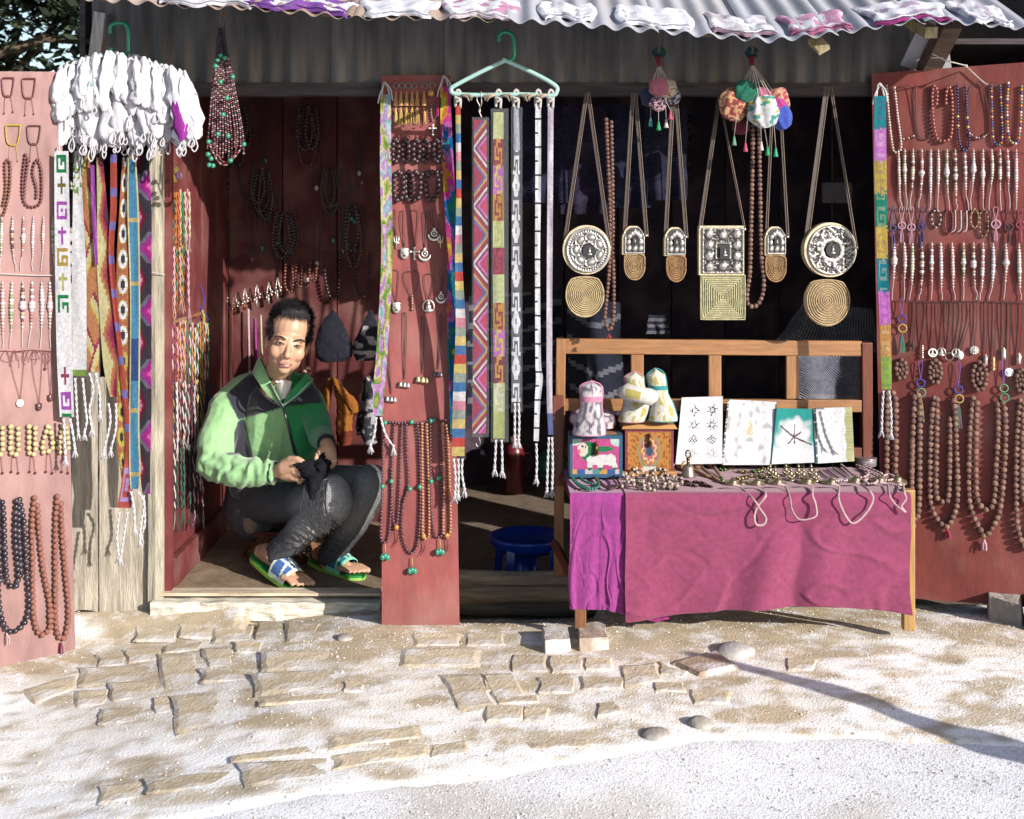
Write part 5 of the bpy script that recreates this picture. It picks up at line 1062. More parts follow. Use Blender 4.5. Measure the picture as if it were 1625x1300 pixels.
def h_arch(x, y):
    if abs(x) > .88 or y < -.9: return .004
    if abs(x) < .3 and -.35 < y < .25: return .001
    h = .001
    for px, py in ((-.58, -.6), (0, -.62), (.58, -.6), (-.6, -.12), (.6, -.12), (-.5, .32), (.5, .32), (0, .62), (-.25, .52), (.25, .52)):
        h = max(h, .001+.0055*math.sqrt(max(0, 1-(math.hypot(x-px, (y-py)*1.1)/.24)**2)))
    return h
FC = K(220, 195, 150, .44)
bag('round silver amulet box with lotus petal rings and oval basket flap, leftmost on the lintel', 4.2, (933, 397, 37, 38), 'disc', [(931, 147, 896, 385, 3), (933, 147, 968, 395, 3)], (928, 468, 30, 35, FC), h_round, .0065, 'flap', window=(2, 2, 11, 'round'))
bag('round silver amulet box with dragon relief and bulging basket flap near the right board', 4.2, (1320, 397, 42, 42), 'disc', [(1312, 138, 1278, 392, 4), (1318, 138, 1359, 395, 2)], (1312, 477, 36, 40, K(212, 182, 140, .44)), h_round2, .008, 'flap', .12, bow=1.6, window=(0, 0, 11, 'round'))
bag('square silver amulet box with round bosses and square basket flap in the middle', 4.2, (1147, 398, 35, 38), 'rect', [(1143, 140, 1111, 362, 3), (1146, 180, 1182, 366, 1.5)], (1147, 472, 35, 35, K(212, 204, 160, .44)), h_sq, .0095, 'rect', .03, window=(2, 3, 10, 'square'))
bag('small arched silver amulet box nearest the round lotus box', 4.2, (1007, 382, 17, 22), 'arch', [(1004, 148, 991, 372, 3), (1008, 148, 1026, 376, 3)], (1007, 423, 17, 21, K(195, 160, 115)), h_arch, .006, 'shield', .05, window=(0, 0, 5, 'square'))
bag('small arched silver amulet box next to the square one', 4.2, (1073, 384, 16, 22), 'arch', [(1068, 150, 1056, 376, 3), (1073, 160, 1089, 378, 3)], (1073, 426, 16, 21, K(190, 145, 100)), h_arch, .006, 'shield', .05, window=(0, 0, 5, 'square'))
bag('small arched silver amulet box right of the hanging seed mala', 4.2, (1232, 383, 16, 22), 'arch', [(1226, 150, 1216, 374, 2), (1238, 170, 1250, 378, 2)], (1231, 426, 17, 21, K(190, 150, 105)), h_arch, .006, 'shield', .05, window=(0, 0, 5, 'square'))
necklace('seed mala with red end knot hanging beside the leftmost round amulet box', VP(4.24), [[(962, 190), (965, 260), (968, 330), (967, 420), (962, 480), (960, 505), (966, 524), (973, 508), (974, 460), (973, 400), (972, 300), (970, 190)]], 3.4, RUD[1:2]+RUD[:1], 'seed', True, .01, 'seed_mala', 'prayer beads', 'seed malas hanging from the lintel', tas=[(966, 532, 5, 3, K(170, 50, 70))])
necklace('seed mala ending in a wide U beside the square amulet box', VP(4.22), [[(1195, 170), (1194, 260), (1192, 350), (1190, 430), (1186, 460), (1186, 480), (1196, 487), (1207, 476), (1212, 450), (1208, 400), (1206, 300), (1204, 170)]], 3.7, RUD, 'seed', True, .01, 'seed_mala', 'prayer beads', 'seed malas hanging from the lintel')
# dark bead bundle hanging at the left
t_ = thing('bead_bundle', 'bundle of thin dark bead strands with turquoise beads hanging from the eave', 'necklace', P(352, 70, 4.15))
mb = MB()
for i in range(13):
    xb = 332+i*4.4; yb = 262-abs(i-5)*2.2 + random.uniform(-14, 4); pa = path(VP(4.15), [(350+random.uniform(-5, 5), 46, random.uniform(-.02, .02)), (344+i*1.3, 75, random.uniform(-.02, .02)), (336+i*3.2, 150, 0), (xb, yb-40), (xb-3+i*.4, yb-4)], .0)
    k0 = random.random(); bead_line(t_, pa, .0037, lambda q, n, k0=k0: [(.03, .025, .04), K(215, 175, 165), (.03, .025, .04), K(170, 90, 95)][(q+int(k0*3)) % 4] if q > 14 else (.02, .018, .03), mb=mb)  # topmost beads blackened to paint in the eave's shadow
for x, y, l in ((338, 250, 0), (352, 258, 0), (364, 262, 0), (382, 235, 0), (345, 215, 1), (353, 180, 1), (330, 225, 1)):
    pass
mk('bead_strands', mb, M['bead'], t_, smooth=True)
l = [(333, 230), (345, 255), (358, 262), (372, 250), (386, 230)]
mb = MB(); bead_line(t_, path(VP(4.13), l, 0), .0036, [K(185, 90, 90), K(225, 200, 190), (.03, .02, .03)], mb=mb); bead_line(t_, path(VP(4.13), [(338, 200), (345, 245), (360, 258), (374, 240), (372, 200)], 0), .0036, [K(185, 90, 90), (.03, .02, .03)], mb=mb); mk('lower_loops', mb, M['bead'], t_, smooth=True)
for x, y in ((345, 95), (350, 88), (357, 92), (342, 105), (369, 122), (350, 130), (360, 156), (354, 182), (346, 213), (362, 216), (331, 225), (387, 229), (366, 255), (330, 245), (332, 262), (338, 263), (335, 252)):
    mb = MB(GRN); mb.sphere(P(x, y, 4.12), .0085); mk('turquoise_bead', mb, M['bead'], t_, smooth=True)
mb = MB(K(150, 130, 110)); mb.tube([P(352, 15, 4.05), P(349, 30, 4.12), P(350, 48, 4.15)], .0015, 4); mb.tube([P(357, 15, 4.05), P(356, 30, 4.12), P(352, 48, 4.15)], .0015, 4); mb.tube([P(350, 30, 4.1), P(362, 27, 4.1), P(356, 36, 4.1)], .0012, 4); mk('string', mb, M['cord'], t_)

# ---------------------------------------------------------------- the bench
bench = thing('wooden_bench', 'varnished slat backed wooden bench used as display table', 'bench', (.75, -.2, 0))
BC = K(188, 132, 84); BD = K(130, 62, 40); DB_ = 4.35; DF = 3.95
def bb(name, a, b, wx, wy, c, m='varnish'): mb = MB(c); mb.bar(a, b, wx, wy); o = mk(name, mb, M[m], bench); bv = o.modifiers.new('edge', 'BEVEL'); bv.width = .003; bv.segments = 2; return o
bb('top_rail', P(897, 549, DB_), P(1366, 553, DB_), .026, .015, BC)
bb('middle_rail', P(893, 642, DB_), P(1366, 644, DB_), .021, .013, BC)
bb('lower_rail', P(893, 716, DB_), P(1366, 718, DB_), .018, .013, BD)
bb('back_post', P(890, 537, DB_-.001), P(886, 912, DB_+.02), .0165, .02, BC, 'varnish_v'); bb('back_post', P(1374, 543, DB_-.001), P(1376, 905, DB_+.02), .018, .02, BD, 'varnish_v')
for x in (1011, 1134, 1257): bb('back_slat', P(x, 560.5, DB_), P(x, 633, DB_), .022, .010, BC, 'varnish_v')
bb('arm_post', P(886, 628, 4.31), P(884, 770, 4.29), .02, .018, BD, 'varnish_v')
bb('front_leg', P(921, 776, DF+.03), P(921, 1000, DF), .018, .012, K(150, 95, 60), 'varnish_v'); bb('front_leg', P(1441, 776, DF), P(1441, 999, DF), .018, .016, K(205, 160, 95), 'varnish_v')
bb('side_rail', P(893, 752, 4.32), P(921, 800, DF+.02), .014, .02, BD); bb('side_rail', P(1378, 752, 4.32), P(1438, 792, DF+.02), .014, .02, BD)
bb('side_brace', P(880, 862, 4.28), P(918, 935, DF+.03), .012, .014, BD)
SZ = .462; FL = P(912, 775, DF-.02).x; FR = P(1441, 775, DF-.02).x; BLx = P(893, 735, 4.3).x; BRx = P(1381, 735, 4.3).x
mb = MB(BC); mb.hexa([(FL, DF-D0, SZ-.03), (FR+.02, DF-D0, SZ-.03), (BRx, -.08, SZ-.03), (BLx, -.08, SZ-.03), (FL, DF-D0, SZ-.006), (FR+.02, DF-D0, SZ-.006), (BRx, -.08, SZ-.006), (BLx, -.08, SZ-.006)]); mk('seat', mb, M['varnish'], bench)
TOP = Plane((0, 0, SZ), (0, 0, 1))
def S(px, py, h=0):                                              # pixel on the table top
    d = Vector(((px-CX)/F, 1, -(py-HZ)/F)); t = (SZ+h-CAM_Z)/d.z; return cam.location+d*t
# cloths
def cloth(label, pxs, hem, c, lift, edge_y0, seed, fold=.012, frayed=False):
    yf = DF-D0-.024-lift
    xa, xb = P(pxs[0], 775, DF).x, P(pxs[1], 775, DF).x
    back0, back1 = (BLx if pxs[0] < 950 else xa-.012), (BRx if pxs[1] > 1400 else xb-.04)
    def fn(u, v):
        if v < .25:
            t = v/.25; x = (back0*(1-t)+xa*t)*(1-u)+(back1*(1-t)+xb*t)*u; return Vector((x, -.085*(1-t)+yf*t, SZ+lift*.5+.001*nz((u*6, v*9, seed))))
        t = (v-.25)/.75; px = (pxs[0]+(pxs[1]-pxs[0])*u); x = xa+(xb-xa)*u
        zb = Zp(np.interp(px, [h[0] for h in hem], [h[1] for h in hem]), DF)+(.004*nz((u*40, seed, 0)) if frayed else 0)
        z = SZ-(SZ-zb)*t; ff = fold*(.25+t)*(math.sin(u*7+seed)*.9+math.sin(u*17+t*1.5+seed)*.45+1.1*nz((u*5+t*.8, t*1.6, seed)))+(0 if frayed else .0015)*nz((u*22, t*9, seed))
        q_ = abs(nz((u*3.2+t*1.1, t*2.2-u*1.5, seed))); ff += .006*min(1, t*3)*smooth01(.07, 0, q_); q_ = abs(nz((u*6-t*2, t*3+u*2, seed+9))); ff += .002*min(1, t*3)*smooth01(.06, 0, q_)
        x += .014*t*nz((u*3, t*2, seed+4)); 
        return Vector((x, yf-.006*math.sin(math.pi*min(1, t*5))-abs(ff)*.9+.0035*t*math.sin(u*31+3*t+2*nz((u*4, 0, 0)))+.02*t, z))
    mb = MB(c); mb.slab(110, 90, fn, (0, .0018, -.0018)); t_ = mk('tablecloth', mb, M['cloth'], smooth=True)
    return tag(t_, label, 'tablecloth', 'cloths over the bench')
cloth('magenta cloth with frayed hem at the left end of the bench', (904, 1004), [(906, 965), (960, 966), (1004, 977)], K(180, 72, 160, .40), .0, 775, 3, .007, True)
cloth('wide dusty rose cloth covering the bench front', (991, 1440), [(991, 982), (1080, 972), (1150, 966), (1300, 957), (1390, 962), (1440, 968)], K(176, 80, 122, .38), .006, 775, 8, .026)
mb = MB(K(175, 55, 135)); mb.slab(16, 8, lambda u, v: P(1012+50*u, 976-v*12+12*(1-v)*(1-abs(u-.6)*1.2), DF+.04-.0*u+.01*nz((u*5, v*3, 0))), (0, .002, 0)); tag(mk('cloth_scrap', mb, M['cloth'], smooth=True), 'torn pink cloth corner showing beneath the rose cloth', 'cloth')

# ---------------------------------------------------------------- goods on the bench
def rot2(p, o, a): c_, s_ = math.cos(a), math.sin(a); q = p-o; return Vector((o.x+q.x*c_-q.y*s_, o.y+q.x*s_+q.y*c_, p.z))
def chest(label, x0, x1, yt, yb, d, depth, c_frame, frontfn, lid=None, side=None, ang=0, cat='box'):
    a = P(x0, yb, d); b = P(x1, yb, d); z0 = SZ+.008; z1 = P(x0, yt, d).z; th = .004
    t_ = thing('painted_chest', label, cat, (a.x, a.y, z0), 'painted chests on the bench')
    mb = MB(c_frame); mb.box(a.x, b.x, a.y+.004, a.y+depth, z0, z1-(.0 if lid is None else .012)); mk('body', mb, M['paint'], t_)
    mb = MB(); mb.grid(72, 46, lambda u, v: Vector((a.x+(b.x-a.x)*u, a.y+.001-.0015*(min(u, 1-u)*(b.x-a.x) < .012 or min(v, 1-v)*(z1-z0) < .012), z0+(z1-z0-(.0 if lid is None else .014))*v)), lambda u, v: frontfn(u, v)); mk('painted_front', mb, M['cloth'], t_)
    if side: mb = MB(); mb.grid(24, 24, lambda u, v: Vector((a.x-.0015, a.y+depth*(1-u), z0+(z1-z0)*v)), side); mk('painted_side', mb, M['cloth'], t_)
    if lid:
        mb = MB(lid); mb.hexa([(a.x-.012, a.y-.012, z1-.013), (b.x+.012, a.y-.012, z1-.013), (b.x+.012, a.y+depth+.01, z1-.013), (a.x-.012, a.y+depth+.01, z1-.013), (a.x-.004, a.y-.004, z1), (b.x+.004, a.y-.004, z1), (b.x+.004, a.y+depth, z1), (a.x-.004, a.y+depth, z1)]); mk('lid', mb, M['varnish'], t_)
        mb = MB(lid); mb.box(a.x-.010, b.x+.010, a.y-.010, a.y+depth, SZ+.005, SZ+.02); mk('plinth', mb, M['varnish'], t_)
    else:
        mb = MB(K(200, 165, 140)); mb.grid(10, 8, lambda u, v: Vector((a.x+(b.x-a.x)*u, a.y+.001+depth*v, z1+.001)), lambda u, v: K(70, 100, 130) if min(u, 1-u, v, 1-v) < .1 else K(205, 150, 100)); mk('painted_lid', mb, M['paint'], t_)
    mb = MB(K(150, 100, 70)); cxm = (a.x+b.x)/2; zz = z0+(z1-z0)*.72; mb.tube([(cxm, a.y-.006, zz+.012), (cxm, a.y-.008, zz-.02)], [.005, .007], 7); mb.sphere((cxm, a.y-.008, zz+.014), .006); mb.lathe((cxm, a.y-.004, zz-.026), [(.006, 0), (.009, .004), (.004, .014)], 8); mk('clasp', mb, M['brass'], t_, smooth=True)
    return z1, a, b
def lion(u, v):
    F_ = K(60, 105, 140)
    if min(u, 1-u) < .055 or min(v, 1-v) < .085: return F_
    c = K(205, 85, 150)
    def el(cx, cy, rx, ry): return ((u-cx)/rx)**2+((v-cy)/ry)**2 < 1
    if el(.1, .9, .14, .14) or el(.92, .88, .15, .15): c = K(200, 225, 220)
    if v < .2: c = [K(225, 170, 90), K(70, 100, 180), K(225, 205, 210), K(90, 160, 170)][int(u*7) % 4]
    if el(.36, .62, .16, .24): c = K(40, 125, 80)
    if el(.62, .68, .2, .07): c = K(40, 130, 85)
    if el(.58, .42, .26, .13) or el(.78, .42, .1, .14): c = K(235, 235, 235)
    if el(.38, .28, .05, .12) or el(.85, .27, .05, .1) or el(.58, .26, .05, .1): c = K(40, 130, 85) if v < .24 else K(235, 235, 235)
    if el(.25, .66, .1, .16): c = K(238, 225, 215)
    if el(.18, .62, .035, .05): c = K(230, 120, 130)
    if el(.24, .74, .02, .03) or el(.3, .73, .015, .025): c = K(60, 40, 60)
    return c
z1, a1, b1 = chest('small chest painted with a white snow lion on pink in a blue frame', 904, 988, 691, 748, 4.12, .09, K(60, 95, 125), lion, None, lambda u, v: K(60, 100, 120) if min(u, 1-u, v, 1-v) < .12 else (K(130, 60, 60) if nz((u*9, v*9, 0)) > 0 else K(90, 45, 55)))
def floral(u, v):
    if min(u, 1-u) < .05 or min(v, 1-v) < .07: return K(150, 75, 90)
    c = K(205, 140, 70); x = (u-.5)*1.7; y = v-.52; r = math.hypot(x, y); a = math.atan2(y, x)
    if .33 < r < .40 and y < .3: c = K(150, 160, 120)
    if r < .33 and (r+.05*math.cos(a*6)) < .3: c = K(200, 110, 120) if r > .12 else K(60, 90, 120)
    if .2 < r+.03*math.cos(a*9) < .25: c = K(230, 215, 150)
    if v < .17 and abs(u-.5) < .16: c = K(235, 230, 225)
    if r > .42 and nz((u*18, v*14, 3)) > .18: c = K(165, 95, 50)
    return c
z2, a2, b2 = chest('golden brown chest with pink flower wreath, flared lid and brass clasp', 992, 1069, 674, 735, 4.17, .09, K(150, 75, 60), floral, K(205, 150, 90))
# brocade booties: shaft, foot and collar
def bootie(label, outline, d, base_z, c, pat, rim, depth=.035, band=None):
    t_ = thing('brocade_bootie', label, 'bootie', (P(outline[0][0], 0, d).x, d-D0, base_z), 'padded brocade booties')
    zmax = max(p[1] for p in outline); n = len(outline); ys = sorted(set(p[1] for p in outline)); ymin = min(ys)
    # left and right silhouettes by row
    L_ = [p for p in outline if p[2] == 'l']; R_ = [p for p in outline if p[2] == 'r']
    L_.sort(key=lambda p: p[1]); R_.sort(key=lambda p: p[1]); mb = MB(); rows = 60; m_ = 56; b = 0; vs = []
    for i in range(rows+1):
        t = i/rows; t = t*t*(3-2*t)*.5+t*.5; y = ymin+(zmax-ymin)*t
        xl = np.interp(y, [p[1] for p in L_], [p[0] for p in L_]); xr = np.interp(y, [p[1] for p in R_], [p[0] for p in R_]); cx = (xl+xr)/2; hw = (xr-xl)/2
        cap = math.sqrt(max(.02, 1-(max(0, .12-t)/.125)**2)); dd = depth*(.55+.45*t)*cap
        for j in range(m_):
            a = 2*math.pi*j/m_; q = P(cx+hw*math.cos(a)*cap, y, d); vs.append(Vector((q.x, q.y+dd*math.sin(a), q.z)))
    mb.v = [tuple(p) for p in vs]
    for i in range(rows):
        for j in range(m_):
            mb.f.append((i*m_+j, (i+1)*m_+j, (i+1)*m_+(j+1) % m_, i*m_+(j+1) % m_)); u = .5+.5*math.cos(2*math.pi*(j+.5)/m_); v = i/rows
            mb.cl.append(jit(rim if (band and abs(v-band) < .035) or v > .95 else pat(u, v, j), .08))
    mb.f.append(tuple(range(m_))); mb.cl.append(c); mb.f.append(tuple(rows*m_+j for j in range(m_))[::-1]); mb.cl.append(c)
    mk('upper', mb, M['cloth'], t_, smooth=True)
    mb = MB(rim); k = [P(p[0], p[1], d)+Vector((0, -.001, 0)) for p in (sorted(L_, key=lambda p: -p[1])+R_)]; mb.tube(cat_rom(k, 3), .0028, 6); mk('edge_piping', mb, M['cord'], t_, smooth=True)
    return t_
def patS(u, v, j): return mixc(K(225, 215, 222), K(120, 115, 130), smooth01(-.2, .4, nz((u*7, v*9, 1))+.2*nz((u*20, v*20, 3))))
def patG(u, v, j): return mixc(K(236, 233, 226), K(205, 190, 110), smooth01(.0, .3, nz((u*7+3, v*6, 4))+.3*nz((u*30, v*30, 3))))
o1 = [(921, 612, 'l'), (921, 628, 'l'), (922, 645, 'l'), (915, 665, 'l'), (909, 688, 'l'), (938, 605, 'l'), (940, 605, 'r'), (956, 614, 'r'), (955, 645, 'r'), (959, 668, 'r'), (961, 690, 'r')]
bootie('silver brocade bootie with pink piping standing on the lion chest', o1, 4.09, z1, K(210, 200, 212), patS, K(225, 150, 185), .036, .35)
bootie('second silver brocade bootie lying behind the first on the lion chest', [(915, 652, 'l'), (906, 660, 'l'), (905, 668, 'l'), (912, 676, 'l'), (950, 648, 'r'), (968, 656, 'r'), (976, 668, 'r'), (972, 680, 'r')], 4.18, z1, K(150, 130, 145), patS, K(205, 120, 155), .02)
o2 = [(991, 598, 'l'), (993, 612, 'l'), (989, 625, 'l'), (990, 640, 'l'), (985, 655, 'l'), (981, 668, 'l'), (1006, 590, 'l'), (1008, 590, 'r'), (1022, 598, 'r'), (1023, 612, 'r'), (1030, 625, 'r'), (1032, 640, 'r'), (1028, 655, 'r'), (1022, 669, 'r')]
bootie('cream and gold brocade bootie with pink sole edge on the golden chest', o2, 4.17, z2, K(232, 225, 205), patG, K(210, 150, 160), .035, .5)
o3 = [(1026, 596, 'l'), (1030, 616, 'l'), (1034, 640, 'l'), (1029, 668, 'l'), (1036, 587, 'l'), (1042, 585, 'r'), (1055, 594, 'r'), (1060, 625, 'r'), (1068, 640, 'r'), (1075, 663, 'r')]
bootie('cream and gold brocade bootie with teal edges on the golden chest', o3, 4.165, z2, K(235, 232, 220), patG, K(60, 160, 165), .036, .38)
t_ = thing('brocade_bootie', 'plump cream brocade bootie laid across the two upright ones', 'bootie', P(984, 640, 4.11), 'padded brocade booties')
mb = MB(); cpts = [P(984, 624, 4.11), P(995, 622, 4.1), P(1015, 627, 4.09), P(1032, 630, 4.1), P(1040, 628, 4.11)]
mb.tube(cpts, [.018, .028, .026, .028, .018], 18, K(236, 230, 220)); k = len(mb.cl); mb.cl = [K(205, 190, 110) if nz((f[0]*.13, 3, 0)) > .22 else K(236, 232, 226) for f in mb.f]; mk('upper', mb, M['cloth'], t_, smooth=True)
mb = MB(K(120, 50, 70)); mb.sphere(P(981, 623, 4.09), .005); mk('button', mb, M['bead'], t_)
# printed paper sheets leaning against the bench back
def sheet(label, x0, x1, yt, yb, fn_c, lean=.07, bow=.012, db=4.24):
    def fn(u, v):
        px = x0[0]*(1-v)+x0[1]*v+((x1[0]-x0[0])*(1-v)+(x1[1]-x0[1])*v)*u; py = yt[0]*(1-u)+yt[1]*u; py = py*(1-v)+(yb[0]*(1-u)+yb[1]*u)*v
        d = db+lean*(1-v)+.01*math.sin(u*3.1)-bow*4*u*(1-u)*.5+bow*math.sin(v*3.1)
        return P(px, py, d)
    mb = MB(); mb.slab(60, 80, lambda u, v: fn(u, v)+Vector((0, .0015*nz((u*5, v*5, x0[0])), 0)), (0, .002, 0), lambda u, v: fn_c(u, v)); return tag(mk('printed_sheet', mb, M['paper']), label, 'paper print', 'handmade paper prints on the bench')
PW = K(234, 233, 240, .46); INK = K(95, 92, 95)
def p1(u, v):
    for cx in (.34, .76):
        for i, cy in enumerate((.2, .42, .64, .84)):
            if cx > .5 and i == 3 or (cx < .5 and i == 3): k_ = .6
            x = (u-cx)/.13; y = (v-cy)/.085; r = math.hypot(x, y)
            if r < 1:
                a = math.atan2(y, x); s_ = i+(4 if cx > .5 else 0)
                t = (.35 < r < .55) or (abs(math.sin(a*(2+s_ % 3)+s_)) < .28 and r > .25) if s_ % 4 != 2 else ((int((x+1)*4)+int((y+1)*4)) % 2 == 0 and abs(x)+abs(y) < 1)
                if t and nz((u*30, v*40, 0)) > -.25: return INK if i < 3 else K(190, 190, 195)
    return PW
def p2(u, v):
    x = (u-.5); y = v-.42
    if abs(x) < .02+.25*max(0, y+.12) and -.12 < y < .12 and nz((u*25, v*25, 1)) > -.2: return K(225, 215, 180)
    if min(u, 1-u) < .03 and nz((v*30, u*9, 0)) > -.1: return K(120, 115, 105)
    return mixc(PW, K(200, 200, 205), smooth01(.1, .6, nz((u*9, v*9, 5))))
def p3(u, v):
    x = u-.5; y = v-.52; r = math.hypot(x, y*1.2); a = math.atan2(y, x)
    for k, aa in enumerate((-2.6, -1.5, .35, 1.4, 2.4, -.5)):
        if .0 < r < (.42, .28, .45, .16, .2, .2)[k] and abs(math.sin((a-aa)/2))*r*2 < .016+.01*nz((u*30, v*30, 0)) : return K(100, 80, 90)
    if u > .95 or u < .04: return K(30, 80, 100)
    t = smooth01(.30, .5, r+.15*nz((u*6, v*6, 2)))*(1-smooth01(.55, .8, v)); return mixc(PW, K(50, 165, 160), t)
def p4(u, v):
    if u < .07: return K(110, 125, 115) if nz((v*18, 0, 0)) > -.2 else PW
    if u > .8+.02*math.sin(v*20): return K(170, 175, 120) if int(v*70) % 2 and .1 < v < .8 else K(205, 205, 160)
    return mixc(PW, K(190, 190, 196), .6*smooth01(.2, .5, nz((u*12, v*40, 1))))
sheet('white paper print with rows of small grey emblems, leftmost of four', (1082, 1072), (1147, 1146), (631, 629), (737, 736), p1)
sheet('white paper print with a faint golden mound, second of four', (1155, 1145), (1233, 1226), (634, 638), (738, 738), p2, .06)
sheet('teal and white tie dyed print with branching dark cracks', (1231, 1222), (1291, 1296), (648, 649), (737, 734), p3, .05)
sheet('white paper print with olive hatched right border', (1291, 1294), (1352, 1356), (648, 646), (736, 732), p4, .05)
# bead strands and bracelets lying on the cloth
def lying(label, loops, r, c, h=.004, kind='bead', name='bead_necklace', cat='necklace', group='beads lying on the bench cloth', m=None):
    t_ = thing(name, label, cat, S(*loops[0][0][:2], 0), group); mb = MB()
    for k, l in enumerate(loops):
        pts = cat_rom([S(p[0], p[1], h+.006+(p[2] if len(p) > 2 else 0)) for p in l], 8); bead_line(t_, pts, r, c, mb=mb, seg=7, start=k)
    mk('beads', mb, M[m or 'bead'], t_, smooth=True); return t_
lying('green malachite bead necklace coiled at the left bench corner', [[(904, 751), (912, 762), (925, 772), (940, 775), (950, 772), (948, 762), (938, 752), (925, 750)], [(903, 752), (915, 768), (930, 776), (948, 777)], [(918, 750), (922, 760), (935, 767), (948, 768)]], .0042, K(35, 130, 105))
lying('dark brown bead mala coiled beside the green beads', [[(942, 752), (950, 762), (962, 772), (975, 774), (978, 768), (970, 758), (958, 752)], [(940, 754), (952, 768), (968, 776), (980, 773)]], .0036, [K(110, 65, 60), K(90, 55, 55)])
def bone_ring(label, x, y, r, tilt=0):
    t_ = thing('bone_bracelet', label, 'bracelet', S(x, y), 'carved bone bracelets heaped on the bench'); o = S(x, y, .016); mb = MB()
    for k in range(14):
        a = k*2*math.pi/14; p = o+Vector((math.cos(a)*r, math.sin(a)*r*.8, .012*math.sin(a+tilt)+.004*random.random())); c = K(200, 182, 168) if k % 2 else K(95, 68, 62)
        mb.sphere(p, (.0062, .0055, .007) if k % 2 else (.0042, .0042, .0048), jit(c, .12), 7, 5)
    mk('beads', mb, M['bead'], t_, smooth=True)
random.seed(5)
bx = [(985, 752), (1002, 760), (1018, 752), (994, 768), (1012, 770), (1032, 760), (1028, 772), (1046, 752), (1050, 768), (1065, 760), (1062, 773), (990, 744), (1012, 744), (1036, 745), (1058, 744), (1072, 768)]
for k, (x, y) in enumerate(bx): bone_ring('carved bone bracelet with dark spacers in the heap below the chests', x, y, random.uniform(.020, .027), random.uniform(0, 6))
for k, (x, y, c) in enumerate(((1086, 764, K(90, 60, 50)), (1096, 770, K(110, 80, 65)), (1110, 766, K(90, 60, 50)), (1120, 771, K(70, 50, 45)))):
    mb = MB(c); o = S(x, y, .008)
    for j in range(5): mb.sphere(o+Vector((.007*j-.015, -.005*j+.01+.003*(j % 2), .001*(j % 2))), (.006, .005, .005), jit(c, .3), 7, 5)
    mb.tube([o+Vector((-.02, .014, 0)), o+Vector((.02, -.014, 0))], .003, 6)
    tag(mk('carved_hair_pin', mb, M['brass'], smooth=True), '%s small dark carved pin from the left before the prayer wheels' % ORD[k], 'hair pin', 'carved pins on the bench')
# bell and prayer wheels
t_ = thing('hand_bell', 'small brass hand bell with looped handle at the bench middle', 'bell', S(1092, 756)); o = S(1092, 756, .004)
mb = MB(K(205, 185, 165)); mb.lathe(o, [(.026, 0), (.0245, .004), (.021, .012), (.019, .03), (.013, .038), (.004, .042)], 20); mk('bell_body', mb, M['brass'], t_, smooth=True)
mb = MB(K(150, 125, 95)); mb.tube([o+Vector((0, 0, .04)), o+Vector((0, 0, .055))], .005, 8); mb.sphere(o+Vector((0, 0, .058)), .007); mb.tube([o+Vector((.008*math.cos(a), 0, .074+.012*math.sin(a))) for a in np.linspace(-1.6, 4.7, 14)], .0028, 6); mk('handle', mb, M['brass'], t_, smooth=True)
for k, (x0, y0, x1, y1, lab) in enumerate(((1084, 738, 1128, 758, 'wooden prayer wheel lying behind the brass bell'), (1107, 736, 1140, 763, 'middle one of three wooden prayer wheels with handle towards the viewer'), (1128, 734, 1148, 762, 'right one of three wooden prayer wheels beside the brass trinkets'))):
    t_ = thing('prayer_wheel', lab, 'prayer wheel', S(x0, y0), 'small wooden prayer wheels'); a = S(x0, y0, .022); b = S(x1, y1, .006); ax = (a-b).normalized(); cw = K(195, 150, 120)
    mb = MB(cw); mb.lathe(a-ax*.012, [(.008, -.004), (.017, 0), (.018, .004), (.017, .022), (.018, .026), (.012, .032), (.004, .038)], 16, ax=ax, cfn=lambda i, j: jit(cw, .06) if i != 3 else K(230, 205, 180)); mk('drum', mb, M['varnish'], t_, smooth=True)
    mb = MB(K(185, 140, 105)); mb.tube([b, b.lerp(a, .2), b.lerp(a, .5), b.lerp(a, .8)], [.0065, .005, .0065, .005], 9); mb.sphere(b, .007); mk('handle', mb, M['varnish'], t_, smooth=True)
# brass trinkets, figures, cymbals
random.seed(9)
for k in range(26):
    x = 1150+random.uniform(-8, 78)*1.0; y = random.uniform(740, 766); o = S(x, y, .007); c = jit(random.choice([K(190, 170, 120), K(165, 145, 105), K(205, 190, 150), K(120, 150, 100)]), .2); mb = MB(c)
    ty = k % 3
    if ty == 0: mb.lathe(o-Vector((0, 0, .005)), [(.016, 0), (.0155, .003), (.008, .006), (.007, .011), (.002, .013)], 12)
    elif ty == 1:
        for j in range(6): a = j*1.05; mb.sphere(o+Vector((math.cos(a)*.010, math.sin(a)*.010, .002*(j % 2))), .0055, jit(c, .2), 6, 4)
        mb.sphere(o, .006)
    else: mb.tube([o+Vector((.011*math.cos(a), .011*math.sin(a), .003*math.sin(3*a))) for a in np.linspace(0, 6.28, 14)], .0032, 6); mb.sphere(o+Vector((.004, -.008, .004)), .006)
    tag(mk('brass_trinket', mb, M['brass'], smooth=True), 'small %s in the heap of trinkets left of the statuettes' % ('brass bell cap', 'brass flower cluster', 'brass ring amulet')[ty], 'trinket', ('brass bell caps', 'brass flower clusters', 'brass ring amulets')[ty]+' on the bench')
sp = [(1205, 740, 'back row, by the second print'), (1228, 740, 'back row, before the dark border of the teal print'), (1249, 741, 'back row, before the teal print'), (1272, 740, 'back row, by the right print'), (1222, 757, 'front row, leftmost'), (1230, 763, 'front row, second'), (1247, 756, 'front row, third'), (1255, 763, 'front row, fourth'), (1267, 757, 'front row, fifth'), (1275, 764, 'front row, sixth'), (1287, 757, 'front row, seventh'), (1294, 764, 'front row, rightmost')]
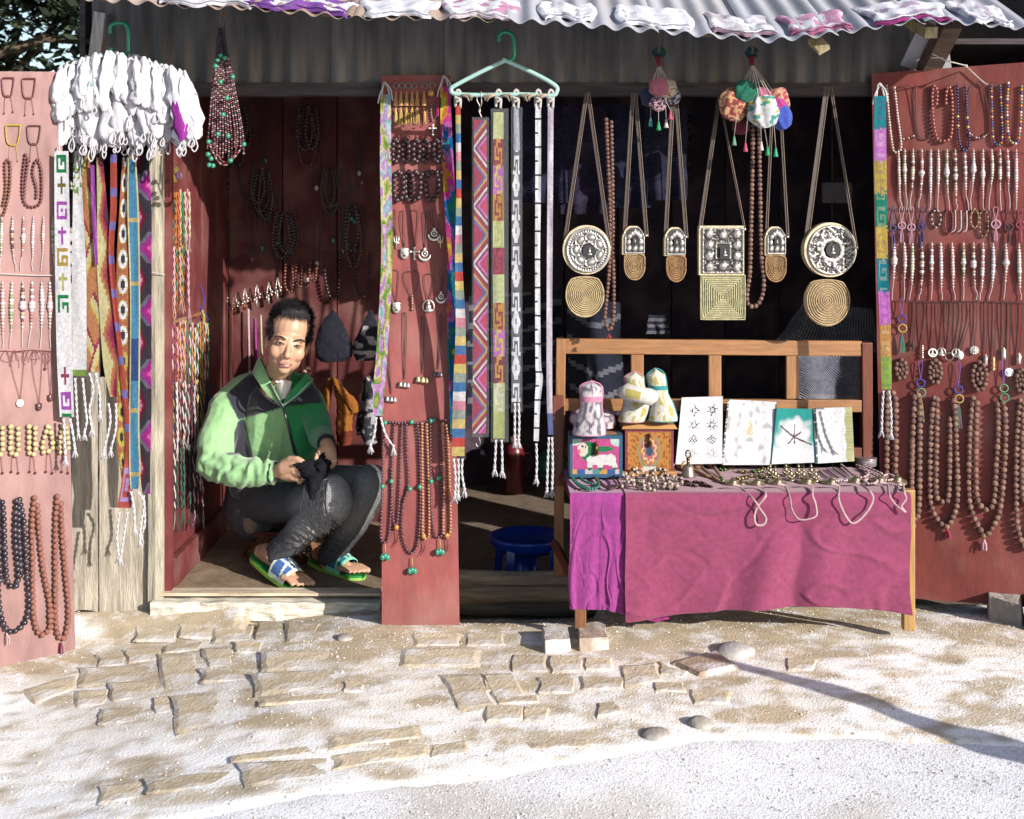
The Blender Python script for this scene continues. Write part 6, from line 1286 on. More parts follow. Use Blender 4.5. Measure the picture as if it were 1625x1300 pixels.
for x, y, w_ in sp:
    t_ = thing('seated_statuette', 'tiny brass seated statuette, '+w_, 'statuette', S(x, y), 'tiny brass statuettes in rows'); o = S(x, y, .004); c = K(205, 190, 160); k = 1.15
    mb = MB(c); mb.lathe(o, [(.011*k, 0), (.012*k, .003), (.009*k, .006)], 10); mk('base', mb, M['brass'], t_, smooth=True)
    mb = MB(c); mb.sphere(o+Vector((0, -.001, .010*k)), (.011*k, .007*k, .004*k), None, 9, 5); mb.sphere(o+Vector((0, 0, .018*k)), (.0065*k, .005*k, .009*k), None, 9, 6); mb.sphere(o+Vector((0, -.001, .030*k)), (.0042*k, .0042*k, .005*k), None, 8, 6); mb.sphere(o+Vector((0, 0, .0365*k)), (.002*k,)*3)
    for sg in (-1, 1): mb.tube([o+Vector((sg*.006*k, 0, .023*k)), o+Vector((sg*.010*k, -.003, .015*k)), o+Vector((sg*.003*k, -.007*k, .012*k))], .0022*k, 6)
    mk('figure', mb, M['brass'], t_, smooth=True)
cy = [((1163, 771), (1201, 771), [(1195, 792), (1206, 808), (1215, 822), (1211, 832), (1200, 832), (1197, 818), (1203, 802), (1215, 786)]), ((1234, 770), (1281, 769), [(1253, 790), (1256, 808), (1266, 823), (1280, 824), (1295, 818), (1294, 800), (1289, 785)]), ((1319, 770), (1358, 767), [(1330, 790), (1338, 812), (1350, 829), (1362, 826), (1378, 808), (1385, 790), (1378, 778)]), ((1396, 767), (1424, 766), [(1410, 784), (1418, 798), (1432, 810), (1436, 812), (1430, 803), (1437, 792), (1434, 780)])]
for k, (a, b, cd) in enumerate(cy):
    pos = ('first pair of brass cymbals from the left, its cord hanging in a loop', 'second pair of brass cymbals from the left, by the statuettes', 'third pair of brass cymbals with the widest hanging cord', 'rightmost pair of brass cymbals by the bench corner')[k]
    t_ = thing('hand_cymbals', pos, 'cymbals', S(*a), 'pairs of brass hand cymbals on cords')
    for q in (a, b):
        o = S(q[0], q[1]-2, .003); mb = MB(K(215, 195, 158)); ax = Vector((.1, -.25, 1)); mb.lathe(o, [(.031, 0), (.032, .002), (.022, .006), (.014, .009), (.012, .015), (.004, .019)], 24, ax=ax); mk('cymbal', mb, M['brass'], t_, smooth=True)
        mb = MB(K(150, 120, 90)); mb.tube([o+Vector((0, 0, .018)), o+Vector((0, 0, .024))], .004, 6); mk('cord_knot', mb, M['cord'], t_)
    yf = DF-D0-.05
    pts = [S(a[0], a[1]-2, .024), S(a[0]+12, a[1]+2, .012)]+[Vector((P(x, y, 3.9).x, yf-.004, P(x, y, 3.9).z)) for x, y in cd]+[S(b[0]+8, b[1]+2, .012), S(b[0], b[1]-2, .024)]
    mb = MB(K(215, 185, 190)); mb.tube(cat_rom(pts, 8), .0036, 7, flat=.5); mk('leather_cord', mb, M['cord'], t_, smooth=True)
for k, (pts, c) in enumerate((([(1300, 746), (1312, 756), (1325, 762)], K(235, 215, 225)), ([(1312, 744), (1326, 754), (1338, 762)], K(235, 205, 220)), ([(1322, 742), (1336, 752), (1350, 760)], K(238, 225, 228)))):
    t_ = thing('bead_bracelet', '%s pale pink bead strand from the left behind the cymbals' % ORD[k], 'bracelet', S(*pts[0]), 'pink strands on the bench'); mb = MB(c)
    for dx in (0, 5): mb.tube(cat_rom([S(p[0]+dx, p[1], .008) for p in pts], 6), .002, 5)
    o = S(*pts[-1], .008); [mb.sphere(o+Vector((math.cos(a)*.012, math.sin(a)*.012, 0)), .005, jit(c, .1), 6, 4) for a in np.linspace(0, 5.5, 8)]; mk('beads', mb, M['bead'], t_, smooth=True)
PRL = [K(238, 215, 215), K(228, 200, 205), K(160, 110, 110)]
lying('pale pearl necklace curled behind the third cymbals', [[(1335, 738), (1345, 746), (1355, 754), (1368, 758), (1378, 752), (1372, 744), (1358, 738)], [(1340, 742), (1352, 752), (1366, 762), (1380, 760)]], .0048, PRL)
lying('short pearl and garnet necklace before the glass jar', [[(1365, 744), (1380, 750), (1392, 756), (1405, 760)], [(1370, 740), (1386, 746), (1400, 752)]], .0042, PRL)
lying('white bead bracelet by the rightmost cymbals', [[(1372, 764), (1378, 768), (1388, 767), (1392, 762), (1384, 758), (1375, 760), (1372, 764)]], .0048, PRL[:2], name='bead_bracelet', cat='bracelet')
lying('white bead bracelet beside the bench corner', [[(1400, 758), (1406, 762), (1416, 761), (1418, 756), (1410, 753), (1402, 755)]], .0048, PRL[:2], name='bead_bracelet', cat='bracelet')
t_ = thing('glass_bowl', 'low clear glass bowl with pink beads at the back right of the bench', 'bowl', S(1375, 742)); o = S(1374, 740, .004)
mb = MB((.85, .8, .85)); mb.lathe(o, [(.030, 0), (.036, .004), (.036, .026), (.034, .028), (.033, .026), (.033, .006), (.0, .004)], 28); mk('bowl', mb, M['glass'], t_, smooth=True)
mb = MB(K(215, 190, 200)); mb.lathe(o+Vector((0, 0, .026)), [(.0345, 0), (.0372, .0015), (.0372, .004), (.0345, .0045)], 28); mk('rim', mb, M['metal'], t_, smooth=True)
mb = MB(); [mb.sphere(o+Vector((random.uniform(-.02, .02), random.uniform(-.02, .02), .008+random.random()*.006)), .005, random.choice([K(200, 110, 130), K(225, 190, 200)]), 6, 4) for _ in range(26)]; mk('loose_beads', mb, M['bead'], t_, smooth=True)
# ---------------------------------------------------------------- inside the shop
random.seed(41)
# bracelets of knotted thread on the left wall (front strip)
THR = [K(225, 205, 150), K(235, 225, 225), K(215, 165, 90), K(170, 80, 110), K(60, 140, 110), K(205, 120, 60), K(230, 180, 200)]
DTH = [K(60, 70, 110), K(120, 50, 70), K(60, 110, 90), K(190, 190, 200), K(70, 60, 70)]
def thread(x, y0, y1, dpt, c1, c2, lab, grp, drift=0):
    t_ = thing('thread_bracelet', lab, 'bracelet', P(x, y0, dpt), grp); n = max(6, int((y1-y0)/5)); mb = MB(); ph = random.uniform(0, 9)
    pts = [P(x+drift*t+1.6*nz((t*3+ph, 0, 0)), y0+(y1-y0)*t, dpt+.006*nz((t*4, ph, 0))) for t in np.linspace(0, 1, n)]
    for k in (0, 1):
        q = [p+Vector((math.cos(i*1.3+k*3.14)*.0024, math.sin(i*1.3+k*3.14)*.0024, 0)) for i, p in enumerate(pts)]; mb.tube(q[:int(n*.8)], .0027, 5, (c1, c2)[k])
    for k in range(3): e = pts[int(n*.8)-1]; mb.tube([e, e+Vector((random.uniform(-.006, .006), random.uniform(-.003, .003), -(y1-y0)*.12*dpt/F)), e+Vector((random.uniform(-.01, .01), 0, -(y1-y0)*.24*dpt/F))], .0012, 4, (c1, c2)[k % 2])
    mk('braid', mb, M['cord'], t_, smooth=True)
ROWS = (('top', 300, 430, 266, 300, 11, THR), ('second', 395, 505, 267, 298, 8, THR), ('third', 514, 620, 265, 330, 17, THR), ('fourth', 606, 720, 266, 332, 15, DTH+THR[:2]), ('lowest', 700, 838, 266, 322, 12, DTH+THR[1:2]))
for nm, y0, y1, x0, x1, n, pal in ROWS:
    for i in range(n):
        t = i/(n-1); x = x0+(x1-x0)*t; d_ = 4.42+.22*t+random.uniform(-.01, .01)
        X_ = LWX+.014+random.uniform(0, .02); d_ = min(max((X_)*F/(x-CX), 4.40), 4.95)
        thread(x, y0+random.uniform(-6, 6), y1+random.uniform(-12, 10)-(0 if nm != 'top' else 30*t), d_, random.choice(pal), random.choice(pal), '%s braided thread bracelet from the front in the %s row beside the doorway' % (ORD[i], nm), 'braided thread bracelets beside the doorway', random.uniform(-1, 6 if nm == 'lowest' else 3))
mb = MB(K(180, 110, 80)); mb.bar(Vector((LWX+.02, .02, Zp(512, 4.42))), Vector((LWX+.02, .42, Zp(512, 4.42))), .006, .006); tag(mk('wooden_rod', mb, M['wood']), 'thin rod on the doorway wall carrying the third row of bracelets', 'rod')
mb = MB(); 
for k, (x, y) in enumerate(((268, 268), (272, 276), (279, 270), (276, 284), (283, 279), (270, 290))): mb.sphere(P(x, y, 4.42), (.012, .01, .016), [K(215, 180, 90), K(190, 140, 200), K(225, 200, 120)][k % 3], 8, 6)
tag(mk('ribbon_knot', mb, M['cloth'], smooth=True), 'yellow and violet cloth knot above the doorway bracelets', 'ribbon', 'ribbon knots')
# necklaces and pendants on the inner walls
DKB = (.018, .015, .02)
gI = 'dark bead necklaces on the inner walls'
for lab, l, r in (('dark bead necklace high on the inner left wall', [(303, 250), (306, 300), (314, 330), (322, 333), (328, 320), (330, 270), (330, 250)], 3.4), ('dark bead necklace right of the first on the inner wall', [(338, 255), (340, 290), (347, 313), (355, 314), (361, 300), (364, 255)], 3),
    ('dark bead necklace above the earrings on the inner wall', [(378, 255), (382, 290), (390, 312), (398, 314), (402, 300), (404, 260)], 2.6), ('double dark bead necklace in the lower row', [(305, 350), (307, 390), (316, 415), (326, 416), (333, 400), (335, 350)], 3),
    ('dark bead necklace edged by the sunlight patch', [(345, 350), (347, 390), (353, 420), (360, 422), (364, 400), (363, 350)], 2.2), ('dark brown mala behind the man', [(515, 400), (516, 440), (522, 468), (530, 474), (537, 462), (539, 400)], 3), ('dark brown mala above the black cap', [(562, 400), (563, 440), (570, 466), (578, 470), (585, 455), (587, 400)], 3)):
    necklace(lab, BW if l[0][0] > 375 else BW, [l], r, [DKB, (.03, .02, .02)], off=.02, group=gI)
for lab, l in (('brown seed bracelet on the back wall above the man', [(453, 420), (452, 450), (457, 463), (463, 462), (465, 445), (463, 420)]), ('second brown seed bracelet on the back wall', [(470, 420), (469, 445), (474, 455), (478, 452), (479, 420)]), ('third brown seed bracelet on the back wall', [(492, 418), (491, 438), (496, 445), (501, 442), (502, 418)])):
    necklace(lab, BW, [l], 2.6, [K(150, 90, 75), K(120, 70, 65)], off=.02, group='seed bracelets on the back wall')
necklace('pale knobbly bead strand hanging behind the man shoulder', VP(5.0), [[(489, 585), (492, 620), (497, 660), (499, 700)], [(484, 590), (480, 610), (484, 640)]], 4.2, [K(215, 180, 150), K(180, 120, 110), K(160, 90, 80)], off=.0)
for k in range(22):
    x = 372+((k*37) % 218); y0 = (175, 268, 335)[k % 3]+random.uniform(-8, 8); L_ = random.uniform(55, 85); w_ = random.uniform(9, 15)
    necklace('%s dim brown bead necklace in the %s row of the dark back wall' % (ORD[k//3], ('top', 'middle', 'lower')[k % 3]), BW, [[(x-w_*.6, y0), (x-w_, y0+L_*.6), (x-w_*.5, y0+L_*.94), (x, y0+L_), (x+w_*.5, y0+L_*.94), (x+w_, y0+L_*.6), (x+w_*.6, y0)]], random.uniform(2.2, 3.2), [random.choice([(.05, .03, .03), (.03, .022, .03), (.09, .05, .045), (.04, .05, .06)])], off=.018, group='dim bead necklaces in rows on the back wall')
ge = 'silver earrings on the back wall'
for k, (x, y) in enumerate(((338, 478), (355, 472), (372, 480), (388, 472), (407, 466), (426, 462), (440, 455))):
    t_ = thing('silver_earring', '%s pair of long silver earrings from the left on the back wall' % ORD[k], 'earring', BW.at(x, y, .012), ge); mb = MB((.6, .58, .55)); q = lambda a, b: BW.at(x+a, y+b, .014)
    mb.tube([q(0, -14), q(-2, 0), q(-3, 10)], .0016, 5); mb.tube([q(1, -14), q(3, -2), q(5, 6)], .0016, 5)
    for a, b in ((-3, 10), (-2, 2), (5, 6), (3, -2), (0, 7), (6, 1)): mb.sphere(q(a, b), .0042)
    mb.tube([q(0, 8), q(0, 20)], [.004, .007], 6, K(200, 110, 60) if k in (1, 2, 3) else (.4, .38, .36)); mk('earring', mb, M['metal'], t_, smooth=True)
gt = 'ribbons and long cords on the back wall'
for k, (x, y0, y1, c, w_) in enumerate(((394, 490, 590, K(235, 200, 220), .006), (405, 505, 590, K(190, 70, 170), .006), (414, 500, 590, K(225, 215, 190), .005), (368, 460, 600, K(190, 120, 110), .004), (340, 520, 590, K(150, 130, 130), .0015), (346, 520, 600, K(170, 150, 150), .0015), (355, 525, 605, K(150, 130, 130), .0015), (324, 515, 600, K(60, 90, 110), .005))):
    mb = MB(c); mb.tube([BW.at(x, y0, .014), BW.at(x+1, (y0+y1)/2, .018), BW.at(x+2+k % 3, y1, .014)], w_*.8, 5, flat=.4); mb.sphere(BW.at(x+2+k % 3, y1, .014), w_+.002)
    tag(mk('hanging_ribbon', mb, M['cord'], smooth=True), ('pale pink', 'magenta', 'cream', 'dusty red', 'thin grey', 'second thin grey', 'longest thin grey', 'dark blue')[k]+' cord hanging on the back wall left of the man', 'cord', gt)
mb = MB(K(80, 70, 200)); mb.tube(path(VP(4.9), [(317, 452), (313, 470), (321, 492), (324, 470), (318, 452)], 0), .002, 5); mb.tube(path(VP(4.9), [(321, 492), (324, 505), (321, 522)], 0), .004, 5, K(205, 200, 80)); mb.tube(path(VP(4.9), [(313, 500), (321, 494), (330, 506), (322, 514), (313, 500)], 0), .0015, 5); tag(mk('knotted_charm', mb, M['cord']), 'blue and yellow knotted cord charm on the inner left wall', 'charm')
gk = 'small turquoise stones on the dark wall'
for k in range(16):
    x = random.uniform(395, 600); y0 = random.uniform(190, 360); y1 = y0+random.uniform(40, 110); w_ = random.uniform(8, 16)
    t_ = thing('pendant_necklace', 'dim necklace with small pendant on the dark back wall, %s of its scatter' % ORD[k], 'necklace', BW.at(x, y0, .01), 'dim necklaces on the back wall')
    mb = MB((.05, .035, .04)); mb.tube(path(BW, [(x-w_/2, y0), (x-w_/2, y0+30), (x, y1), (x+w_/2, y0+30), (x+w_/2, y0)], .01, 5), .002, 5); mk('cord', mb, M['cord'], t_)
    mb = MB(random.choice([K(60, 150, 130), (.3, .3, .3), K(150, 110, 100)])); mb.sphere(BW.at(x, y1+3, .014), (.009, .006, .012)); mk('pendant', mb, M['bead'], t_, smooth=True)
# knitted caps and socks
def cap(label, outline, d, c, pat=None, depth=.07):
    t_ = thing('knitted_cap', label, 'cap', P(outline[0][0], outline[-1][1], d), 'knitted caps on the back wall'); ys = [p[0] for p in outline]; mb = MB(); rows = 54; n = 54
    for i in range(rows+1):
        y = ys[0]+(ys[-1]-ys[0])*i/rows; xl = np.interp(y, ys, [p[1] for p in outline]); xr = np.interp(y, ys, [p[2] for p in outline]); cxx = (xl+xr)/2; hw = (xr-xl)/2
        for j in range(n):
            a = 2*math.pi*j/n; k = 1+.09*nz((math.cos(a)*3, math.sin(a)*3, i*.12)); p = P(cxx+hw*math.cos(a)*k, y+1.5*nz((a*2, i*.15, 0)), d); mb.v.append((p.x, p.y+hw*d/F*.4*math.sin(a)*k, p.z))
    for i in range(rows):
        for j in range(n):
            mb.f.append((i*n+j, (i+1)*n+j, (i+1)*n+(j+1) % n, i*n+(j+1) % n)); mb.cl.append(jit(pat(j/n, i/rows) if pat else c, .25))
    mb.f.append(tuple(range(n))); mb.cl.append(c); mb.f.append(tuple(rows*n+j for j in range(n))[::-1]); mb.cl.append(c)
    mk('knit_body', mb, M['knit'], t_, smooth=True); return t_
cap('big black knitted hood hanging behind the man', [(493, 527, 530), (505, 515, 540), (530, 503, 552), (550, 500, 560), (566, 502, 558), (574, 508, 545)], 5.0, (.02, .02, .03))
cap('black and white knitted cap with earflaps by the centre board', [(492, 586, 590), (510, 578, 598), (540, 563, 605), (560, 560, 606), (572, 565, 600)], 5.0, (.02, .02, .03), lambda u, v: mixc((.025, .025, .035), K(225, 222, 225), max(1 if .78 < v < .86 else 0, smooth01(.15, .35, nz((u*7, v*7, 0)))*(v > .3))))
def sock(label, pts, rad, d, c, pat=None):
    t_ = thing('woollen_sock', label, 'sock', P(pts[0][0], pts[0][1], d), 'woollen socks on the back wall'); pp = cat_rom([P(x, y, d) for x, y in pts], 8); rr = [np.interp(i/(len(pp)-1), np.linspace(0, 1, len(rad)), rad)*d/F for i in range(len(pp))]
    rr = [r*(1+.06*math.sin(i*1.1)) for i, r in enumerate(rr)]
    mb = MB(c); mb.tube(pp, rr, 18); mb.cl = [jit(pat((f[0] % 18)/18, f[0]/18/len(pp)) if pat else c, .22) for f in mb.f]; mk('knit_body', mb, M['knit'], t_, smooth=True)
OW = K(205, 130, 65)
sock('orange wool sock, left one of the hanging pair', [(524, 600), (519, 622), (512, 645), (510, 660), (518, 685), (526, 703)], [3, 8, 11, 12, 9, 7], 4.9, OW); sock('orange wool sock with darker toe, right one of the pair', [(530, 600), (540, 625), (548, 645), (546, 670), (547, 690), (549, 706)], [4, 9, 14, 13, 13, 9], 4.88, OW, lambda u, v: K(150, 80, 60) if v > .7 else OW)
sock('orange wool sock cuff folded at the top of the pair', [(528, 600), (545, 625), (558, 640), (563, 655)], [3, 7, 9, 6], 4.86, OW)
BWp = lambda u, v: mixc((.03, .03, .04), K(215, 213, 220), max(smooth01(0, .2, nz((u*7, v*13, 5))), .9 if .3 < v < .42 else 0))
sock('black and white patterned sock by the centre board', [(582, 598), (590, 620), (590, 645), (586, 665), (584, 690), (592, 706)], [4, 9, 12, 11, 11, 8], 4.9, (.03, .03, .04), BWp); sock('second black and white sock behind the first', [(580, 600), (578, 640), (572, 670), (572, 690)], [3, 6, 7, 6], 4.95, (.03, .03, .04), BWp)
# garments in the dark right room
def hang_cloth(label, quad, d, pat, cat, fold=.02, name='hanging_garment', n=(30, 40)):
    q = quad
    def fn(u, v):
        x = (q[0][0]*(1-u)+q[1][0]*u)*(1-v)+(q[3][0]*(1-u)+q[2][0]*u)*v; y = (q[0][1]*(1-u)+q[1][1]*u)*(1-v)+(q[3][1]*(1-u)+q[2][1]*u)*v
        return P(x+4*nz((v*3, u*2, d)), y, d+fold*math.sin(u*11+d*3)*(.4+v)+fold*nz((u*4, v*3, d)))
    mb = MB(); mb.slab(n[0], n[1], fn, (0, .006, 0), pat); return tag(mk(name, mb, M['knit'], smooth=True), label, cat, 'garments in the dark of the shop')
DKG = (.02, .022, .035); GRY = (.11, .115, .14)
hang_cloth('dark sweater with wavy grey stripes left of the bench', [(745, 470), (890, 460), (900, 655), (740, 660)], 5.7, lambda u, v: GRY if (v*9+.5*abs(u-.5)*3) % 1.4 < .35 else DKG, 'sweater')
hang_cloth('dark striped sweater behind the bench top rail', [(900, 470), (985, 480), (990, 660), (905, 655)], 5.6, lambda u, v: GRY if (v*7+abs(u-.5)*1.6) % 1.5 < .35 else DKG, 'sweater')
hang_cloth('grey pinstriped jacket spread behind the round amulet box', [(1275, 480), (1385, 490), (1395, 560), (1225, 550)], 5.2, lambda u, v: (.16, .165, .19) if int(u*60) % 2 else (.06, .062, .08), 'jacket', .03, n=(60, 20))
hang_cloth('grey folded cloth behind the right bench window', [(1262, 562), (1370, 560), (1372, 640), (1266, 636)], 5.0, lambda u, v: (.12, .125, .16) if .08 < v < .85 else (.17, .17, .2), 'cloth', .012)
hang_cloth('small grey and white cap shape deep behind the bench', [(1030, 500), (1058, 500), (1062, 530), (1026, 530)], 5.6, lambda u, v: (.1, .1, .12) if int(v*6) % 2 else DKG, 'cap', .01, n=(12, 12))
for k in range(12):
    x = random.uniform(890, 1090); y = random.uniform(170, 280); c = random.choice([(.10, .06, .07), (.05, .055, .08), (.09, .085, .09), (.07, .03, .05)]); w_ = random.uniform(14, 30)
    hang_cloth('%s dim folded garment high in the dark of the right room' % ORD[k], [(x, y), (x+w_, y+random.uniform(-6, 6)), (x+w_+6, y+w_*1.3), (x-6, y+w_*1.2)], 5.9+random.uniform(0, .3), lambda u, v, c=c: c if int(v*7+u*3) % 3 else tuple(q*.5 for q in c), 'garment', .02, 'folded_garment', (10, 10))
mb = MB((.10, .09, .10)); mb.box(*sorted((P(1305, 300, 5.4).x, P(1352, 300, 5.4).x)), 5.4-D0, 5.42-D0, P(0, 322, 5.4).z, P(0, 290, 5.4).z); tag(mk('hanging_tag', mb, M['leather']), 'dim leather strap and pale tag behind the right round amulet box', 'strap')
# thermos, stool, green bag
t_ = thing('thermos_flask', 'dull red enamel flask with handle standing in the dark back', 'flask', P(816, 778, 6.2)); o = P(816, 780, 6.2); s = 6.2/F
mb = MB(K(130, 42, 50)); mb.lathe(o, [(16*s, 0), (16*s, 60*s), (15*s, 66*s), (12*s, 74*s), (8*s, 76*s)], 24); mk('body', mb, M['plastic'], t_, smooth=True)
mb = MB(K(150, 110, 110)); mb.lathe(o+Vector((0, 0, 76*s)), [(8.5*s, 0), (8.5*s, 9*s), (6*s, 11*s)], 18); mk('stopper', mb, M['plastic'], t_, smooth=True)
mb = MB(K(120, 40, 48)); mb.tube(cat_rom([o+Vector((15*s, 0, 60*s)), o+Vector((25*s, 0, 60*s)), o+Vector((26*s, 0, 40*s)), o+Vector((17*s, 0, 26*s))], 5), .005, 6); mk('handle', mb, M['plastic'], t_, smooth=True)
t_ = thing('plastic_stool', 'round blue plastic stool behind the logs of the right doorway', 'stool', P(836, 925, 4.62), None); o = P(836, 850, 4.66); s = 4.66/F; PB = K(20, 70, 190)
zf = -.045; 
mb = MB(PB); mb.lathe(Vector((o.x, o.y, o.z)), [(45*s, -22*s), (56*s, -12*s), (60*s, -2*s), (60*s, 1*s), (57*s, 2*s), (50*s, 0), (44*s, -5*s), (0.001, -6*s)], 40); mk('seat', mb, M['plastic'], t_, smooth=True)
mb = MB(PB); mb.lathe(Vector((o.x, o.y, zf)), [(40*s, 0), (34*s, .02), (20*s, .06), (18*s, max(.07, o.z-zf-.03)), (45*s, o.z-zf-.018)], 24); mk('pedestal', mb, M['plastic'], t_, smooth=True)
for a in (.6, 2.5, 4.2, 5.6):
    mb = MB(PB); mb.bar(Vector((o.x+math.cos(a)*.12, o.y+math.sin(a)*.12, o.z-.03)), Vector((o.x+math.cos(a)*.14, o.y+math.sin(a)*.14, zf)), .014, .008); mk('leg', mb, M['plastic'], t_)
mb = MB(K(40, 120, 100)); o = P(875, 740, 5.6); v, f = sph_t(16, 10)
mb.add([(o.x+a*.07*(1+.3*nz((a*2, b*2, e*2))), o.y+b*.05, o.z+e*.07*(1+.35*nz((a*2+3, b, e*3)))) for a, b, e in v], f); tag(mk('plastic_bag', mb, M['plastic'], smooth=True), 'dim green bag on the floor behind the bench arm', 'bag')

for k, (x0, x1, y0, y1, d_) in enumerate(((826, 900, 165, 322, 4.62), (892, 962, 168, 340, 4.6), (955, 1030, 166, 330, 4.63), (1022, 1088, 168, 318, 4.6))):  # added dark garments that block sun from the back wall
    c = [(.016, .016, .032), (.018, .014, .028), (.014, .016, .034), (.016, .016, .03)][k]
    hang_cloth('%s added black garment from the left, blocking sun just inside the lintel behind the straps' % ORD[k], [(x0, y0), (x1, y0), (x1+4, y1), (x0-4, y1)], d_, lambda u, v, c=c: c if int(v*9+u*2) % 4 else tuple(q*1.35 for q in c), 'garment', .012, 'hanging_garment', (16, 24))
# ---------------------------------------------------------------- the squatting man
random.seed(51)
def capsule(mb, a, b, ra, rb, n=14):
    a = Vector(a); b = Vector(b); ax = (b-a); L_ = ax.length; ax.normalize(); pts = []; rr = []
    for k in range(5): t = math.pi/2*k/4; pts.append(a-ax*ra*math.cos(t)); rr.append(max(ra*math.sin(t), .0005))
    for k in range(1, 4): pts.append(a.lerp(b, k/4)); rr.append(ra+(rb-ra)*k/4)
    for k in range(4, -1, -1): t = math.pi/2*k/4; pts.append(b+ax*rb*math.cos(t)); rr.append(max(rb*math.sin(t), .0005))
    mb.tube(pts, rr, n)
def chain(mb, pts, rs, n=14):
    for i in range(len(pts)-1): capsule(mb, pts[i], pts[i+1], rs[i], rs[i+1], n)
def remesh(name, mb, vox, mtl, parent, colf, disp=None, it=3):
    me, o = mb.mesh(name+'_tmp', mtl, True, Vector((0, 0, 0))); ob = bpy.data.objects.new(name+'_tmp', me); COL.objects.link(ob)
    r = ob.modifiers.new('r', 'REMESH'); r.mode = 'VOXEL'; r.voxel_size = vox
    s = ob.modifiers.new('s', 'SMOOTH'); s.iterations = it; s.factor = .5
    dg = bpy.context.evaluated_depsgraph_get(); dg.update(); ev = ob.evaluated_get(dg); m2 = bpy.data.meshes.new_from_object(ev)
    n = len(m2.vertices); co = np.empty(n*3, dtype=np.float32); m2.vertices.foreach_get('co', co); co = co.reshape(-1, 3)
    no = np.empty(n*3, dtype=np.float32); m2.vertices.foreach_get('normal', no); no = no.reshape(-1, 3)
    if disp: co = co+no*np.array([disp(p) for p in co], dtype=np.float32)[:, None]
    nf = len(m2.polygons); out = MB(); out.v = [tuple(map(float, p)) for p in co]; out.f = [tuple(p.vertices) for p in m2.polygons]
    cv = [colf(p, q) for p, q in zip(co, no)]
    out.cl = [tuple(sum(cv[i][k] for i in f)/len(f) for k in range(3)) for f in out.f]
    bpy.data.objects.remove(ob); bpy.data.meshes.remove(m2); bpy.data.meshes.remove(me)
    return mk(name, out, mtl, parent, smooth=True)
def topx(p): d = p[1]+D0; return CX+p[0]*F/d, HZ-(p[2]-CAM_Z)*F/d
man = thing('person', 'young man in green and black fleece jacket squatting in the doorway with black knitting', 'person', P(450, 900, 4.65))
# head frame: origin at eye level
HO = P(457, 543, 4.52); fw = Vector((.22, -.97, .0)).normalized(); up = Vector((.20, 0, 1)); up = (up-fw*up.dot(fw)).normalized(); rt = fw.cross(up)
rt = rt if rt.x > 0 else -rt
HM = Matrix((rt, -fw, up)).transposed()
H = lambda x, y, z: HO+HM@Vector((x, y, z))
sk = MB()
def hs(x, y, z, a, b, c): sk.sphere(H(x, y, z), (a, b, c), None, 20, 14, HM)
hs(0, .025, .052, .073, .093, .082); hs(0, -.008, -.015, .065, .076, .082); hs(0, -.016, -.062, .053, .056, .046); hs(0, -.055, -.092, .022, .018, .017)
for s_ in (-1, 1):
    hs(s_*.036, -.048, -.030, .027, .025, .030); hs(s_*.030, -.070, .021, .024, .011, .008); hs(s_*.012, -.083, -.044, .009, .009, .007); hs(s_*.073, .018, -.012, .008, .017, .029); hs(s_*.03, -.072, -.002, .016, .008, .010); hs(s_*.039, -.004, -.056, .020, .040, .034)
chain(sk, [H(0, -.073, .010), H(0, -.090, -.024), H(0, -.096, -.038)], [.007, .009, .0115]); hs(0, -.078, -.058, .020, .010, .009)
hs(0, -.076, -.0675, .026, .010, .0050); hs(0, -.075, -.0775, .022, .0105, .0062)
NK = P(437, 618, 4.66)
chain(sk, [H(0, .02, -.06), P(440, 592, 4.62), NK], [.050, .050, .056])
# torso and limbs inside the clothes keep the body one surface
SHL, SHR = P(362, 650, 4.72), P(490, 634, 4.72); EL, ER = P(338, 738, 4.58), P(508, 692, 4.60); WL, WR = P(438, 749, 4.44), P(519, 706, 4.46)
chain(sk, [NK, P(434, 640, 4.75), P(432, 690, 4.77), P(415, 790, 4.84)], [.052, .05, .07, .08]); chain(sk, [P(432, 634, 4.75), P(372, 656, 4.76), EL, WL], [.04, .025, .030, .024]); chain(sk, [P(440, 634, 4.75), P(484, 644, 4.76), ER, WR], [.04, .025, .028, .024])
HPL, HPR = P(398, 800, 4.82), P(455, 800, 4.84); KL, KR = P(530, 800, 4.40), P(588, 768, 4.52); AL, AR = P(432, 880, 4.53), P(520, 893, 4.66)
chain(sk, [P(415, 790, 4.84), HPL, KL, AL], [.08, .06, .04, .030]); chain(sk, [P(415, 790, 4.84), HPR, KR, AR], [.08, .06, .04, .030])
def foot(heel, ball, toe, side, wide):
    capsule(sk, heel, heel+Vector((0, 0, .004)), .026, .024); chain(sk, [heel, heel.lerp(ball, .5)+Vector((0, 0, .012)), ball], [.026, .028, .022])
    e = (toe-ball)
    for k in range(5):
        t = (k-2)*.0165*wide; b0 = ball+side*t*.9; L_ = (1.0, .95, .88, .8, .68)[k]; r = (.0115, .0085, .008, .0078, .0075)[k]
        chain(sk, [b0, b0+e*.5*L_+side*t*.1+Vector((0, 0, .006)), b0+e*L_+side*t*.12], [.013, r*.95, r], 9)
fl_h, fl_b, fl_t = P(414, 876, 4.60), P(461, 914, 4.46), P(484, 929, 4.42); e = (fl_t-fl_h); s1 = Vector((e.y, -e.x, 0)).normalized(); foot(fl_h, fl_b, fl_t, s1*(1 if s1.x > 0 else -1)*-1, 1)
fr_h, fr_b, fr_t = P(505, 880, 4.74), P(550, 900, 4.60), P(572, 908, 4.56); e2 = (fr_t-fr_h); s2 = Vector((e2.y, -e2.x, 0)).normalized(); foot(fr_h, fr_b, fr_t, -s2*(1 if s2.x > 0 else -1), 1)
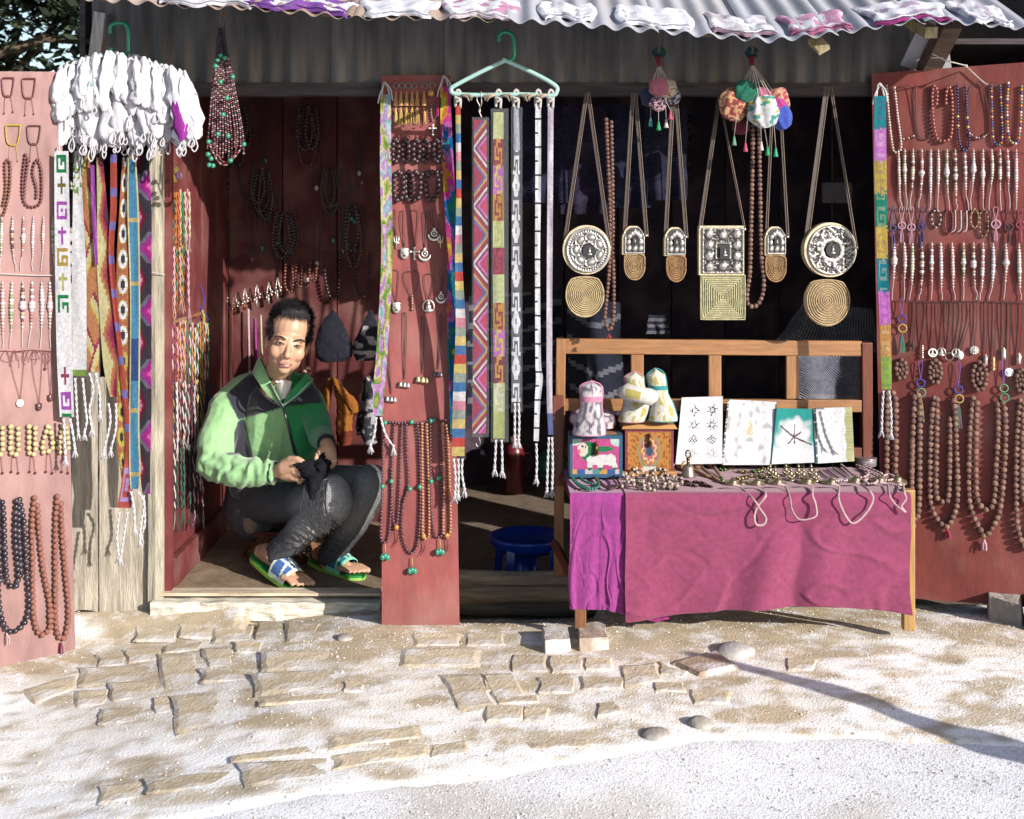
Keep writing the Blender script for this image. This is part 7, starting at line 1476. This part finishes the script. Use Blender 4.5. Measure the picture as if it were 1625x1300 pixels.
chain(sk, [AL, fl_h.lerp(fl_b, .2)+Vector((0, 0, .02))], [.03, .03]); chain(sk, [AR, fr_h.lerp(fr_b, .2)+Vector((0, 0, .02))], [.03, .03])
# his right hand (left in the picture): palm with fingers curled round the knitting
def fing(pts, rs): chain(sk, [P(*p) for p in pts], rs, 9)
chain(sk, [P(438, 749, 4.44), P(452, 743, 4.41), P(466, 740, 4.39)], [.024, .028, .022]); capsule(sk, P(452, 752, 4.42), P(466, 756, 4.40), .024, .019)
fing([(466, 733, 4.385), (477, 733, 4.37), (484, 739, 4.375), (482, 745, 4.40)], [.0105, .0095, .0088, .008]); fing([(468, 742, 4.38), (480, 743, 4.365), (487, 749, 4.375), (483, 754, 4.40)], [.0105, .0095, .0088, .008])
fing([(467, 751, 4.385), (478, 752, 4.37), (484, 757, 4.38), (479, 761, 4.40)], [.010, .009, .0085, .0078]); fing([(463, 759, 4.39), (472, 761, 4.38), (478, 764, 4.39), (474, 766, 4.41)], [.0092, .0085, .0078, .0072])
fing([(450, 734, 4.41), (460, 728, 4.39), (472, 728, 4.375), (480, 732, 4.37)], [.0125, .0110, .0098, .0088])
# his left hand (right in the picture) pointing down into the yarn
chain(sk, [P(519, 706, 4.46), P(522, 716, 4.44), P(524, 722, 4.43)], [.024, .027, .024])
for k in range(4):
    x = 514+k*5.5; fing([(x, 722, 4.425), (x+1, 731, 4.405), (x-1, 738, 4.40+.004*k), (x-4, 742, 4.42)], [.0100, .0092, .0085, .0078])
fing([(511, 712, 4.43), (505, 720, 4.41), (502, 728, 4.40), (504, 734, 4.405)], [.0115, .0105, .0095, .0085])
SKN = (.37, .215, .140); LIP = (.34, .155, .125)
HI = HM.inverted()
def skc(p, n):
    q = HI@(Vector(p)-HO)
    if q.length < .2:
        c = SKN
        if abs(q.x) < .026*(1-abs(q.z+.0725)*20) and abs(q.z+.0725) < .0105 and q.y < -.06: c = LIP
        if q.z > .072 and q.y > -.07: c = mixc(c, (.06, .035, .03), min(1, (q.z-.080)*40)) if q.z > .08 else c
        if .02 < abs(q.x) < .055 and -.05 < q.z < -.01 and q.y < 0: c = mixc(c, (.44, .22, .15), .35)
        return c
    return SKN
remesh('body', sk, .0034, M['skin'], man, skc, None, 3)
# face details
for s_ in (-1, 1):
    mb = MB((.30, .28, .26)); mb.sphere(H(s_*.030, -.0785, -.0015), (.0125, .0040, .0025), None, 14, 8, HM@Matrix.Rotation(-s_*.12, 3, 'Y')); ey = mk('eye', mb, M['plastic'], man, smooth=True)
    mb = MB((.012, .008, .006)); mb.sphere(H(s_*.030+.0, -.0818, -.0004), (.0062, .0026, .0036), None, 10, 8, HM); mk('iris', mb, M['plastic'], ey, smooth=True)
    mb = MB((.03, .018, .014)); mb.tube(cat_rom([H(s_*.016, -.0795, -.004), H(s_*.022, -.0825, .0008), H(s_*.031, -.0835, .0030), H(s_*.040, -.0790, .0022), H(s_*.0455, -.0735, -.0005)], 5), [.0010]+[.0019]*19+[.0008], 6); mk('upper_eyelid', mb, M['skin'], man, smooth=True)
    mb = MB((.14, .07, .05)); mb.tube(cat_rom([H(s_*.018, -.0785, -.005), H(s_*.030, -.0820, -.0062), H(s_*.043, -.0755, -.004)], 5), .0014, 5); mk('lower_eyelid', mb, M['skin'], man, smooth=True)
    mb = MB((.015, .012, .012)); pb = cat_rom([H(s_*.014, -.0840, .0145), H(s_*.026, -.0845, .0205), H(s_*.038, -.0800, .0215), H(s_*.050, -.0690, .016)], 8)
    for i in range(170):
        t = random.random(); p = pb[int(t*(len(pb)-1))]+up*random.uniform(-.0022, .0028); mb.tube([p, p+rt*s_*.006+up*.0015-HM@Vector((0, .001, 0))], [.0008, .0003], 3)
    mk('eyebrow', mb, M['hair'], man)
mb = MB((.10, .035, .03)); mb.tube(cat_rom([H(-.024, -.078, -.0700), H(-.012, -.0865, -.0722), H(.002, -.0885, -.0726), H(.016, -.0855, -.0715), H(.026, -.075, -.0690)], 5), [.0006]+[.0016]*19+[.0006], 6); mk('mouth_line', mb, M['skin'], man, smooth=True)
mb = MB((.72, .68, .62)); mb.tube(cat_rom([H(-.010, -.0875, -.0728), H(.004, -.0892, -.0733), H(.014, -.0870, -.0724)], 5), .0012, 5); mk('teeth', mb, M['plastic'], man, smooth=True)
mb = MB((.12, .06, .05)); [mb.sphere(H(s_*.0075, -.096, -.0485), (.0030, .003, .0020), None, 7, 5, HM) for s_ in (-1, 1)]; mk('nostrils', mb, M['skin'], man, smooth=True)
# hair: close cap plus short strands
hb = MB(); 
for x, y, z, a, b, c in ((0, .047, .078, .080, .096, .071), (-.052, .030, .036, .030, .056, .056), (.052, .030, .036, .030, .056, .056), (0, .085, .03, .062, .045, .07), (0, -.004, .112, .060, .054, .027)): hb.sphere(H(x, y, z), (a, b, c), None, 18, 12, HM)
ho = remesh('hair', hb, .005, M['hair'], man, lambda p, n: (.008, .007, .010), lambda p: .0018*nz((p[0]*60, p[1]*60, p[2]*40)), 1)
mb = MB((.010, .009, .012)); hv = [v.co+W[ho.name] for v in ho.data.vertices]; hn = [v.normal.copy() for v in ho.data.vertices]
for i in range(6500):
    k = random.randrange(len(hv)); q = HI@(hv[k]-HO)
    if q.z < -.02: continue
    d_ = (hn[k]*.8+HM@Vector((random.uniform(-.5, .5)+.3*(q.x < 0), -.35 if q.z > .07 else .2, random.uniform(-.2, .4)))).normalized(); L_ = random.uniform(.008, .021); p = hv[k]
    sd_ = d_.cross(Vector((random.uniform(-1, 1), random.uniform(-1, 1), random.uniform(-1, 1)))).normalized()*.0007
    mb.add([p-sd_, p+sd_, p+d_*L_], [(0, 1, 2)], jit((.012, .010, .013), .5))
for i in range(150):                                              # fringe on the forehead
    x = random.uniform(-.045, .055); p = H(x, -.052-.010*(1-abs(x)/.06), .110+random.uniform(-.006, .006)); q = H(x+random.uniform(-.004, .008), -.076+abs(x)*.2, .088+random.uniform(-.010, .006)+abs(x)*.05)
    s3 = rt*.0008; mb.add([p-s3, p+s3, q], [(0, 1, 2)])
mk('hair_strands', mb, M['hair'], man, kind='stuff')
# trousers
tb = MB(); chain(tb, [P(412, 785, 4.84), P(405, 805, 4.84)], [.13, .125])
chain(tb, [P(400, 795, 4.80), P(470, 800, 4.60), KL], [.080, .071, .069]); chain(tb, [KL, P(483, 838, 4.46), P(441, 878, 4.53)], [.070, .060, .045]); capsule(tb, P(527, 785, 4.40), P(522, 806, 4.41), .070, .072)
chain(tb, [P(450, 790, 4.84), P(530, 770, 4.66), KR], [.082, .074, .066]); chain(tb, [KR, P(560, 825, 4.56), P(524, 882, 4.66)], [.072, .062, .046])
def tdisp(p):
    x, y = topx(p); w_ = .004*nz((p[0]*14, p[1]*14, p[2]*22))+.0016*nz((p[0]*60, p[1]*60, p[2]*70)); k = math.exp(-(((x-505)/35)**2+((y-850)/28)**2)); k2 = math.exp(-(((x-460)/30)**2+((y-875)/22)**2)); k3 = math.exp(-(((x-470)/60)**2+((y-770)/16)**2))
    return w_+.006*k*math.sin((y-x*.5)*.55)+.0045*k2*math.sin((y+x*.3)*.6)+.003*k3*math.sin(x*.35+y*.3)
remesh('trousers', tb, .006, M['denim'], man, lambda p, n: mixc((.050, .052, .062), (.20, .20, .205), smooth01(.26, .07, (Vector(p)-KL).length)), tdisp, 2)  # paler grey around the near knee paints in sunlight
mb = MB((.16, .12, .1)); v, f = sph_t(12, 8); mb.sphere(P(398, 828, 4.74), (.034, .03, .045)); mk('shirt_tail', mb, M['cloth'], man, smooth=True)
# jacket
jb = MB()
chain(jb, [P(436, 640, 4.71), P(432, 700, 4.74), P(420, 765, 4.80)], [.106, .118, .118]); chain(jb, [P(392, 645, 4.74), P(398, 720, 4.76), P(405, 770, 4.80)], [.082, .096, .10]); chain(jb, [P(474, 650, 4.72), P(476, 700, 4.72), P(465, 750, 4.76)], [.068, .075, .075])
chain(jb, [P(432, 608, 4.72), P(390, 622, 4.73), SHL], [.062, .070, .076]); chain(jb, [P(445, 608, 4.72), P(475, 618, 4.72), SHR], [.06, .055, .052])
chain(jb, [P(360, 660, 4.71), P(344, 700, 4.65), EL], [.076, .070, .062]); chain(jb, [EL, P(385, 750, 4.51), P(430, 750, 4.45)], [.060, .057, .041]); chain(jb, [SHR, P(503, 668, 4.66), ER], [.054, .052, .047]); chain(jb, [ER, P(516, 703, 4.50)], [.046, .036])
def seg_d(p, a, b): ab = b-a; t = min(max((p-a).dot(ab)/ab.length_squared, 0), 1); return (p-(a+ab*t)).length
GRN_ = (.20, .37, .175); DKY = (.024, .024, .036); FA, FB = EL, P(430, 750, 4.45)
def jdisp(p):
    x, y = topx(p); v = Vector(p); w_ = .004*nz((p[0]*11, p[1]*11, p[2]*16))+.001*nz((p[0]*50, p[1]*50, p[2]*60))
    k = smooth01(.1, .05, seg_d(v, FA, FB)); k3 = math.exp(-(((x-345)/40)**2+((y-735)/30)**2)); k4 = math.exp(-(((x-430)/60)**2+((y-745)/30)**2))
    return w_+.0042*k*math.sin(x*.30+y*.13+5*nz((x*.035, y*.05, 0)))*(.4+abs(nz((x*.05, y*.03, 5)))*1.6)+.006*k*nz((x*.10, y*.035, 8))+.003*k3*math.sin(y*.3-x*.15)+.005*k4*nz((x*.09, y*.04, 1))+.0035*nz((x*.03+y*.03, y*.015, 4))
def inpoly(x, y, pl):
    c = False; j = len(pl)-1
    for i in range(len(pl)):
        if (pl[i][1] > y) != (pl[j][1] > y) and x < (pl[j][0]-pl[i][0])*(y-pl[i][1])/(pl[j][1]-pl[i][1])+pl[i][0]: c = not c
        j = i
    return c
YOKE = [(358, 626), (385, 602), (403, 588), (420, 612), (446, 637), (449, 646), (430, 652), (378, 666), (370, 650)]; YOKE2 = [(446, 637), (470, 622), (500, 604), (512, 640), (490, 641), (452, 646)]
SIDE = [(378, 668), (388, 664), (396, 700), (404, 735), (395, 742), (360, 722)]
def jcol(p, n):
    x, y = topx(p); v = Vector(p); arm = seg_d(v, SHL, EL) < .083 and x < 372 or (seg_d(v, FA, FB) < .078 and y > 722)
    if n[1] > .35 and y < 700: return GRN_
    if arm and not inpoly(x, y, YOKE): return GRN_ if x < 433 else DKY
    if inpoly(x, y, YOKE) or inpoly(x, y, YOKE2): return DKY
    if inpoly(x, y, SIDE): return DKY
    zx = 449+max(0, (y-645))*.28+max(0, y-700)*.0
    if abs(x-zx) < 2.2 and n[1] < 0 and y > 640: return (.012, .012, .018)
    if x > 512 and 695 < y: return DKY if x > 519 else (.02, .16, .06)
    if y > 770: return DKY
    return GRN_ if x < zx else (.02, .19, .065)  # deeper green beyond the zip paints shadow into the same fleece
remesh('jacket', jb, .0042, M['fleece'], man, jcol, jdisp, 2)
# collar, undershirt, cuffs, zip piping
def flap(name, rows, c, m, thk=.004, parent=man):
    a, b = cat_rom(rows[0], 6), cat_rom(rows[1], 6); mb = MB(c); n = len(a)-1
    mb.slab(n, 4, lambda u, v: a[int(round(u*n))].lerp(b[int(round(u*n))], v)+Vector((0, -.006*math.sin(v*3.14), 0)), (.0, thk, -thk*.3)); return mk(name, mb, M[m], parent, smooth=True)
flap('collar', ([P(404, 590, 4.74), P(409, 570, 4.66), P(414, 572, 4.60), P(428, 604, 4.55), P(447, 640, 4.555)], [P(398, 600, 4.72), P(400, 592, 4.62), P(405, 600, 4.56), P(424, 626, 4.55), P(446, 646, 4.56)]), GRN_, 'fleece')
flap('collar', ([P(404, 588, 4.76), P(412, 570, 4.70), P(417, 574, 4.63), P(431, 606, 4.57), P(448, 641, 4.565)], [P(403, 600, 4.76), P(404, 582, 4.68), P(409, 584, 4.60), P(426, 612, 4.56), P(447, 642, 4.56)]), (.02, .19, .065), 'fleece')
flap('collar', ([P(474, 598, 4.70), P(484, 590, 4.64), P(480, 600, 4.585), P(462, 620, 4.56), P(449, 640, 4.555)], [P(490, 608, 4.70), P(497, 601, 4.64), P(491, 612, 4.575), P(468, 632, 4.555), P(450, 646, 4.555)]), (.02, .19, .065), 'fleece')  # right collar in the deeper green, shade painted into the fleece
mb = MB((.35, .36, .38)); mb.tube(cat_rom([P(450, 643, 4.54), P(470, 628, 4.53), P(490, 608, 4.55), P(498, 602, 4.6)], 6), .0016, 5); mk('zip_edge', mb, M['plastic'], man)
mb = MB((.01, .01, .015)); mb.tube(cat_rom([P(428, 608, 4.535), P(440, 632, 4.54), P(450, 646, 4.545), P(453, 660, 4.53), P(460, 690, 4.53), P(467, 720, 4.56)], 6), .004, 6); mb.tube(cat_rom([P(404, 596, 4.60), P(414, 622, 4.55), P(432, 638, 4.545), P(449, 646, 4.545)], 6), .0032, 6); mk('zip', mb, M['plastic'], man, smooth=True)
mb = MB((.5, .46, .44)); mb.slab(10, 8, lambda u, v: P(437+26*u+(4-8*u)*v*1.3, 606+30*v-3*math.sin(u*3.1), 4.585-.018*math.sin(u*3.1)), (0, .004, 0)); mk('undershirt', mb, M['cloth'], man, smooth=True)
for a, b, r in ((P(431, 750, 4.452), P(437, 749.5, 4.445), .040), (P(517, 701, 4.50), P(518.5, 705, 4.475), .034)):
    mb = MB((.012, .012, .018)); mb.tube([a, a.lerp(b, .5), b], [r*.97, r, r*.93], 18); mk('cuff', mb, M['cloth'], man, smooth=True)
# little dome emblem on the chest: three grey arcs and lettering bars
eb = MB((.20, .20, .25)); eo = lambda x, y: P(x, y, 4.60)
EM = None
for k, r in enumerate((3.2, 5.2, 7.2)): eb.tube([P(472+r*math.cos(a), 637-r*.9*math.sin(a), 4.585) for a in np.linspace(0, math.pi/2, 8)], .0012, 4)
for k in range(3): eb.tube([P(464, 631+k*2.6, 4.585), P(471, 631+k*2.6, 4.585)], .0009, 4)
emb = mk('chest_emblem', eb, M['cloth'], man)
# beaded choker
cp = cat_rom([P(420, 588, 4.62), P(428, 600, 4.575), P(441, 606, 4.555), P(452, 602, 4.558), P(460, 596, 4.58)], 6); mb = MB(); bead_line(None, cp, .0036, [(.05, .02, .02), (.1, .05, .04)], mb=mb); [mb.sphere(cp[int(len(cp)*t)]+Vector((0, -.004, 0)), .0048, (.55, .52, .5)) for t in (.5, .56, .62, .44)]; mk('choker', mb, M['bead'], man, smooth=True)
# sandals
def sandal(h, t, side, base, mirror):
    ax = (t-h); L_ = ax.length; a = ax.normalized(); s = side; nrm = a.cross(s).normalized(); nrm = nrm if nrm.z > 0 else -nrm
    def out(u): return .031+.014*math.sin(min(1, u*1.05)*math.pi*.85+.2)-.012*smooth01(.88, 1, u)
    def fn(u, v): w_ = out(v)*math.sqrt(max(.05, 1-max(0, (abs(v-.5)-.40)/.1)**2)); return h+ax*v+s*(u*2-1)*w_+nrm*(.006*abs(u*2-1)**3+.010*(1-v)**3)
    mb = MB((.02, .20, .05)); mb.slab(10, 26, fn, -nrm*.006); so = mk('sandal_sole', mb, M['rubber'], man, smooth=True)
    mb = MB((.22, .42, .06)); mb.slab(10, 26, lambda u, v: fn(u, v)-nrm*.0062+s*(u*2-1)*.003, -nrm*.014); mk('outsole', mb, M['rubber'], so, smooth=True)
    def st(u, v): # arch over the foot, u across, v along
        an = math.pi*(1-u); al = .46+.27*v+.05*math.sin(an); w_ = out(al)*1.02; return h+ax*al+s*math.cos(an)*w_+nrm*(.080-.026*v)*math.sin(an)**.7
    def sc_(u, v):
        if min(v, 1-v) < .1 or min(u, 1-u) < .05: return (.55, .62, .55)
        q = (u*2.2+v*.8) % 1
        if abs(u-.33-.12*v) < .03 or abs(u-.62+.1*v) < .03 or abs(v-.5-.5*abs(u-.48)) < .06: return (.5, .58, .5)
        return (.03, .08, .24) if not (int(u*40)+int(v*30)) % 2 else (.05, .12, .33)
    if mirror: sc0 = sc_; sc_ = lambda u, v: tuple(x*y for x, y in zip(sc0(u, v), (.3, .9, .6)))
    mb = MB(); mb.slab(48, 26, st, -nrm*.003, sc_); mk('strap', mb, M['cloth'], so, smooth=False)
    mb = MB((.6, .66, .6)); mb.tube([st(.45, .05), st(.52, .3), st(.46, .5), st(.55, .7), st(.5, .95)], .0022, 5); mk('lace', mb, M['cord'], so)
up_ = Vector((0, 0, 1))
s1n = Vector((-e.y, e.x, 0)).normalized(); s2n = Vector((-e2.y, e2.x, 0)).normalized()
sandal(fl_h-e.normalized()*.040-up_*.030, fl_t+e.normalized()*.014-up_*.020, s1n, .012, False); sandal(fr_h-e2.normalized()*.040-up_*.028, fr_t+e2.normalized()*.014-up_*.016, s2n, .012, True)
# black knitting with hanging strands
t_ = thing('black_knitting', 'black wool knitting held in the young man hands with loose strands', 'knitting', P(500, 760, 4.38)); BKW = (.012, .012, .016)
kb = MB(BKW); chain(kb, [P(476, 742, 4.375), P(490, 748, 4.37), P(500, 752, 4.37), P(512, 742, 4.39), P(522, 734, 4.405)], [.012, .032, .030, .026, .014]); chain(kb, [P(466, 738, 4.36), P(480, 738, 4.365), P(492, 736, 4.37)], [.006, .012, .014]); chain(kb, [P(500, 757, 4.36), P(498, 772, 4.34), P(496, 790, 4.33)], [.028, .022, .012]); chain(kb, [P(512, 722, 4.42), P(508, 735, 4.40)], [.014, .02])
remesh('wool_body', kb, .0045, M['knit'], t_, lambda p, n: BKW, lambda p: .003*math.sin(p[0]*420)*math.sin(p[2]*420)+.003*nz((p[0]*40, p[1]*40, p[2]*40)), 1)
mb = MB(BKW)
for k in range(34):
    x = 484+k*1.1; mb.tube(cat_rom([P(x, 762, 4.355), P(x-4+random.uniform(-3, 3), 790, 4.325), P(x-2+random.uniform(-5, 8), 815, 4.318), P(x+8+random.uniform(-10, 22), 835+random.uniform(-10, 14), 4.32)], 4), .0016, 4, jit((.02, .02, .025), .4))
mk('loose_strands', mb, M['cord'], t_, kind='stuff')
# wicker stool under him
t_ = thing('wicker_stool', 'low round wicker stool with red rim under the squatting man', 'stool', (P(440, 0, 4.86).x, 4.86-D0, .014)); o = Vector((P(452, 0, 4.86).x, 4.86-D0, .014)); hh = P(450, 836, 4.86).z-.014
mb = MB(K(150, 50, 45)); [mb.tube([o+Vector((math.cos(a)*.155, math.sin(a)*.13, z_)) for a in np.linspace(0, 6.283, 33)], .010, 8) for z_ in (hh, )]; mk('seat_rim', mb, M['cloth'], t_, smooth=True)
mb = MB(K(120, 60, 50)); mb.tube([o+Vector((math.cos(a)*.15, math.sin(a)*.13, .01)) for a in np.linspace(0, 6.283, 33)], .010, 8); mk('base_ring', mb, M['basket'], t_, smooth=True)
mb = MB(K(110, 70, 50)); mb.lathe(o+Vector((0, 0, hh-.005)), [(.0, 0), (.15, .002), (.15, .006), (0.001, .008)], 24); mk('woven_seat', mb, M['basket'], t_)
for k in range(36):
    a = k*2*math.pi/36
    mb = MB(K(150, 105, 75)); 
    for sg in (-1, 1): mb.tube([o+Vector((math.cos(a)*.15, math.sin(a)*.13, .01)), o+Vector((math.cos(a+sg*.5)*.10, math.sin(a+sg*.5)*.09, hh*.5)), o+Vector((math.cos(a+sg)*.15, math.sin(a+sg)*.13, hh))], .0035, 4)
    mk('cane_strut', mb, M['basket'], t_)
